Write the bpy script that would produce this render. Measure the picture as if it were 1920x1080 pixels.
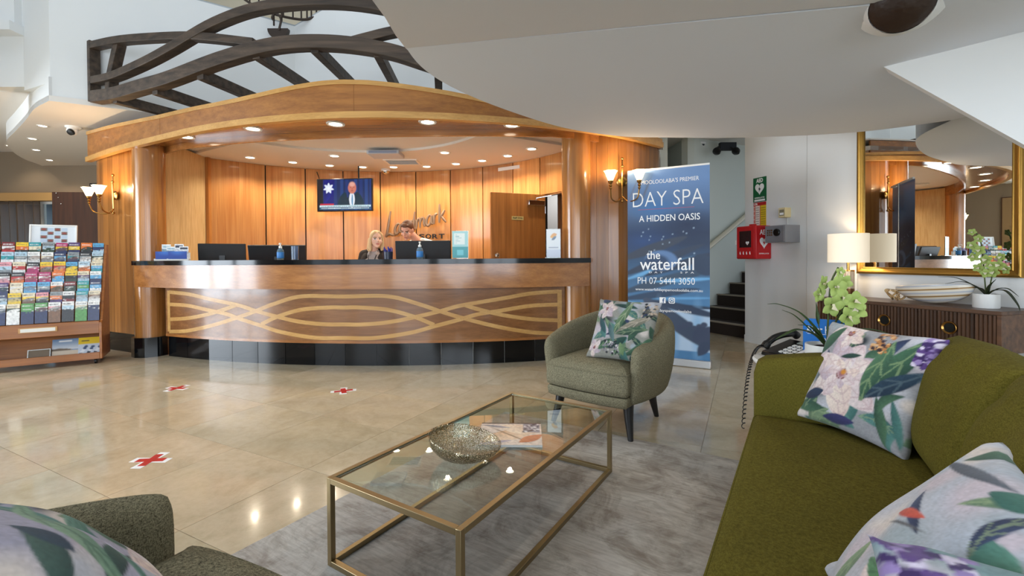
import bpy, bmesh, math, random
import numpy as np
from mathutils import Vector, Matrix
PI = math.pi
random.seed(7)
S = bpy.context.scene
COL = S.collection
for o in list(bpy.data.objects):
    bpy.data.objects.remove(o)

# ------------------------------------------------------------------ camera
CAM_F, CAM_H, CAM_ROLL, CAM_PITCH = 858.0, 1.08, 0.0065, math.radians(0.7)
cam_d = bpy.data.cameras.new('camera')
cam = bpy.data.objects.new('camera', cam_d)
COL.objects.link(cam)
cam_d.sensor_width = 36.0
cam_d.lens = 36.0 * CAM_F / 1920.0
cam_d.shift_y = -(540.0 - 495.98) / 1920.0
cam_d.clip_start = 0.05
cam.matrix_world = (Matrix.Translation((0, 0, CAM_H)) @ Matrix.Rotation(PI / 2 - CAM_PITCH, 4, 'X')
                    @ Matrix.Rotation(-CAM_ROLL, 4, 'Z'))
S.camera = cam

# ------------------------------------------------------------------ world, exposure, daylight
w = bpy.data.worlds.new('daylight')
S.world = w
w.use_nodes = True
bg = w.node_tree.nodes['Background']
bg.inputs['Color'].default_value = (0.72, 0.84, 1.0, 1)
bg.inputs['Strength'].default_value = 1.0
S.view_settings.view_transform = 'Standard'
S.view_settings.look = 'None'
S.view_settings.exposure = 0.0
S.view_settings.gamma = 1.0
S.view_settings.use_curve_mapping = False
S.cycles.max_bounces = 10
S.cycles.diffuse_bounces = 5
S.cycles.glossy_bounces = 5
S.cycles.transmission_bounces = 8
S.cycles.caustics_reflective = False
S.cycles.caustics_refractive = False
S.cycles.sample_clamp_indirect = 6.0
S.cycles.use_denoising = True


def area(name, loc, rot, sx, sy, watts, col):
    l = bpy.data.lights.new(name, 'AREA')
    l.shape = 'RECTANGLE'
    l.size, l.size_y, l.energy, l.color = sx, sy, watts, col
    o = bpy.data.objects.new(name, l)
    o.location = loc
    o.rotation_euler = rot
    COL.objects.link(o)
    return o


DAY = (0.80, 0.90, 1.0)
for i, x in enumerate((-7.0, -4.6, -2.2, 0.2, 2.6)):      # daylight through the five tall windows behind the camera
    area('window_daylight', (x, -4.15, 1.55), (PI / 2, 0, 0), 2.0, 2.7, (30, 40, 90, 120, 120)[i], DAY)
for y in (-0.4, 0.95, 2.3):                              # the glazed entrance in the left wall
    area('entrance_daylight', (-9.38, y, 1.5), (0, -PI / 2, 0), 2.7, 1.15, 165, DAY)
area('skylight_daylight', (-4.2, 2.2, 7.45), (0, 0, 0), 6.0, 5.0, 70, DAY)   # roof light over the lobby void

# ------------------------------------------------------------------ helpers


def lin(c):
    return tuple(((v / 255.0) / 12.92 if v / 255.0 <= 0.04045 else ((v / 255.0 + 0.055) / 1.055) ** 2.4) for v in c[:3])


def C4(c):
    return (*lin(c), 1.0)


def mat(name, c, rough=0.5, metal=0.0, spec=0.5, trans=0.0, ior=1.45, emit=None, es=0.0, coat=0.0, sheen=0.0, bump=None):
    m = bpy.data.materials.new(name)
    m.use_nodes = True
    nt = m.node_tree
    b = nt.nodes['Principled BSDF']
    b.inputs['Base Color'].default_value = C4(c)
    b.inputs['Roughness'].default_value = rough
    b.inputs['Metallic'].default_value = metal
    b.inputs['Specular IOR Level'].default_value = spec
    b.inputs['Transmission Weight'].default_value = trans
    b.inputs['IOR'].default_value = ior
    b.inputs['Coat Weight'].default_value = coat
    b.inputs['Coat Roughness'].default_value = 0.1
    b.inputs['Sheen Weight'].default_value = sheen
    if emit:
        b.inputs['Emission Color'].default_value = C4(emit)
        b.inputs['Emission Strength'].default_value = es
    if bump:
        n = nt.nodes.new('ShaderNodeTexNoise')
        n.inputs['Scale'].default_value = bump[0]
        bp = nt.nodes.new('ShaderNodeBump')
        bp.inputs['Strength'].default_value = bump[1]
        bp.inputs['Distance'].default_value = bump[2] if len(bump) > 2 else 0.01
        tc = nt.nodes.new('ShaderNodeTexCoord')
        nt.links.new(tc.outputs['Object'], n.inputs['Vector'])
        nt.links.new(n.outputs['Fac'], bp.inputs['Height'])
        nt.links.new(bp.outputs['Normal'], b.inputs['Normal'])
    return m


def ramp(nt, fac, stops):
    r = nt.nodes.new('ShaderNodeValToRGB')
    el = r.color_ramp.elements
    while len(el) < len(stops):
        el.new(0.5)
    for e, (p, c) in zip(el, stops):
        e.position = p
        e.color = C4(c)
    nt.links.new(fac, r.inputs['Fac'])
    return r.outputs['Color']


def noise(nt, vec, scale, stretch=(1, 1, 1), detail=4.0, rough=0.55, dist=0.0):
    mp = nt.nodes.new('ShaderNodeMapping')
    mp.inputs['Scale'].default_value = stretch
    nt.links.new(vec, mp.inputs['Vector'])
    n = nt.nodes.new('ShaderNodeTexNoise')
    n.inputs['Scale'].default_value = scale
    n.inputs['Detail'].default_value = detail
    n.inputs['Roughness'].default_value = rough
    n.inputs['Distortion'].default_value = dist
    nt.links.new(mp.outputs['Vector'], n.inputs['Vector'])
    return n.outputs['Fac']


def mixc(nt, fac, a, b, mode='MIX'):
    m = nt.nodes.new('ShaderNodeMix')
    m.data_type = 'RGBA'
    m.blend_type = mode
    for sock, v in ((m.inputs[0], fac), (m.inputs[6], a), (m.inputs[7], b)):
        if hasattr(v, 'is_linked'):
            nt.links.new(v, sock)
        else:
            sock.default_value = v
    return m.outputs[2]


def wood(name, cd, cl, axis='Z', scale=1.0, rough=0.32, coat=0.25, var=0.25):
    """straight grained veneer; grain runs along the given object axis, every board a little different"""
    m = mat(name, cl, rough, coat=coat)
    nt = m.node_tree
    b = nt.nodes['Principled BSDF']
    tc = nt.nodes.new('ShaderNodeTexCoord')
    oi = nt.nodes.new('ShaderNodeObjectInfo')
    add = nt.nodes.new('ShaderNodeVectorMath')
    add.operation = 'ADD'
    sc = nt.nodes.new('ShaderNodeVectorMath')
    sc.operation = 'SCALE'
    sc.inputs[0].default_value = (7.0, 9.0, 5.0)
    nt.links.new(oi.outputs['Random'], sc.inputs['Scale'])
    nt.links.new(tc.outputs['Object'], add.inputs[0])
    nt.links.new(sc.outputs[0], add.inputs[1])
    st = {'X': (0.5, 9, 9), 'Y': (9, 0.5, 9), 'Z': (9, 9, 0.5)}[axis]
    st2 = {'X': (0.7, 60, 60), 'Y': (60, 0.7, 60), 'Z': (60, 60, 0.7)}[axis]
    f1 = noise(nt, add.outputs[0], scale, st, 3, 0.5, 0.3)
    f2 = noise(nt, add.outputs[0], scale, st2, 3, 0.6)
    c1 = ramp(nt, f1, ((0.3, cd), (0.7, cl)))
    dk = tuple(int(v * 0.78) for v in cd)
    c2 = ramp(nt, f2, ((0.35, dk), (0.62, (255, 255, 255))))
    c = mixc(nt, 0.22, c1, c2, 'MULTIPLY')
    mr = nt.nodes.new('ShaderNodeMapRange')
    mr.inputs['To Min'].default_value = 1.0 - var
    mr.inputs['To Max'].default_value = 1.0 + var * 0.3
    nt.links.new(oi.outputs['Random'], mr.inputs['Value'])
    hs = nt.nodes.new('ShaderNodeHueSaturation')
    nt.links.new(mr.outputs['Result'], hs.inputs['Value'])
    nt.links.new(c, hs.inputs['Color'])
    nt.links.new(hs.outputs['Color'], b.inputs['Base Color'])
    return m


def cloth(name, cd, cl, scale=600, rough=0.9, sheen=0.3, bstr=0.5, cross=True):
    m = mat(name, cl, rough, sheen=sheen, spec=0.2)
    nt = m.node_tree
    b = nt.nodes['Principled BSDF']
    tc = nt.nodes.new('ShaderNodeTexCoord')
    v = tc.outputs['Object']
    a = noise(nt, v, scale * 0.16, (1, 1, 5), 2, 0.7)
    d = noise(nt, v, scale * 0.16, (5, 5, 1), 2, 0.7)
    mx = nt.nodes.new('ShaderNodeMath')
    mx.operation = 'ADD'
    nt.links.new(a, mx.inputs[0])
    nt.links.new(d, mx.inputs[1])
    hf = nt.nodes.new('ShaderNodeMath')
    hf.operation = 'MULTIPLY'
    hf.inputs[1].default_value = 0.5
    nt.links.new(mx.outputs[0], hf.inputs[0])
    col = ramp(nt, hf.outputs[0], ((0.38, cd), (0.62, cl)))
    big = noise(nt, v, 4.0, (1, 1, 1), 3)
    col = mixc(nt, 0.25, col, ramp(nt, big, ((0.3, (150, 150, 150)), (0.7, (255, 255, 255)))), 'MULTIPLY')
    nt.links.new(col, b.inputs['Base Color'])
    bp = nt.nodes.new('ShaderNodeBump')
    bp.inputs['Strength'].default_value = bstr
    bp.inputs['Distance'].default_value = 0.002
    nt.links.new(hf.outputs[0], bp.inputs['Height'])
    nt.links.new(bp.outputs['Normal'], b.inputs['Normal'])
    return m


def print_mat(name, rough=0.45, emit=0.0, sheen=0.0):
    """shows the colours printed on the mesh (colour attribute 'ink')"""
    m = mat(name, (255, 255, 255), rough, sheen=sheen)
    nt = m.node_tree
    b = nt.nodes['Principled BSDF']
    at = nt.nodes.new('ShaderNodeVertexColor')
    at.layer_name = 'ink'
    if emit:
        b.inputs['Base Color'].default_value = (0.01, 0.01, 0.01, 1)
        nt.links.new(at.outputs['Color'], b.inputs['Emission Color'])
        b.inputs['Emission Strength'].default_value = emit
    else:
        nt.links.new(at.outputs['Color'], b.inputs['Base Color'])
    return m


class MB:
    """collects shapes; build() links them as ONE mesh object"""

    def __init__(s):
        s.v, s.f, s.sm, s.ink = [], [], [], None

    def add(s, vs, fs, smooth=False):
        n = len(s.v)
        s.v.extend([tuple(float(q) for q in p) for p in vs])
        for f in fs:
            s.f.append(tuple(i + n for i in f))
            s.sm.append(smooth)
        return s

    def box(s, c, d, rz=0.0, M=None):
        x, y, z = (q / 2 for q in d)
        vs = [Vector((a * x, b * y, e * z)) for a in (-1, 1) for b in (-1, 1) for e in (-1, 1)]
        R = Matrix.Rotation(rz, 3, 'Z') if M is None else M
        vs = [R @ p + Vector(c) for p in vs]
        return s.add(vs, [(0, 1, 3, 2), (4, 6, 7, 5), (0, 4, 5, 1), (2, 3, 7, 6), (0, 2, 6, 4), (1, 5, 7, 3)])

    def bx(s, x0, x1, y0, y1, z0, z1):
        return s.box(((x0 + x1) / 2, (y0 + y1) / 2, (z0 + z1) / 2), (abs(x1 - x0), abs(y1 - y0), abs(z1 - z0)))

    def prism(s, poly, z0, z1):
        n = len(poly)
        ar = sum(poly[i][0] * poly[(i + 1) % n][1] - poly[(i + 1) % n][0] * poly[i][1] for i in range(n))
        if ar < 0:
            poly = poly[::-1]
        vs = [(p[0], p[1], z0) for p in poly] + [(p[0], p[1], z1) for p in poly]
        fs = [tuple(range(n))[::-1], tuple(range(n, 2 * n))]
        fs += [(i, (i + 1) % n, n + (i + 1) % n, n + i) for i in range(n)]
        return s.add(vs, fs)

    def strip(s, P, Q, smooth=True, close=False):
        """quads between two equally long 3d polylines"""
        n = len(P)
        k = n if close else n - 1
        return s.add(list(P) + list(Q), [(i, (i + 1) % n, n + (i + 1) % n, n + i) for i in range(k)], smooth)

    def shell(s, plan, z0, z1, th, smooth=True):
        """upright sheet along a plan curve; th>0 thickens to the left of travel; z0,z1 numbers or lists"""
        n = len(plan)
        off = offset(plan, th)
        z0 = z0 if hasattr(z0, '__len__') else [z0] * n
        z1 = z1 if hasattr(z1, '__len__') else [z1] * n
        A = [(p[0], p[1], a) for p, a in zip(plan, z0)]
        B = [(p[0], p[1], a) for p, a in zip(plan, z1)]
        D = [(p[0], p[1], a) for p, a in zip(off, z1)]
        E = [(p[0], p[1], a) for p, a in zip(off, z0)]
        for a, b in ((A, B), (B, D), (D, E), (E, A)):
            s.strip(a, b, smooth)
        for i in (0, n - 1):
            q = [A[i], B[i], D[i], E[i]]
            s.add(q, [(0, 1, 2, 3)])
        return s

    def tube(s, path, r, n=8, close=False, caps=True, flat=1.0):
        path = [Vector(p) for p in path]
        m = len(path)
        rs = r if hasattr(r, '__len__') else [r] * m
        vs = []
        prev = None
        for i, p in enumerate(path):
            if close:
                t = path[(i + 1) % m] - path[i - 1]
            else:
                t = path[min(i + 1, m - 1)] - path[max(i - 1, 0)]
            t.normalize()
            if prev is None:
                a = Vector((0, 0, 1)) if abs(t.z) < 0.9 else Vector((1, 0, 0))
                nrm = (a - t * a.dot(t)).normalized()
            else:
                nrm = (prev - t * prev.dot(t))
                nrm = nrm.normalized() if nrm.length > 1e-6 else Vector((1, 0, 0))
            prev = nrm
            bi = t.cross(nrm)
            for k in range(n):
                an = 2 * PI * k / n
                vs.append(p + nrm * (math.cos(an) * rs[i]) + bi * (math.sin(an) * rs[i] * flat))
        fs = []
        for i in range(m if close else m - 1):
            j = (i + 1) % m
            for k in range(n):
                l = (k + 1) % n
                fs.append((i * n + k, i * n + l, j * n + l, j * n + k))
        if caps and not close:
            fs.append(tuple(range(n))[::-1])
            fs.append(tuple((m - 1) * n + k for k in range(n)))
        return s.add(vs, fs, True)

    def lathe(s, prof, c=(0, 0, 0), n=24, sx=1.0, sy=1.0, M=None, caps=True):
        """profile of (radius, height) turned about z"""
        vs = []
        for (r, z) in prof:
            for k in range(n):
                a = 2 * PI * k / n
                p = Vector((r * math.cos(a) * sx, r * math.sin(a) * sy, z))
                if M is not None:
                    p = M @ p
                vs.append(p + Vector(c))
        fs = []
        for i in range(len(prof) - 1):
            for k in range(n):
                l = (k + 1) % n
                fs.append((i * n + k, i * n + l, (i + 1) * n + l, (i + 1) * n + k))
        if caps and prof[0][0] > 1e-6:
            fs.append(tuple(range(n))[::-1])
        if caps and prof[-1][0] > 1e-6:
            fs.append(tuple((len(prof) - 1) * n + k for k in range(n)))
        return s.add(vs, fs, True)

    def grid(s, fn, nu, nv, smooth=True, cu=False):
        vs = [fn(i / (nu if cu else nu - 1), j / (nv - 1)) for j in range(nv) for i in range(nu)]
        fs = []
        for j in range(nv - 1):
            for i in range(nu if cu else nu - 1):
                k = (i + 1) % nu
                fs.append((j * nu + i, j * nu + k, (j + 1) * nu + k, (j + 1) * nu + i))
        return s.add(vs, fs, smooth)

    def ball(s, c, r, n=12, m=8, sq=(1, 1, 1)):
        prof = [(max(r * math.sin(PI * i / m), 1e-7), -r * math.cos(PI * i / m)) for i in range(m + 1)]
        return s.lathe([(a * 1.0, b * sq[2]) for a, b in prof], c, n, sq[0], sq[1])

    def mesh(s, name, weld=False, sharp=35, fix=True):
        me = bpy.data.meshes.new(name)
        me.from_pydata(s.v, [], s.f)
        me.polygons.foreach_set('use_smooth', s.sm)
        if fix or weld:
            bm = bmesh.new()
            bm.from_mesh(me)
            if weld:
                bmesh.ops.remove_doubles(bm, verts=bm.verts, dist=1e-5)
            if fix:
                bmesh.ops.recalc_face_normals(bm, faces=bm.faces)
            bm.to_mesh(me)
            bm.free()
        if sharp and any(s.sm):
            me.set_sharp_from_angle(angle=math.radians(sharp))
        me.update()
        return me

    def build(s, name, m, parent=None, bev=0.0, weld=False, sharp=35, fix=True, kind=None):
        return link(name, s.mesh(name, weld, sharp, fix), m, parent, bev, kind)


def link(name, me, m, parent=None, bev=0.0, kind=None):
    o = bpy.data.objects.new(name, me)
    COL.objects.link(o)
    if m is not None and not me.materials:
        me.materials.append(m)
    if parent is not None:
        o.parent = parent
    if bev:
        b = o.modifiers.new('edge', 'BEVEL')
        b.width = bev
        b.segments = 2
        b.limit_method = 'ANGLE'
        b.angle_limit = math.radians(40)
        for p in me.polygons:
            p.use_smooth = True
        me.set_sharp_from_angle(angle=math.radians(35))
    if kind:
        o['kind'] = kind
    return o


def offset(plan, d):
    n = len(plan)
    out = []
    for i in range(n):
        a = Vector(plan[max(i - 1, 0)][:2])
        b = Vector(plan[min(i + 1, n - 1)][:2])
        t = (b - a).normalized()
        out.append((plan[i][0] - t.y * d, plan[i][1] + t.x * d))
    return out


def spline(P, n=8):
    """Catmull-Rom through points of any dimension"""
    P = [np.array(p, float) for p in P]
    Q = [2 * P[0] - P[1]] + P + [2 * P[-1] - P[-2]]
    out = []
    for i in range(1, len(Q) - 2):
        a, b, c, d = Q[i - 1:i + 3]
        for k in range(n):
            t = k / n
            out.append(0.5 * (2 * b + (c - a) * t + (2 * a - 5 * b + 4 * c - d) * t * t + (3 * b - a - 3 * c + d) * t ** 3))
    out.append(P[-1])
    return [tuple(p) for p in out]


def arc(c, r, a0, a1, n):
    return [(c[0] + r * math.cos(a0 + (a1 - a0) * i / (n - 1)), c[1] + r * math.sin(a0 + (a1 - a0) * i / (n - 1))) for i in range(n)]


def tag(o, label, cat, group=None, kind=None):
    o['label'] = label
    o['category'] = cat
    if group:
        o['group'] = group
    if kind:
        o['kind'] = kind
    return o


def thing(name, label, cat, loc=(0, 0, 0), rz=0.0, group=None, rot=None):
    o = bpy.data.objects.new(name, None)
    o.empty_display_size = 0.1
    COL.objects.link(o)
    o.location = loc
    o.rotation_euler = rot if rot else (0, 0, rz)
    return tag(o, label, cat, group)


def struct(o, label=None):
    o['kind'] = 'structure'
    if label:
        o['label'] = label
    return o


def copy_tree(src, loc=None, rz=None, label=None, parent=None):
    c = src.copy()
    COL.objects.link(c)
    if parent is not None:
        c.parent = parent
    for ch in [x for x in bpy.data.objects if x.parent == src]:
        copy_tree(ch, parent=c)
    if loc is not None:
        c.location = loc
    if rz is not None:
        c.rotation_euler = (0, 0, rz)
    if label:
        c['label'] = label
    return c


def text_mesh(body, w=None, h=None, depth=0.001, bold=0.0, shear=0.0, align='CENTER'):
    cu = bpy.data.curves.new('lettering', 'FONT')
    cu.body = body
    cu.size = 1.0
    cu.extrude = 0.5
    cu.offset = bold
    cu.shear = shear
    cu.resolution_u = 3
    ob = bpy.data.objects.new('lettering', cu)
    COL.objects.link(ob)
    bpy.context.view_layer.update()
    me = bpy.data.meshes.new_from_object(ob)
    bpy.data.objects.remove(ob)
    bpy.data.curves.remove(cu)
    n = len(me.vertices)
    a = np.zeros(n * 3)
    me.vertices.foreach_get('co', a)
    a = a.reshape(-1, 3)
    lo, hi = a.min(0), a.max(0)
    sx = w / (hi[0] - lo[0]) if w else None
    sy = h / (hi[1] - lo[1]) if h else None
    sx = sx or sy
    sy = sy or sx
    b = np.zeros_like(a)
    x = a[:, 0] - {'CENTER': (lo[0] + hi[0]) / 2, 'LEFT': lo[0], 'RIGHT': hi[0]}[align]
    b[:, 0] = x * sx
    b[:, 2] = (a[:, 1] - (lo[1] + hi[1]) / 2) * sy
    b[:, 1] = -(a[:, 2] + 0.5) * depth          # proud of the surface, towards local -y
    me.vertices.foreach_set('co', b.ravel())
    me.update()
    return me


def text(name, body, m, parent, loc, w=None, h=None, depth=0.001, bold=0.0, shear=0.0, align='CENTER', rot=0.0):
    me = text_mesh(body, w, h, depth, bold, shear, align)
    me.materials.clear()
    o = link(name, me, m, parent)
    o.location = loc
    if rot:
        o.rotation_euler = (0, -rot, 0)
    return o


# ------------------------------------------------------------------ painting printed designs
def canvas(nx, ny, c):
    cv = np.zeros((ny, nx, 3))
    cv[:] = lin(c)
    yy, xx = np.mgrid[0:ny, 0:nx]
    return cv, (xx + 0.5) / nx, (yy + 0.5) / ny      # v grows upwards


def blend(cv, mask, c):
    col = np.array(lin(c)) if not isinstance(c, np.ndarray) else c
    cv[:] = cv * (1 - mask[..., None]) + col * mask[..., None]


def rect(K, x0, x1, y0, y1, c):
    cv, X, Y = K
    blend(cv, ((X >= x0) & (X <= x1) & (Y >= y0) & (Y <= y1)).astype(float), c)


def disc(K, x, y, r, c, ry=None, asp=1.0, soft=0.0):
    cv, X, Y = K
    d = np.sqrt(((X - x) * asp / r) ** 2 + ((Y - y) / (ry or r)) ** 2)
    m = np.clip((1 - d) / max(soft, 1e-3), 0, 1)
    blend(cv, m, c)


def leaf(K, p, q, w, c1, c2, vein=None, pw=0.8, asp=1.0, bend=0.0):
    cv, X, Y = K
    dx, dy = (q[0] - p[0]) * asp, q[1] - p[1]
    L = math.hypot(dx, dy)
    ux, uy = dx / L, dy / L
    a = ((X - p[0]) * asp * ux + (Y - p[1]) * uy) / L
    s = -(X - p[0]) * asp * uy + (Y - p[1]) * ux + bend * np.sin(PI * np.clip(a, 0, 1))
    wid = w * np.sin(PI * np.clip(a, 0, 1)) ** pw
    m = np.clip((wid - np.abs(s)) / 0.008, 0, 1) * ((a > 0) & (a < 1))
    t = np.clip(0.5 + 0.5 * s / (w + 1e-6), 0, 1)[..., None] * 0.6 + 0.4 * np.clip(a, 0, 1)[..., None]
    col = np.array(lin(c1)) * (1 - t) + np.array(lin(c2)) * t
    cv[:] = cv * (1 - m[..., None]) + col * m[..., None]
    if vein:
        r = np.sin((a * 22 + np.abs(s) / w * 5)) > 0.86
        mv = m * ((np.abs(s) < 0.006) | (r & (np.abs(s) < wid * 0.85))) * 0.55
        blend(cv, mv, vein)


def speckle(K, amt, seed):
    r = np.random.RandomState(seed)
    n = r.rand(*K[0].shape[:2])
    for _ in range(2):
        n = (n + np.roll(n, 1, 0) + np.roll(n, 1, 1)) / 3 * 1.0
    n = (n - n.mean()) / (n.std() + 1e-9)
    K[0][:] = np.clip(K[0] * (1 + amt * n[..., None]), 0, 1)


def sample(cv, u, v):
    ny, nx = cv.shape[:2]
    x = np.clip(u * nx - 0.5, 0, nx - 1.001)
    y = np.clip(v * ny - 0.5, 0, ny - 1.001)
    i, j = x.astype(int), y.astype(int)
    fx, fy = (x - i)[..., None], (y - j)[..., None]
    i1, j1 = np.minimum(i + 1, nx - 1), np.minimum(j + 1, ny - 1)
    return (cv[j, i] * (1 - fx) + cv[j, i1] * fx) * (1 - fy) + (cv[j1, i] * (1 - fx) + cv[j1, i1] * fx) * fy


def set_ink(me, rgb):
    a = me.color_attributes.new('ink', 'FLOAT_COLOR', 'POINT')
    n = len(me.vertices)
    out = np.ones((n, 4))
    out[:, :3] = rgb
    a.data.foreach_set('color', out.ravel())


def sheet(name, K, w, h, m, parent=None, loc=(0, 0, 0), res=None, curve=None):
    """flat print w x h in local xz, centred in x, bottom at z=0, facing local -y"""
    ny, nx = K[0].shape[:2]
    if res:
        nx, ny = res
    us, vs = np.meshgrid(np.linspace(0, 1, nx + 1), np.linspace(0, 1, ny + 1))
    us, vs = us.ravel(), vs.ravel()
    P = np.stack([(us - 0.5) * w, np.zeros_like(us), vs * h], 1)
    if curve:
        P[:, 1] = curve(us, vs)
    fs = [(j * (nx + 1) + i, j * (nx + 1) + i + 1, (j + 1) * (nx + 1) + i + 1, (j + 1) * (nx + 1) + i) for j in range(ny) for i in range(nx)]
    me = bpy.data.meshes.new(name)
    me.from_pydata(P.tolist(), [], fs)
    set_ink(me, sample(K[0], us, vs))
    me.update()
    o = link(name, me, m, parent)
    o.location = loc
    return o
# ------------------------------------------------------------------ materials
M = {}
M['white'] = mat('painted_plaster', (226, 227, 226), 0.7, bump=(60, 0.05, 0.002))
M['cream'] = mat('cream_plaster', (224, 212, 188), 0.8)
M['ceil'] = mat('ceiling_paint', (226, 220, 212), 0.85)
M['slab'] = mat('soffit_paint', (222, 226, 234), 0.85)
M['taupe'] = mat('taupe_paint', (138, 122, 102), 0.8)
M['greywall'] = mat('stair_paint', (205, 208, 198), 0.75)
M['black'] = mat('black_plastic', (14, 14, 15), 0.35)
M['screenback'] = mat('matt_black', (18, 19, 22), 0.5)
M['granite'] = mat('black_granite', (12, 14, 17), 0.08, spec=0.4)
M['whitep'] = mat('white_plastic', (235, 235, 232), 0.4)
M['paper'] = mat('paper', (236, 236, 232), 0.7)
M['chrome'] = mat('chrome', (215, 215, 215), 0.12, 1.0)
M['brass'] = mat('aged_brass', (176, 132, 72), 0.25, 1.0)
M['gold'] = mat('champagne_metal', (158, 140, 106), 0.38, 1.0)
M['gilt'] = mat('gilt_frame', (170, 130, 62), 0.36, 0.85, bump=(40, 0.25, 0.003))
M['glass'] = mat('clear_glass', (236, 244, 240), 0.02, trans=1.0, ior=1.45)
M['tglass'] = mat('table_glass', (226, 240, 233), 0.0, trans=1.0, ior=1.5)
M['mirror'] = mat('mirror_silver', (232, 234, 232), 0.005, 1.0)
M['wallwood'] = wood('honey_veneer', (196, 126, 62), (222, 160, 92), 'Z', 2.0, 0.35)
M['colwood'] = wood('column_veneer', (150, 96, 46), (186, 128, 68), 'Z', 2.0, 0.22, 0.5, 0.1)
M['sidewood'] = wood('wall_veneer', (146, 92, 40), (186, 124, 60), 'Z', 2.0, 0.28, 0.4, 0.3)
M['bandwood'] = wood('band_veneer', (146, 92, 46), (182, 122, 66), 'X', 2.0, 0.22, 0.5, 0.1)
M['fascwood'] = wood('fascia_veneer', (146, 92, 42), (178, 118, 56), 'X', 2.0, 0.45, 0.1, 0.15)
M['lightwood'] = wood('pale_trim', (196, 146, 80), (214, 166, 98), 'X', 2.0, 0.3, 0.3, 0.08)
M['inlay'] = wood('pale_inlay', (198, 150, 84), (216, 172, 108), 'X', 2.0, 0.3, 0.3, 0.05)
M['panelwood'] = wood('front_veneer', (128, 82, 46), (158, 108, 64), 'X', 2.0, 0.25, 0.4, 0.1)
M['doorwood'] = wood('door_veneer', (142, 90, 42), (172, 112, 56), 'Z', 2.0, 0.35, 0.2, 0.05)
M['darkdoor'] = wood('dark_door', (58, 30, 12), (80, 44, 20), 'Z', 2.0, 0.65, 0.0, 0.05)
M['beam'] = wood('dark_beam', (52, 42, 34), (92, 76, 62), 'X', 2.5, 0.55, 0.0, 0.2)
M['walnut'] = wood('walnut', (70, 46, 30), (116, 80, 54), 'X', 2.5, 0.4, 0.1, 0.2)
M['slat'] = wood('walnut_slat', (64, 42, 28), (112, 78, 54), 'Z', 2.5, 0.45, 0.1, 0.45)
M['standwood'] = wood('display_veneer', (146, 88, 38), (180, 114, 54), 'X', 2.0, 0.35, 0.2, 0.1)
M['lamp'] = mat('lamp_lens', (255, 250, 240), 0.4, emit=(255, 236, 205), es=14.0)
M['lampcool'] = mat('lamp_lens_small', (255, 250, 240), 0.4, emit=(255, 240, 215), es=9.0)
M['ink'] = print_mat('printed_card', 0.4)
M['inkgloss'] = print_mat('glossy_print', 0.25)
M['inkcloth'] = print_mat('printed_cotton', 0.9, sheen=0.15)
M['inkscreen'] = print_mat('screen_picture', 0.2, emit=1.0)
M['red'] = mat('red_paint', (196, 30, 34), 0.35)
M['ink_white'] = mat('white_print', (245, 245, 245), 0.6)
M['ink_black'] = mat('black_print', (20, 20, 20), 0.6)
M['ink_red'] = mat('red_print', (190, 30, 34), 0.6)


def fabric_wall():
    m = mat('woven_wallcover', (205, 172, 120), 0.85)
    nt = m.node_tree
    tc = nt.nodes.new('ShaderNodeTexCoord')
    f = noise(nt, tc.outputs['Object'], 6, (8, 8, 0.6), 4, 0.6)
    nt.links.new(ramp(nt, f, ((0.3, (190, 156, 104)), (0.7, (214, 184, 134)))), nt.nodes['Principled BSDF'].inputs['Base Color'])
    return m


M['weave'] = fabric_wall()


def stone_floor(name, rnd=True):
    m = mat(name, (196, 176, 146), 0.1, spec=0.5, coat=0.35)
    nt = m.node_tree
    b = nt.nodes['Principled BSDF']
    b.inputs['Coat Roughness'].default_value = 0.06
    tc = nt.nodes.new('ShaderNodeTexCoord')
    oi = nt.nodes.new('ShaderNodeObjectInfo')
    add = nt.nodes.new('ShaderNodeVectorMath')
    add.operation = 'ADD'
    nt.links.new(tc.outputs['Object'], add.inputs[0])
    nt.links.new(oi.outputs['Location'], add.inputs[1])
    f = noise(nt, add.outputs[0], 3.0, (1, 1, 1), 8, 0.62, 1.2)
    f2 = noise(nt, add.outputs[0], 26.0, (1, 1, 1), 5, 0.7)
    c = ramp(nt, f, ((0.3, (190, 178, 152)), (0.5, (206, 194, 170)), (0.72, (214, 202, 180))))
    c = mixc(nt, 0.14, c, ramp(nt, f2, ((0.32, (168, 150, 122)), (0.6, (255, 255, 255)))), 'MULTIPLY')
    t = ramp(nt, oi.outputs['Random'], ((0.0, (240, 237, 228)), (0.35, (250, 248, 242)), (0.7, (255, 253, 249)), (1.0, (255, 244, 232))))
    c = mixc(nt, 1.0, c, t, 'MULTIPLY')
    nt.links.new(c, b.inputs['Base Color'])
    rr = nt.nodes.new('ShaderNodeMapRange')
    rr.inputs['To Min'].default_value = 0.08
    rr.inputs['To Max'].default_value = 0.2
    nt.links.new(f, rr.inputs['Value'])
    nt.links.new(rr.outputs['Result'], b.inputs['Roughness'])
    return m


M['stone'] = stone_floor('honed_limestone')
M['grout'] = mat('grout', (168, 152, 126), 0.5)

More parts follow.
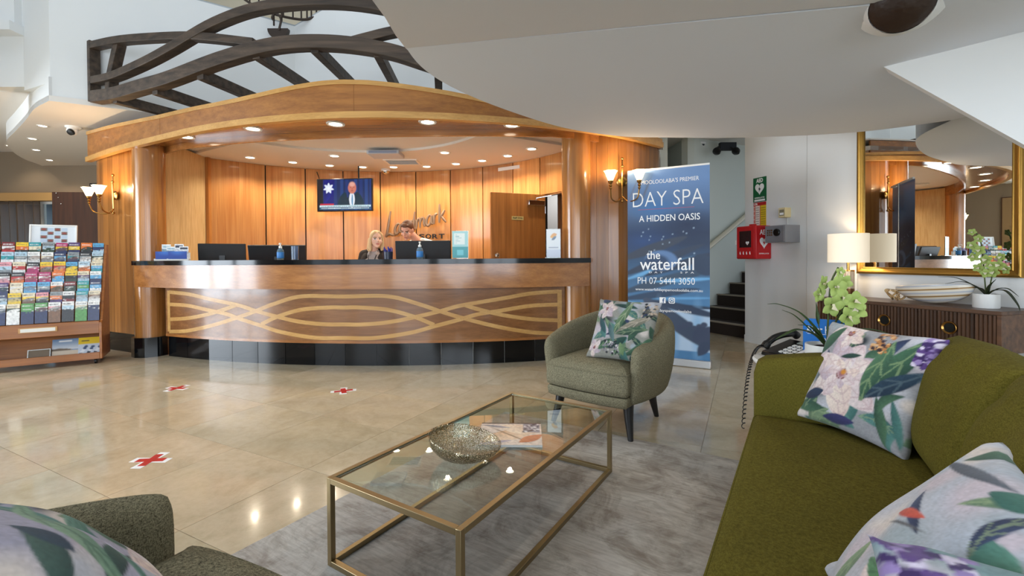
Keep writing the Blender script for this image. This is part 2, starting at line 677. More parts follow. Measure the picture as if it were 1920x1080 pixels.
# ------------------------------------------------------------------ setting: floor with its tiles
floor = struct(MB().bx(-12, 7, -4.6, 12, -0.2, -0.004).build('floor', M['grout']), 'polished beige stone floor of the lobby')
TA = math.radians(27.0)
tu, tv = Vector((math.sin(TA), math.cos(TA))), Vector((math.cos(TA), -math.sin(TA)))
TS = 0.60
tile = MB().box((0, 0, -0.006), (TS - 0.0024, TS - 0.0024, 0.012)).mesh('floor_tile')
tile.materials.append(M['stone'])
T0 = Vector((-1.34, 1.82))
cand = []
for i in range(-24, 25):
    for j in range(-24, 25):
        c = T0 + tu * (TS * (i + 0.5)) + tv * (TS * (j + 0.5))
        x, y = c
        if not (-11.6 < x < 6.5 and -4.4 < y < 11.6):
            continue
        r = x / max(y, 0.01)
        seen = y > 0.55 and abs(r) < 1.25 and y < 8.2 and not (-4.0 < x < 0.6 and y > 5.6)
        cand.append((0 if seen else 1, math.hypot(x, y), x, y))
cand.sort()
rest = MB()
for k, (s_, d_, x, y) in enumerate(cand):
    if k < 290:
        o = bpy.data.objects.new('floor_tile', tile)
        COL.objects.link(o)
        o.parent = floor
        o.location = (x, y, 0)
        o.rotation_euler = (0, 0, -TA)
    else:
        rest.box((x, y, -0.006), (TS - 0.0024, TS - 0.0024, 0.012), -TA)
rest.build('floor_tiles', M['stone'], floor, kind='stuff')

# ------------------------------------------------------------------ setting: walls
P0 = Vector((2.993, 5.877))
WD = Vector((0.30, -0.954)).normalized()
WN = Vector((-0.954, -0.30)).normalized()
WRZ = math.atan2(WD.y, WD.x)


def wp(a, off=0.0, z=0.0):
    p = P0 + WD * a + WN * off
    return (p.x, p.y, z)


def wall(name, a, b, z0, z1, m, th=0.15, side=1, label=None, parent=None):
    """upright wall from a to b, thickness to the left of travel (side=1) or to the right"""
    o = MB().shell([a, b], z0, z1, th * side, smooth=False).build(name, m, parent)
    return struct(o, label)


e = wp(10.2)
wall_right = wall('wall_right', P0, e, 0, 3.4, M['white'], 0.18, 1, 'white wall carrying the mirror and the first aid cabinet')
# shallow vertical joint between the two wall linings
trim_1 = MB()
for a in (0.87, 1.42, 2.75):
    p = wp(a, 0.0015)
    trim_1.box((p[0], p[1], 1.3), (0.004, 0.003, 2.6), WRZ)
struct(trim_1.build('trim_1', mat('joint_grey', (190, 188, 184), 0.8)), 'thin vertical joint lines in the white wall lining')
bb = MB()
p, q = wp(0.0, 0.0), wp(6.5, 0.0)
struct(MB().shell([p, q], 0, 0.09, -0.012, smooth=False).build('baseboard_right', M['white']))

# wall behind the camera with five tall windows
wb = MB()
wx = [-7.0, -4.6, -2.2, 0.2, 2.6]
edges = [-11.2] + [q for x in wx for q in (x - 1.0, x + 1.0)] + [6.4]
for i in range(0, len(edges), 2):
    wb.bx(edges[i], edges[i + 1], -4.25, -4.05, 0, 3.2)
for x in wx:
    wb.bx(x - 1, x + 1, -4.25, -4.05, 0, 0.2)
    wb.bx(x - 1, x + 1, -4.25, -4.05, 2.9, 3.2)
wb.bx(-11.2, 6.4, -4.25, -4.05, 3.2, 7.6)
struct(wb.build('wall_back', M['white']))
for i, x in enumerate(wx):
    f = MB()
    f.bx(x - 1, x - 0.95, -4.2, -4.12, 0.2, 2.9).bx(x + 0.95, x + 1, -4.2, -4.12, 0.2, 2.9).bx(x - 0.02, x + 0.02, -4.2, -4.12, 0.2, 2.9)
    f.bx(x - 1, x + 1, -4.2, -4.12, 0.2, 0.25).bx(x - 1, x + 1, -4.2, -4.12, 2.85, 2.9)
    struct(f.build('window_%d' % (i + 2), M['whitep']))
struct(MB().bx(-11.2, -11.0, -4.2, 9, 3.1, 7.6).build('wall_left_upper', M['white']))
wl_ = MB().bx(-9.6, -9.4, -4.2, -0.98, 0, 3.1).bx(-9.6, -9.4, 2.88, 7.4, 0, 3.1).bx(-9.6, -9.4, -0.98, 2.88, 2.86, 3.1).bx(-9.6, -9.4, -0.98, 2.88, 0, 0.14)
for i, y in enumerate((-0.4, 0.95, 2.3)):
    struct(MB().bx(-9.45, -9.36, y - 0.68, y - 0.58, 0.14, 2.86).bx(-9.45, -9.36, y + 0.58, y + 0.68, 0.14, 2.86).build('window_%d' % (i + 7), M['black']))
struct(wl_.build('wall_left', M['taupe']), 'taupe wall with the palm picture')
struct(MB().bx(-11.2, -5.85, -1.5, 5.138, 3.06, 3.12).bx(-5.92, -5.85, -1.5, 5.138, 2.72, 3.06).build('ceiling_light_stop', M['ceil']))  # out-of-view edge and drop added to keep window light off the pier
struct(MB().shell([wp(9.9), wp(-0.2)], 3.4, 7.6, -0.15, smooth=False).build('wall_right_upper', M['white']))

# far wall of the passage on the left, with a curtained window
fw = MB()
fw.bx(-11, -9.4, 8.2, 8.35, 0, 3.4).bx(-7.72, -5.0, 8.2, 8.35, 0, 3.4).bx(-9.4, -7.72, 8.2, 8.35, 2.18, 3.4).bx(-9.4, -7.72, 8.2, 8.35, 0, 0.1)
struct(fw.build('wall_far', M['taupe']), 'taupe far wall of the passage left of reception')
win = struct(MB().bx(-9.4, -9.34, 8.22, 8.3, 0.1, 2.18).bx(-7.78, -7.72, 8.22, 8.3, 0.1, 2.18).bx(-9.34, -7.78, 8.22, 8.3, 2.12, 2.18)
             .bx(-9.34, -7.78, 8.22, 8.3, 0.1, 0.16).bx(-8.46, -8.42, 8.22, 8.3, 0.16, 2.12).build('window_1', M['whitep']), 'window behind the brown curtain')
MB().bx(-9.34, -8.46, 8.25, 8.26, 0.16, 2.12).build('pane', M['glass'], win)
MB().bx(-8.42, -7.78, 8.25, 8.26, 0.16, 2.12).build('pane', M['glass'], win)
struct(MB().bx(-11, -7.2, 8.35, 11.0, 2.5, 2.6).bx(-11, -10.9, 8.35, 11, 0, 2.5).bx(-7.3, -7.2, 8.35, 11, 0, 2.5).bx(-11, -9.6, 10.9, 11, 0, 2.5)
       .bx(-8.9, -7.2, 10.9, 11, 0, 2.5).build('wall_next_room', mat('next_room_paint', (150, 164, 180), 0.8)))
area('next_room_fill', (-8.6, 9.8, 2.4), (0, 0, 0), 1.5, 1.0, 90, (0.9, 0.95, 1.0))  # added fill without a fitting, brightens the room behind the curtain
tag(MB().bx(-9.8, -7.3, 8.06, 8.2, 2.16, 2.30).build('curtain_pelmet', mat('pelmet_gold', (176, 138, 84), 0.6)),
    'long gold pelmet above the brown curtain on the far wall', 'pelmet')
cw = mat('sheer_brown', (92, 74, 58), 0.9, trans=0.0)
cw.node_tree.nodes['Principled BSDF'].inputs['Alpha'].default_value = 0.78
tag(MB().grid(lambda u, v: (-9.7 + 1.35 * u + 0.02 * math.sin(v * 3), 8.12 + 0.035 * math.sin(u * 60) + 0.015 * math.sin(u * 23), 0.04 + 2.14 * v), 140, 6)
    .build('window_curtain', cw, sharp=0, fix=False), 'brown sheer curtain hanging in folds under the gold pelmet', 'curtain')

# upper white walls round the void
UW = [(-4.93, 4.92), (-2.84, 6.06), (-2.2, 5.8), (-1.5, 5.62), (0.2, 5.5), (3.0, 5.9)]
top = [4.30, 4.16, 4.32, 4.36, 4.38, 4.4]
struct(MB().shell(UW, 2.815, top, 0.12, smooth=False).build('wall_upper', M['white']), 'tall white wall above reception, behind the timber trellis')
lip = MB()
for i in range(5):
    a, b = UW[i], UW[i + 1]
    lip.tube([(a[0], a[1] + 0.03, top[i]), (b[0], b[1] + 0.03, top[i + 1])], 0.03, 6)
struct(lip.build('trim_2', mat('grey_lip', (168, 174, 178), 0.6)), 'grey capping along the top of the upper wall')
struct(MB().shell([(-6.5, 7.6), (4.5, 7.6)], 2.9, 7.6, 0.15, smooth=False).build('wall_upper_far', M['cream']), 'cream wall of the upper landing')
struct(MB().bx(-6.0, 4.5, 6.25, 7.6, 4.02, 4.10).build('floor_upper', M['cream']))
# left pier and stepped bulkhead
struct(MB().shell([(-12, 5.14), (-5.42, 5.14)], 3.04, 7.6, 0.15, smooth=False).build('wall_upper_left', M['white']), 'white bulkhead wall high on the left')
struct(MB().bx(-12, -5.42, 4.98, 5.14, 3.60, 3.70).bx(-12, -5.45, 5.06, 5.14, 3.70, 7.6).build('trim_3', M['white']), 'white stepped ledge on the left bulkhead')
LC = [(-4.10, 5.36), (-4.93, 4.905), (-5.35, 5.16), (-5.9, 5.58), (-6.55, 6.06), (-7.18, 6.53), (-7.69, 7.06), (-8.125, 7.65), (-8.39, 8.21)]
LCs = LC[:2] + spline(LC[1:], 6)[1:]
struct(MB().prism(LCs + [(-4.0, 8.21)], 2.80, 2.86).build('ceiling_1', M['ceil']), 'low curved ceiling with downlights left of reception')
struct(MB().shell(LCs[1:], 2.801, 3.06, -0.05).build('trim_4', M['white'], sharp=30), 'white curved edge of the low ceiling')
struct(MB().shell([(-4.93, 4.92), (-5.44, 5.14)], 3.0, 7.6, -0.1, smooth=False).build('wall_pier', M['white']))
struct(MB().prism([(-12, 5.2), (-5.42, 5.2), (-5.0, 5.3), (-5.0, 8.3), (-12, 8.3)], 3.05, 3.12).build('ceiling_2', M['ceil']))
# roof with its opening
struct(MB().bx(-11.2, -7.2, -4.2, 9, 7.5, 7.6).bx(-1.2, 6.4, -4.2, 9, 7.5, 7.6).bx(-7.2, -1.2, -4.2, -0.3, 7.5, 7.6).bx(-7.2, -1.2, 4.7, 9, 7.5, 7.6)
       .build('ceiling', M['white']))
# passage and stair on the right
struct(MB().prism([(1.5, 4.6), (3.05, 5.6), (4.8, 6.3), (4.8, 9.6), (-0.5, 9.6), (-0.5, 8.0), (1.5, 7.6)], 2.9, 2.98).build('ceiling_3', M['ceil']), 'plain ceiling at the foot of the stair')
SD = Vector((0.9, 0.43)).normalized()
s0 = Vector((2.66, 6.92))
s1 = s0 + SD * 3.2
wall('wall_stair', s0, s1, 0, 4.6, M['greywall'], 0.12, 1, 'pale grey wall along the stair')
wall('wall_stair_end', s1, (7.0, 6.0), 0, 4.6, M['greywall'], 0.1, 1)
wall('wall_passage', (1.2, 9.3), (3.2, 9.3), 0, 3.2, mat('passage_paint', (150, 150, 138), 0.8), 0.12, 1)  # end wall in an evenly darker grey than the stair walls
wall('wall_passage_left', (1.4, 9.3), (1.95, 6.0), 0, 3.2, M['greywall'], 0.1, 1)
wall('wall_stair_return', s0, (2.5, 9.3), 0, 3.2, M['greywall'], 0.1, -1)
# stair behind the white wall
steps = thing('staircase', 'dark brown carpeted stair rising to the right behind the white wall', 'staircase', (3.15, 5.9, 0), math.atan2(SD.y, SD.x))
M['carpet'] = mat('dark_stair_carpet', (52, 42, 36), 0.95, bump=(300, 0.3, 0.003))
M['nosing'] = mat('stair_nosing', (150, 138, 122), 0.6)
RD = Vector((0.43, -0.9))
for k in range(8):
    st = MB().bx(0.03 + 0.28 * k, 0.03 + 0.28 * (k + 1) + 0.02, 0.02, 1.10, 0.17 * k, 0.17 * (k + 1)).build('step', M['carpet'], steps)
    MB().bx(0.015 + 0.28 * k, 0.075 + 0.28 * k, 0.02, 1.10, 0.17 * (k + 1) - 0.012, 0.17 * (k + 1) + 0.006).build('nosing', M['nosing'], st)
rail = thing('stair_handrail', 'cream timber handrail sloping up the grey stair wall', 'handrail', (s0.x, s0.y, 0), math.atan2(SD.y, SD.x))
MB().tube([(-0.15, -0.07, 0.93), (2.6, -0.07, 2.60)], 0.035, 10, flat=1.2).build('rail', mat('cream_rail', (220, 210, 188), 0.4), rail)
for x in (0.25, 1.2, 2.1):
    z = 0.93 + (x + 0.15) * 0.607
    MB().tube([(x, 0.0, z - 0.06), (x, -0.05, z - 0.06), (x, -0.07, z - 0.02)], 0.009, 6).build('bracket', M['brass'], rail)

# ------------------------------------------------------------------ stair landing slab overhead, and the flight on the right
edge = [(-0.54, 1.99), (-0.556, 2.265), (-0.52, 2.67), (-0.347, 3.05), (0.007, 3.5), (0.466, 3.94), (0.985, 4.21), (1.45, 4.27), (2.2, 4.29), (3.11, 4.13), (3.72, 3.72)]
edge = spline(edge, 6)
cre_a, cre_b = (-0.556, 2.44), (1.9, 1.98)
far = [p for p in edge if p[1] > 2.46]
slab_poly = [cre_a] + far + [(4.1, 2.2), (3.6, 1.70)]
struct(MB().prism(slab_poly, 2.2, 2.55).build('ceiling_4', M['slab']), 'grey curved underside of the landing overhead')
near = MB()
zz = lambda x, y: 2.2 - 0.2 * ((x + 0.556) * -0.184 + (y - 2.44) * -0.983)
A = [(x, y, zz(x, y)) for x, y in ((-0.556, 2.44), (-0.55, 2.2), (-0.53, 1.95), (-0.5, 1.0), (4.2, 0.2), (3.6, 1.66))]
near.add(A + [(p[0], p[1], 2.55) for p in A], [(0, 1, 2, 3, 4, 5)[::-1], (6, 7, 8, 9, 10, 11)] + [(i, (i + 1) % 6, 6 + (i + 1) % 6, 6 + i) for i in range(6)])
struct(near.build('ceiling_5', M['slab']), 'lighter near part of the overhead soffit')
# ------------------------------------------------------------------ reception enclosure
CC = (-1.25, 11.34)


def on(r, x):
    return (x, CC[1] - math.sqrt(r * r - (x - CC[0]) ** 2))


def ring(r, x0, x1, n=60):
    a0, a1 = math.asin((x0 - CC[0]) / r), math.asin((x1 - CC[0]) / r)
    return [(CC[0] + r * math.sin(a0 + (a1 - a0) * i / (n - 1)), CC[1] - r * math.cos(a0 + (a1 - a0) * i / (n - 1))) for i in range(n)]


# back wall of the office: curved veneer panels with dark joints
BC, BR = (-1.84, 4.35), 3.075
bang = lambda x, y: math.atan2(y - BC[1], x - BC[0])
joints = [(-4.194, 6.329), (-3.665, 6.825), (-3.197, 7.109), (-2.682, 7.307), (-2.117, 7.412), (-1.539, 7.41), (-0.963, 7.297), (-0.432, 7.084), (0.037, 6.786), (0.417, 6.439), (0.90, 5.77)]
ja = [bang(*p) for p in joints]
wbk = struct(MB().shell(arc(BC, BR + 0.03, ja[0] + 0.02, ja[9], 40), 0, 2.5, 0.1).shell(arc(BC, BR + 0.03, ja[9], ja[10], 20), 1.97, 2.5, 0.1)
             .build('wall_reception', M['ink_black']), 'curved panelled wall behind the reception desk')
for i in range(10):
    g = 0.0028
    z0 = 0.0 if i < 9 else 1.975
    MB().shell(arc(BC, BR, ja[i] - g, ja[i + 1] + g, 8), z0, 2.497, -0.025).build('panel', M['wallwood'], wbk)
# little room seen through the open staff door
struct(MB().bx(0.15, 1.6, 7.9, 8.0, 0, 2.4).build('wall_store', mat('store_paint', (176, 180, 184), 0.8)))
struct(MB().bx(0.68, 1.25, 6.75, 6.8, 0, 2.4).build('wall_store_side', M['doorwood']))
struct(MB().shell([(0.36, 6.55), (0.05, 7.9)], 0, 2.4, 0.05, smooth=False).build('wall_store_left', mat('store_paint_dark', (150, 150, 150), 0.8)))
struct(MB().prism([(-0.2, 6.9), (0.40, 6.5), (0.9, 6.0), (1.6, 6.0), (1.6, 8), (0, 8)], 2.4, 2.45).build('ceiling_6', M['ceil']))
area('store_room_fill', (0.9, 7.35, 2.38), (0, 0, 0), 0.5, 0.5, 14, (1.0, 0.95, 0.9))  # added light without a fitting, lifts the little room out of black
# woven side wall on the left of the office
struct(MB().shell([(-4.20, 6.36), (-4.10, 5.42)], 0, 2.5, -0.08, smooth=False).build('wall_office_left', M['weave']), 'woven beige wall on the left side of the reception office')
struct(MB().box((-4.17, 6.30, 1.25), (0.05, 0.05, 2.5), -0.1).build('trim_5', M['wallwood']), 'slim honey timber post at the corner of the panelled wall')
# office ceiling with raised front part
inner = spline([(-4.6, 5.75), (-3.796, 5.198), (-3.193, 4.985), (-2.696, 4.852), (-1.951, 4.737), (-1.299, 4.688), (-0.639, 4.67), (0.009, 4.692), (0.532, 4.759), (1.2, 5.08)], 6)
bk = arc(BC, BR + 0.1, math.radians(30), math.radians(144), 40)
low = arc(BC, BR - 1.35, math.radians(28), math.radians(140), 40)
struct(MB().prism(bk + low[::-1], 2.50, 2.56).build('ceiling_7', M['ceil']), 'white office ceiling with downlights over the desk')
struct(MB().prism(inner + [(1.3, 5.6), (1.0, 6.4)] + bk[6:], 2.53, 2.59).build('ceiling_8', M['ceil']), 'raised front part of the office ceiling')

# veneered flank walls in upright boards, with black base
FL = spline([(-4.26, 5.27), (-4.6, 5.45), (-4.95, 5.62), (-5.28, 5.84), (-5.42, 6.07), (-5.46, 6.35)], 3)
FR = spline([(0.80, 4.98), (1.15, 4.93), (1.42, 5.10), (1.66, 5.38), (1.82, 5.64), (1.88, 5.95)], 3)
for nm, pl, sgn, lb in (('wall_flank_left', FL, -1, 'timber veneered flank wall left of the reception desk'), ('wall_flank_right', FR, 1, 'timber veneered flank wall right of the reception desk')):
    b0 = struct(MB().shell(offset(pl, 0.03 * sgn), 0.22, 2.39, 0.06 * sgn).build(nm, M['doorwood']), lb)
    for i in range(0, len(pl) - 1, 1):
        a = Vector(pl[i]); b = Vector(pl[i + 1]); t = (b - a) * 0.008
        MB().shell([a + t, b - t], 0.22, 2.395, 0.03 * sgn, smooth=False).build('board', M['sidewood'], b0)
    MB().shell(pl, 0.0, 0.22, 0.05 * sgn).build('base', M['granite'], b0)
for (x, y, lb) in ((-4.17, 5.28, 'round timber veneered column at the left end of the desk'), (0.70, 4.96, 'round timber veneered column at the right end of the desk')):
    t = thing('column', lb, 'column', (x, y, 0))
    MB().lathe([(0.155, 0.22), (0.155, 2.399)], n=40).build('shaft', M['colwood'], t)
    MB().lathe([(0.185, 0.0), (0.185, 0.22)], n=10).build('base', M['granite'], t, sharp=20)

# ------------------------------------------------------------------ canopy over the desk
fas = spline([(-5.4, 5.85), (-4.559, 5.319), (-3.719, 4.863), (-3.04, 4.524), (-2.369, 4.282), (-1.699, 4.148), (-1.141, 4.126), (-0.577, 4.193), (0.009, 4.336), (0.536, 4.524), (1.162, 4.845), (1.734, 5.292)], 8)
TX = [-5.364, -4.828, -4.327, -3.71, -3.272, -2.888, -2.619, -2.378, -2.146, -1.931, -1.725, -1.52, -1.278, -1.046, -0.809, -0.572, -0.331, -0.188, 0.268, 0.805, 1.252, 1.716]
TZ = [2.734, 2.694, 2.658, 2.627, 2.615, 2.609, 2.615, 2.631, 2.655, 2.677, 2.694, 2.697, 2.687, 2.666, 2.64, 2.614, 2.582, 2.564, 2.519, 2.475, 2.457, 2.45]
ftop = [float(np.interp(p[0], TX, TZ)) for p in fas]
cano = thing('reception_canopy', 'curved honey timber canopy with a wave-shaped top above the reception desk', 'canopy', (0, 0, 0))
MB().shell(fas, 2.37, [z - 0.03 for z in ftop], 0.03).build('fascia', M['fascwood'], cano)
MB().shell(offset(fas, -0.025), 2.35, 2.408, 0.06).build('bottom_band', M['lightwood'], cano)['label'] = 'pale timber band along the lower edge'
MB().shell(offset(fas, -0.012), [z - 0.04 for z in ftop], ftop, 0.05).build('top_edge', M['lightwood'], cano)['label'] = 'pale timber edge following the wave'
for i in (16, 44, 66):
    p = fas[i]; q = fas[i + 1]
    rz = math.atan2(q[1] - p[1], q[0] - p[0])
    MB().box((p[0], p[1], (2.408 + ftop[i] - 0.04) / 2), (0.004, 0.004, ftop[i] - 0.04 - 2.408), rz).build('joint', M['doorwood'], cano)
sof_out = offset(fas, 0.02)
MB().prism(sof_out + [(1.85, 5.6), (1.6, 5.55)] + inner[::-1] + [(-4.9, 6.3), (-5.42, 6.1)], 2.40, 2.42).build('soffit', M['bandwood'], cano)
MB().shell(inner, 2.335, 2.66, 0.025).build('inner_band', M['bandwood'], cano)
struct(MB().prism(sof_out + [(1.85, 5.8), (1.0, 7.0), (-4.3, 7.2), (-5.42, 6.3)], 2.67, 2.69) if False else MB().prism(inner + [(1.6, 6.0), (1.0, 7.0), (-4.3, 7.2), (-5.3, 6.4)], 2.67, 2.69).build('ceiling_9', M['ceil']))

# ------------------------------------------------------------------ reception desk
desk = thing('reception_desk', 'long curved timber reception desk with black stone top and pale wave inlay', 'reception desk', (0, 0, 0))
xl, xr = -4.22, 0.805
band = ring(6.90, xl, xr)
MB().shell(band, 0.795, 1.036, 0.05).shell(offset(band, 0.05), 0.98, 1.036, 0.40).build('upper_band', M['bandwood'], desk)
MB().shell([(xl, on(6.9, xl)[1]), (xl + 0.02, on(6.9, xl)[1] + 0.5)], 0.795, 1.036, -0.03, smooth=False).build('end_panel', M['bandwood'], desk)
MB().shell([(xr, on(6.9, xr)[1]), (xr - 0.02, on(6.9, xr)[1] + 0.4)], 0.795, 1.036, 0.03, smooth=False).build('end_panel', M['bandwood'], desk)
MB().shell(ring(6.925, xl - 0.015, xr + 0.012), 1.037, 1.085, 0.50).build('stone_top', M['granite'], desk, bev=0.004)['label'] = 'black polished stone top'
xa, xb = -3.93, 0.56
RF = 6.715
a0, a1 = math.asin((xa - CC[0]) / RF), math.asin((xb - CC[0]) / RF)
MB().shell(ring(RF, xa, xb), 0.235, 0.80, 0.03).build('front_panel', M['panelwood'], desk)
MB().shell(ring(RF + 0.004, xa, xb), 0.232, 0.26, 0.02).build('front_edge', M['bandwood'], desk)
MB().shell(ring(RF - 0.25, xa - 0.25, xb + 0.2), 0.2, 0.98, 0.03).build('inner_panel', M['bandwood'], desk)
# plinth in black stone tiles
RP = 6.69
n = 14
for i in range(n):
    t0, t1 = a0 + (a1 - a0) * i / n + 0.0004, a0 + (a1 - a0) * (i + 1) / n - 0.0004
    pl = [(CC[0] + RP * math.sin(t), CC[1] - RP * math.cos(t)) for t in (t0, t1)]
    MB().shell(pl, 0.0, 0.236, 0.03, smooth=False).build('plinth_tile', M['granite'], desk)
MB().shell(ring(RP - 0.015, xa, xb), 0.0, 0.233, 0.02).build('plinth', M['ink_white'], desk)
# wave inlay: strips let into the front panel, in panel coordinates s (0..1 along), h (0..1 up)
def panel_pt(s, h, r=RF + 0.0025):
    t = a0 + (a1 - a0) * s
    return (CC[0] + r * math.sin(t), CC[1] - r * math.cos(t), 0.26 + 0.52 * h)


def strip_inlay(path, wv, vertical=False):
    L = (a1 - a0) * RF
    pts = spline(path, 10)
    A, B = [], []
    for i, p in enumerate(pts):
        q0, q1 = pts[max(i - 1, 0)], pts[min(i + 1, len(pts) - 1)]
        dx, dy = (q1[0] - q0[0]) * L, (q1[1] - q0[1]) * 0.52
        l = math.hypot(dx, dy)
        nx, ny = -dy / l * wv / 2, dx / l * wv / 2
        A.append(panel_pt(p[0] + nx / L, p[1] + ny / 0.52))
        B.append(panel_pt(p[0] - nx / L, p[1] - ny / 0.52))
    A2 = [panel_pt(0, 0)] * 0
    m = MB().strip(A, B)
    return m.build('inlay_strip', M['inlay'], desk, fix=False)


W_ = 0.040
strip_inlay([(0.013, 0.05), (0.013, 0.5), (0.013, 0.94)], 0.05)
strip_inlay([(0.987, 0.05), (0.987, 0.5), (0.987, 0.94)], 0.05)
for path in ([(0.015, 0.908), (0.084, 0.878), (0.149, 0.792), (0.24, 0.671), (0.287, 0.565), (0.345, 0.451), (0.401, 0.36), (0.457, 0.32), (0.5, 0.32), (0.543, 0.32), (0.599, 0.36), (0.655, 0.451), (0.713, 0.565), (0.76, 0.671), (0.851, 0.792), (0.916, 0.878), (0.985, 0.908)],
             [(0.015, 0.642), (0.083, 0.632), (0.149, 0.556), (0.205, 0.487), (0.247, 0.387), (0.3, 0.272), (0.351, 0.154), (0.432, 0.055), (0.5, 0.055), (0.568, 0.055), (0.649, 0.154), (0.7, 0.272), (0.753, 0.387), (0.795, 0.487), (0.851, 0.556), (0.917, 0.632), (0.985, 0.642)],
             [(0.013, 0.047), (0.082, 0.099), (0.165, 0.247), (0.247, 0.45), (0.287, 0.565), (0.335, 0.715), (0.401, 0.865), (0.5, 0.865), (0.599, 0.865), (0.665, 0.715), (0.713, 0.565), (0.753, 0.45), (0.835, 0.247), (0.918, 0.099), (0.987, 0.047)],
             [(0.3, 0.299), (0.345, 0.467), (0.401, 0.602), (0.464, 0.65), (0.5, 0.65), (0.536, 0.65), (0.599, 0.602), (0.655, 0.467), (0.7, 0.299)],
             [(0.014, 0.314), (0.083, 0.366), (0.149, 0.467), (0.205, 0.596), (0.232, 0.675)],
             [(0.986, 0.314), (0.917, 0.366), (0.851, 0.467), (0.795, 0.596), (0.768, 0.675)]):
    strip_inlay(path, W_)
# inner work surface where the screens stand
MB().shell(ring(5.76, -3.85, 0.25), 0.72, 0.76, -0.66).build('work_surface', M['whitep'], desk)
# ------------------------------------------------------------------ downlights
def spot(loc, watts, col=(1.0, 0.86, 0.66), ang=110, blend_=0.6, r=0.03):
    l = bpy.data.lights.new('downlight_beam', 'SPOT')
    l.energy, l.color, l.spot_size, l.spot_blend, l.shadow_soft_size = watts, col, math.radians(ang), blend_, r
    o = bpy.data.objects.new('downlight_beam', l)
    o.location = loc
    COL.objects.link(o)
    return o


dl_trim = MB().lathe([(0.036, -0.001), (0.040, -0.005), (0.052, -0.006), (0.055, 0.0)], n=24, caps=False).mesh('trim')
dl_trim.materials.append(M['whitep'])
dl_lens = MB().lathe([(0.0, -0.0035), (0.037, -0.0035)], n=24, caps=False).mesh('lens', fix=False)
dl_lens.materials.append(M['lamp'])


def downlight(x, y, z, label, group, watts=9, scale=1.0, ang=110, col=(1.0, 0.86, 0.66)):
    t = thing('downlight', label, 'downlight', (x, y, z), group=group)
    t.scale = (scale,) * 3
    for nm, me in (('trim', dl_trim), ('lens', dl_lens)):
        o = bpy.data.objects.new(nm, me)
        COL.objects.link(o)
        o.parent = t
    spot((x, y, z - 0.03), watts, col, ang)


order = ['leftmost', 'second from the left', 'middle', 'second from the right', 'rightmost']
for i, (x, y) in enumerate([(-3.45, 4.87), (-2.58, 4.59), (-1.70, 4.45), (-0.80, 4.40), (0.01, 4.52)]):
    downlight(x, y, 2.40, 'recessed downlight in the timber canopy soffit, %s of five' % order[i], 'downlights under the canopy', 18, 1.6, 130)
offl = [(-3.59, 6.309, 'by the woven wall'), (-3.16, 6.634, 'second along the panelled wall from the woven wall'), (-2.723, 6.874, 'just left above the television'),
        (-2.271, 7.008, 'straight above the television'), (-1.803, 7.023, 'beside the dome camera'), (-1.292, 6.999, 'above the raised wall lettering'),
        (-0.822, 6.818, 'right of the wall lettering'), (-0.42, 6.609, 'left of the staff door'), (-0.049, 6.313, 'above the staff door'), (0.264, 5.925, 'nearest the right column')]
for x, y, s_ in offl:
    downlight(x, y, 2.5, 'recessed office ceiling downlight ' + s_, 'downlights along the panelled wall', 30, 1.4, 140)
for x, y, s_ in ((-2.407, 6.245, 'left of the air conditioner panel'), (-0.884, 6.1, 'right of the air vent')):
    downlight(x, y, 2.5, 'recessed office ceiling downlight over the desk, ' + s_, 'downlights over the desk', 30, 1.4, 140)
for x, y, z, s_ in ((-5.92, 5.804, 2.8, 'closest to the security camera'), (-6.673, 6.401, 2.8, 'second behind the security camera'), (-7.285, 7.04, 2.8, 'third behind the security camera'),
                    (-7.791, 7.743, 2.8, 'last before the far wall'), (-8.476, 7.757, 3.05, 'on the higher ceiling beyond the curved edge')):
    downlight(x, y, z, 'small downlight in the low left ceiling, ' + s_, 'downlights in the low left ceiling', 14, 1.0, 120)
# lamps in the near soffit over the seating, above the picture's upper edge
for x, y, s_ in ((0.55, 1.45, 'near the glass coffee table'), (1.55, 1.25, 'over the green sofa')):
    downlight(x, y, zz(x, y) - 0.003, 'recessed downlight in the near soffit ' + s_, 'downlights over the seating', 10, 1.1, 140, (1.0, 0.92, 0.8))

# ------------------------------------------------------------------ office ceiling fittings
t = thing('air_conditioner_panel', 'pale blue grey panel light on the office ceiling', 'ceiling panel', (-1.66, 6.08, 2.5))
MB().bx(-0.21, 0.21, -0.16, 0.16, -0.05, 0.0).build('body', mat('pale_grey', (186, 194, 204), 0.4), t, bev=0.01)
MB().bx(-0.18, 0.18, -0.165, -0.155, -0.042, -0.012).build('grille', mat('blue_grey', (140, 152, 176), 0.4), t)
t = thing('air_vent', 'square white slatted air vent in the office ceiling', 'air vent', (-1.58, 6.66, 2.5))
MB().bx(-0.24, 0.24, -0.17, -0.14, -0.012, 0).bx(-0.24, 0.24, 0.14, 0.17, -0.012, 0).bx(-0.24, -0.21, -0.14, 0.14, -0.012, 0).bx(0.21, 0.24, -0.14, 0.14, -0.012, 0).build('frame', M['whitep'], t)
MB().bx(-0.21, 0.21, -0.14, 0.14, -0.003, -0.001).build('duct', mat('vent_dark', (60, 50, 44), 0.8), t)
for i in range(6):
    MB().box((0, -0.115 + i * 0.046, -0.008), (0.42, 0.026, 0.003), M=Matrix.Rotation(0.6, 3, 'X')).build('slat', M['whitep'], t)


def dome(name, label, loc, m1, m2, r=0.06):
    t = thing(name, label, 'security camera', loc)
    MB().lathe([(r * 1.15, 0.0), (r * 1.15, -0.02), (r, -0.03)], n=28).build('housing', m1, t)
    MB().lathe([(r * 0.94, -0.03)] + [(r * 0.94 * math.cos(a), -0.03 - r * 0.85 * math.sin(a)) for a in np.linspace(0.1, PI / 2, 8)], n=28).build('dome', m2, t)
    return t


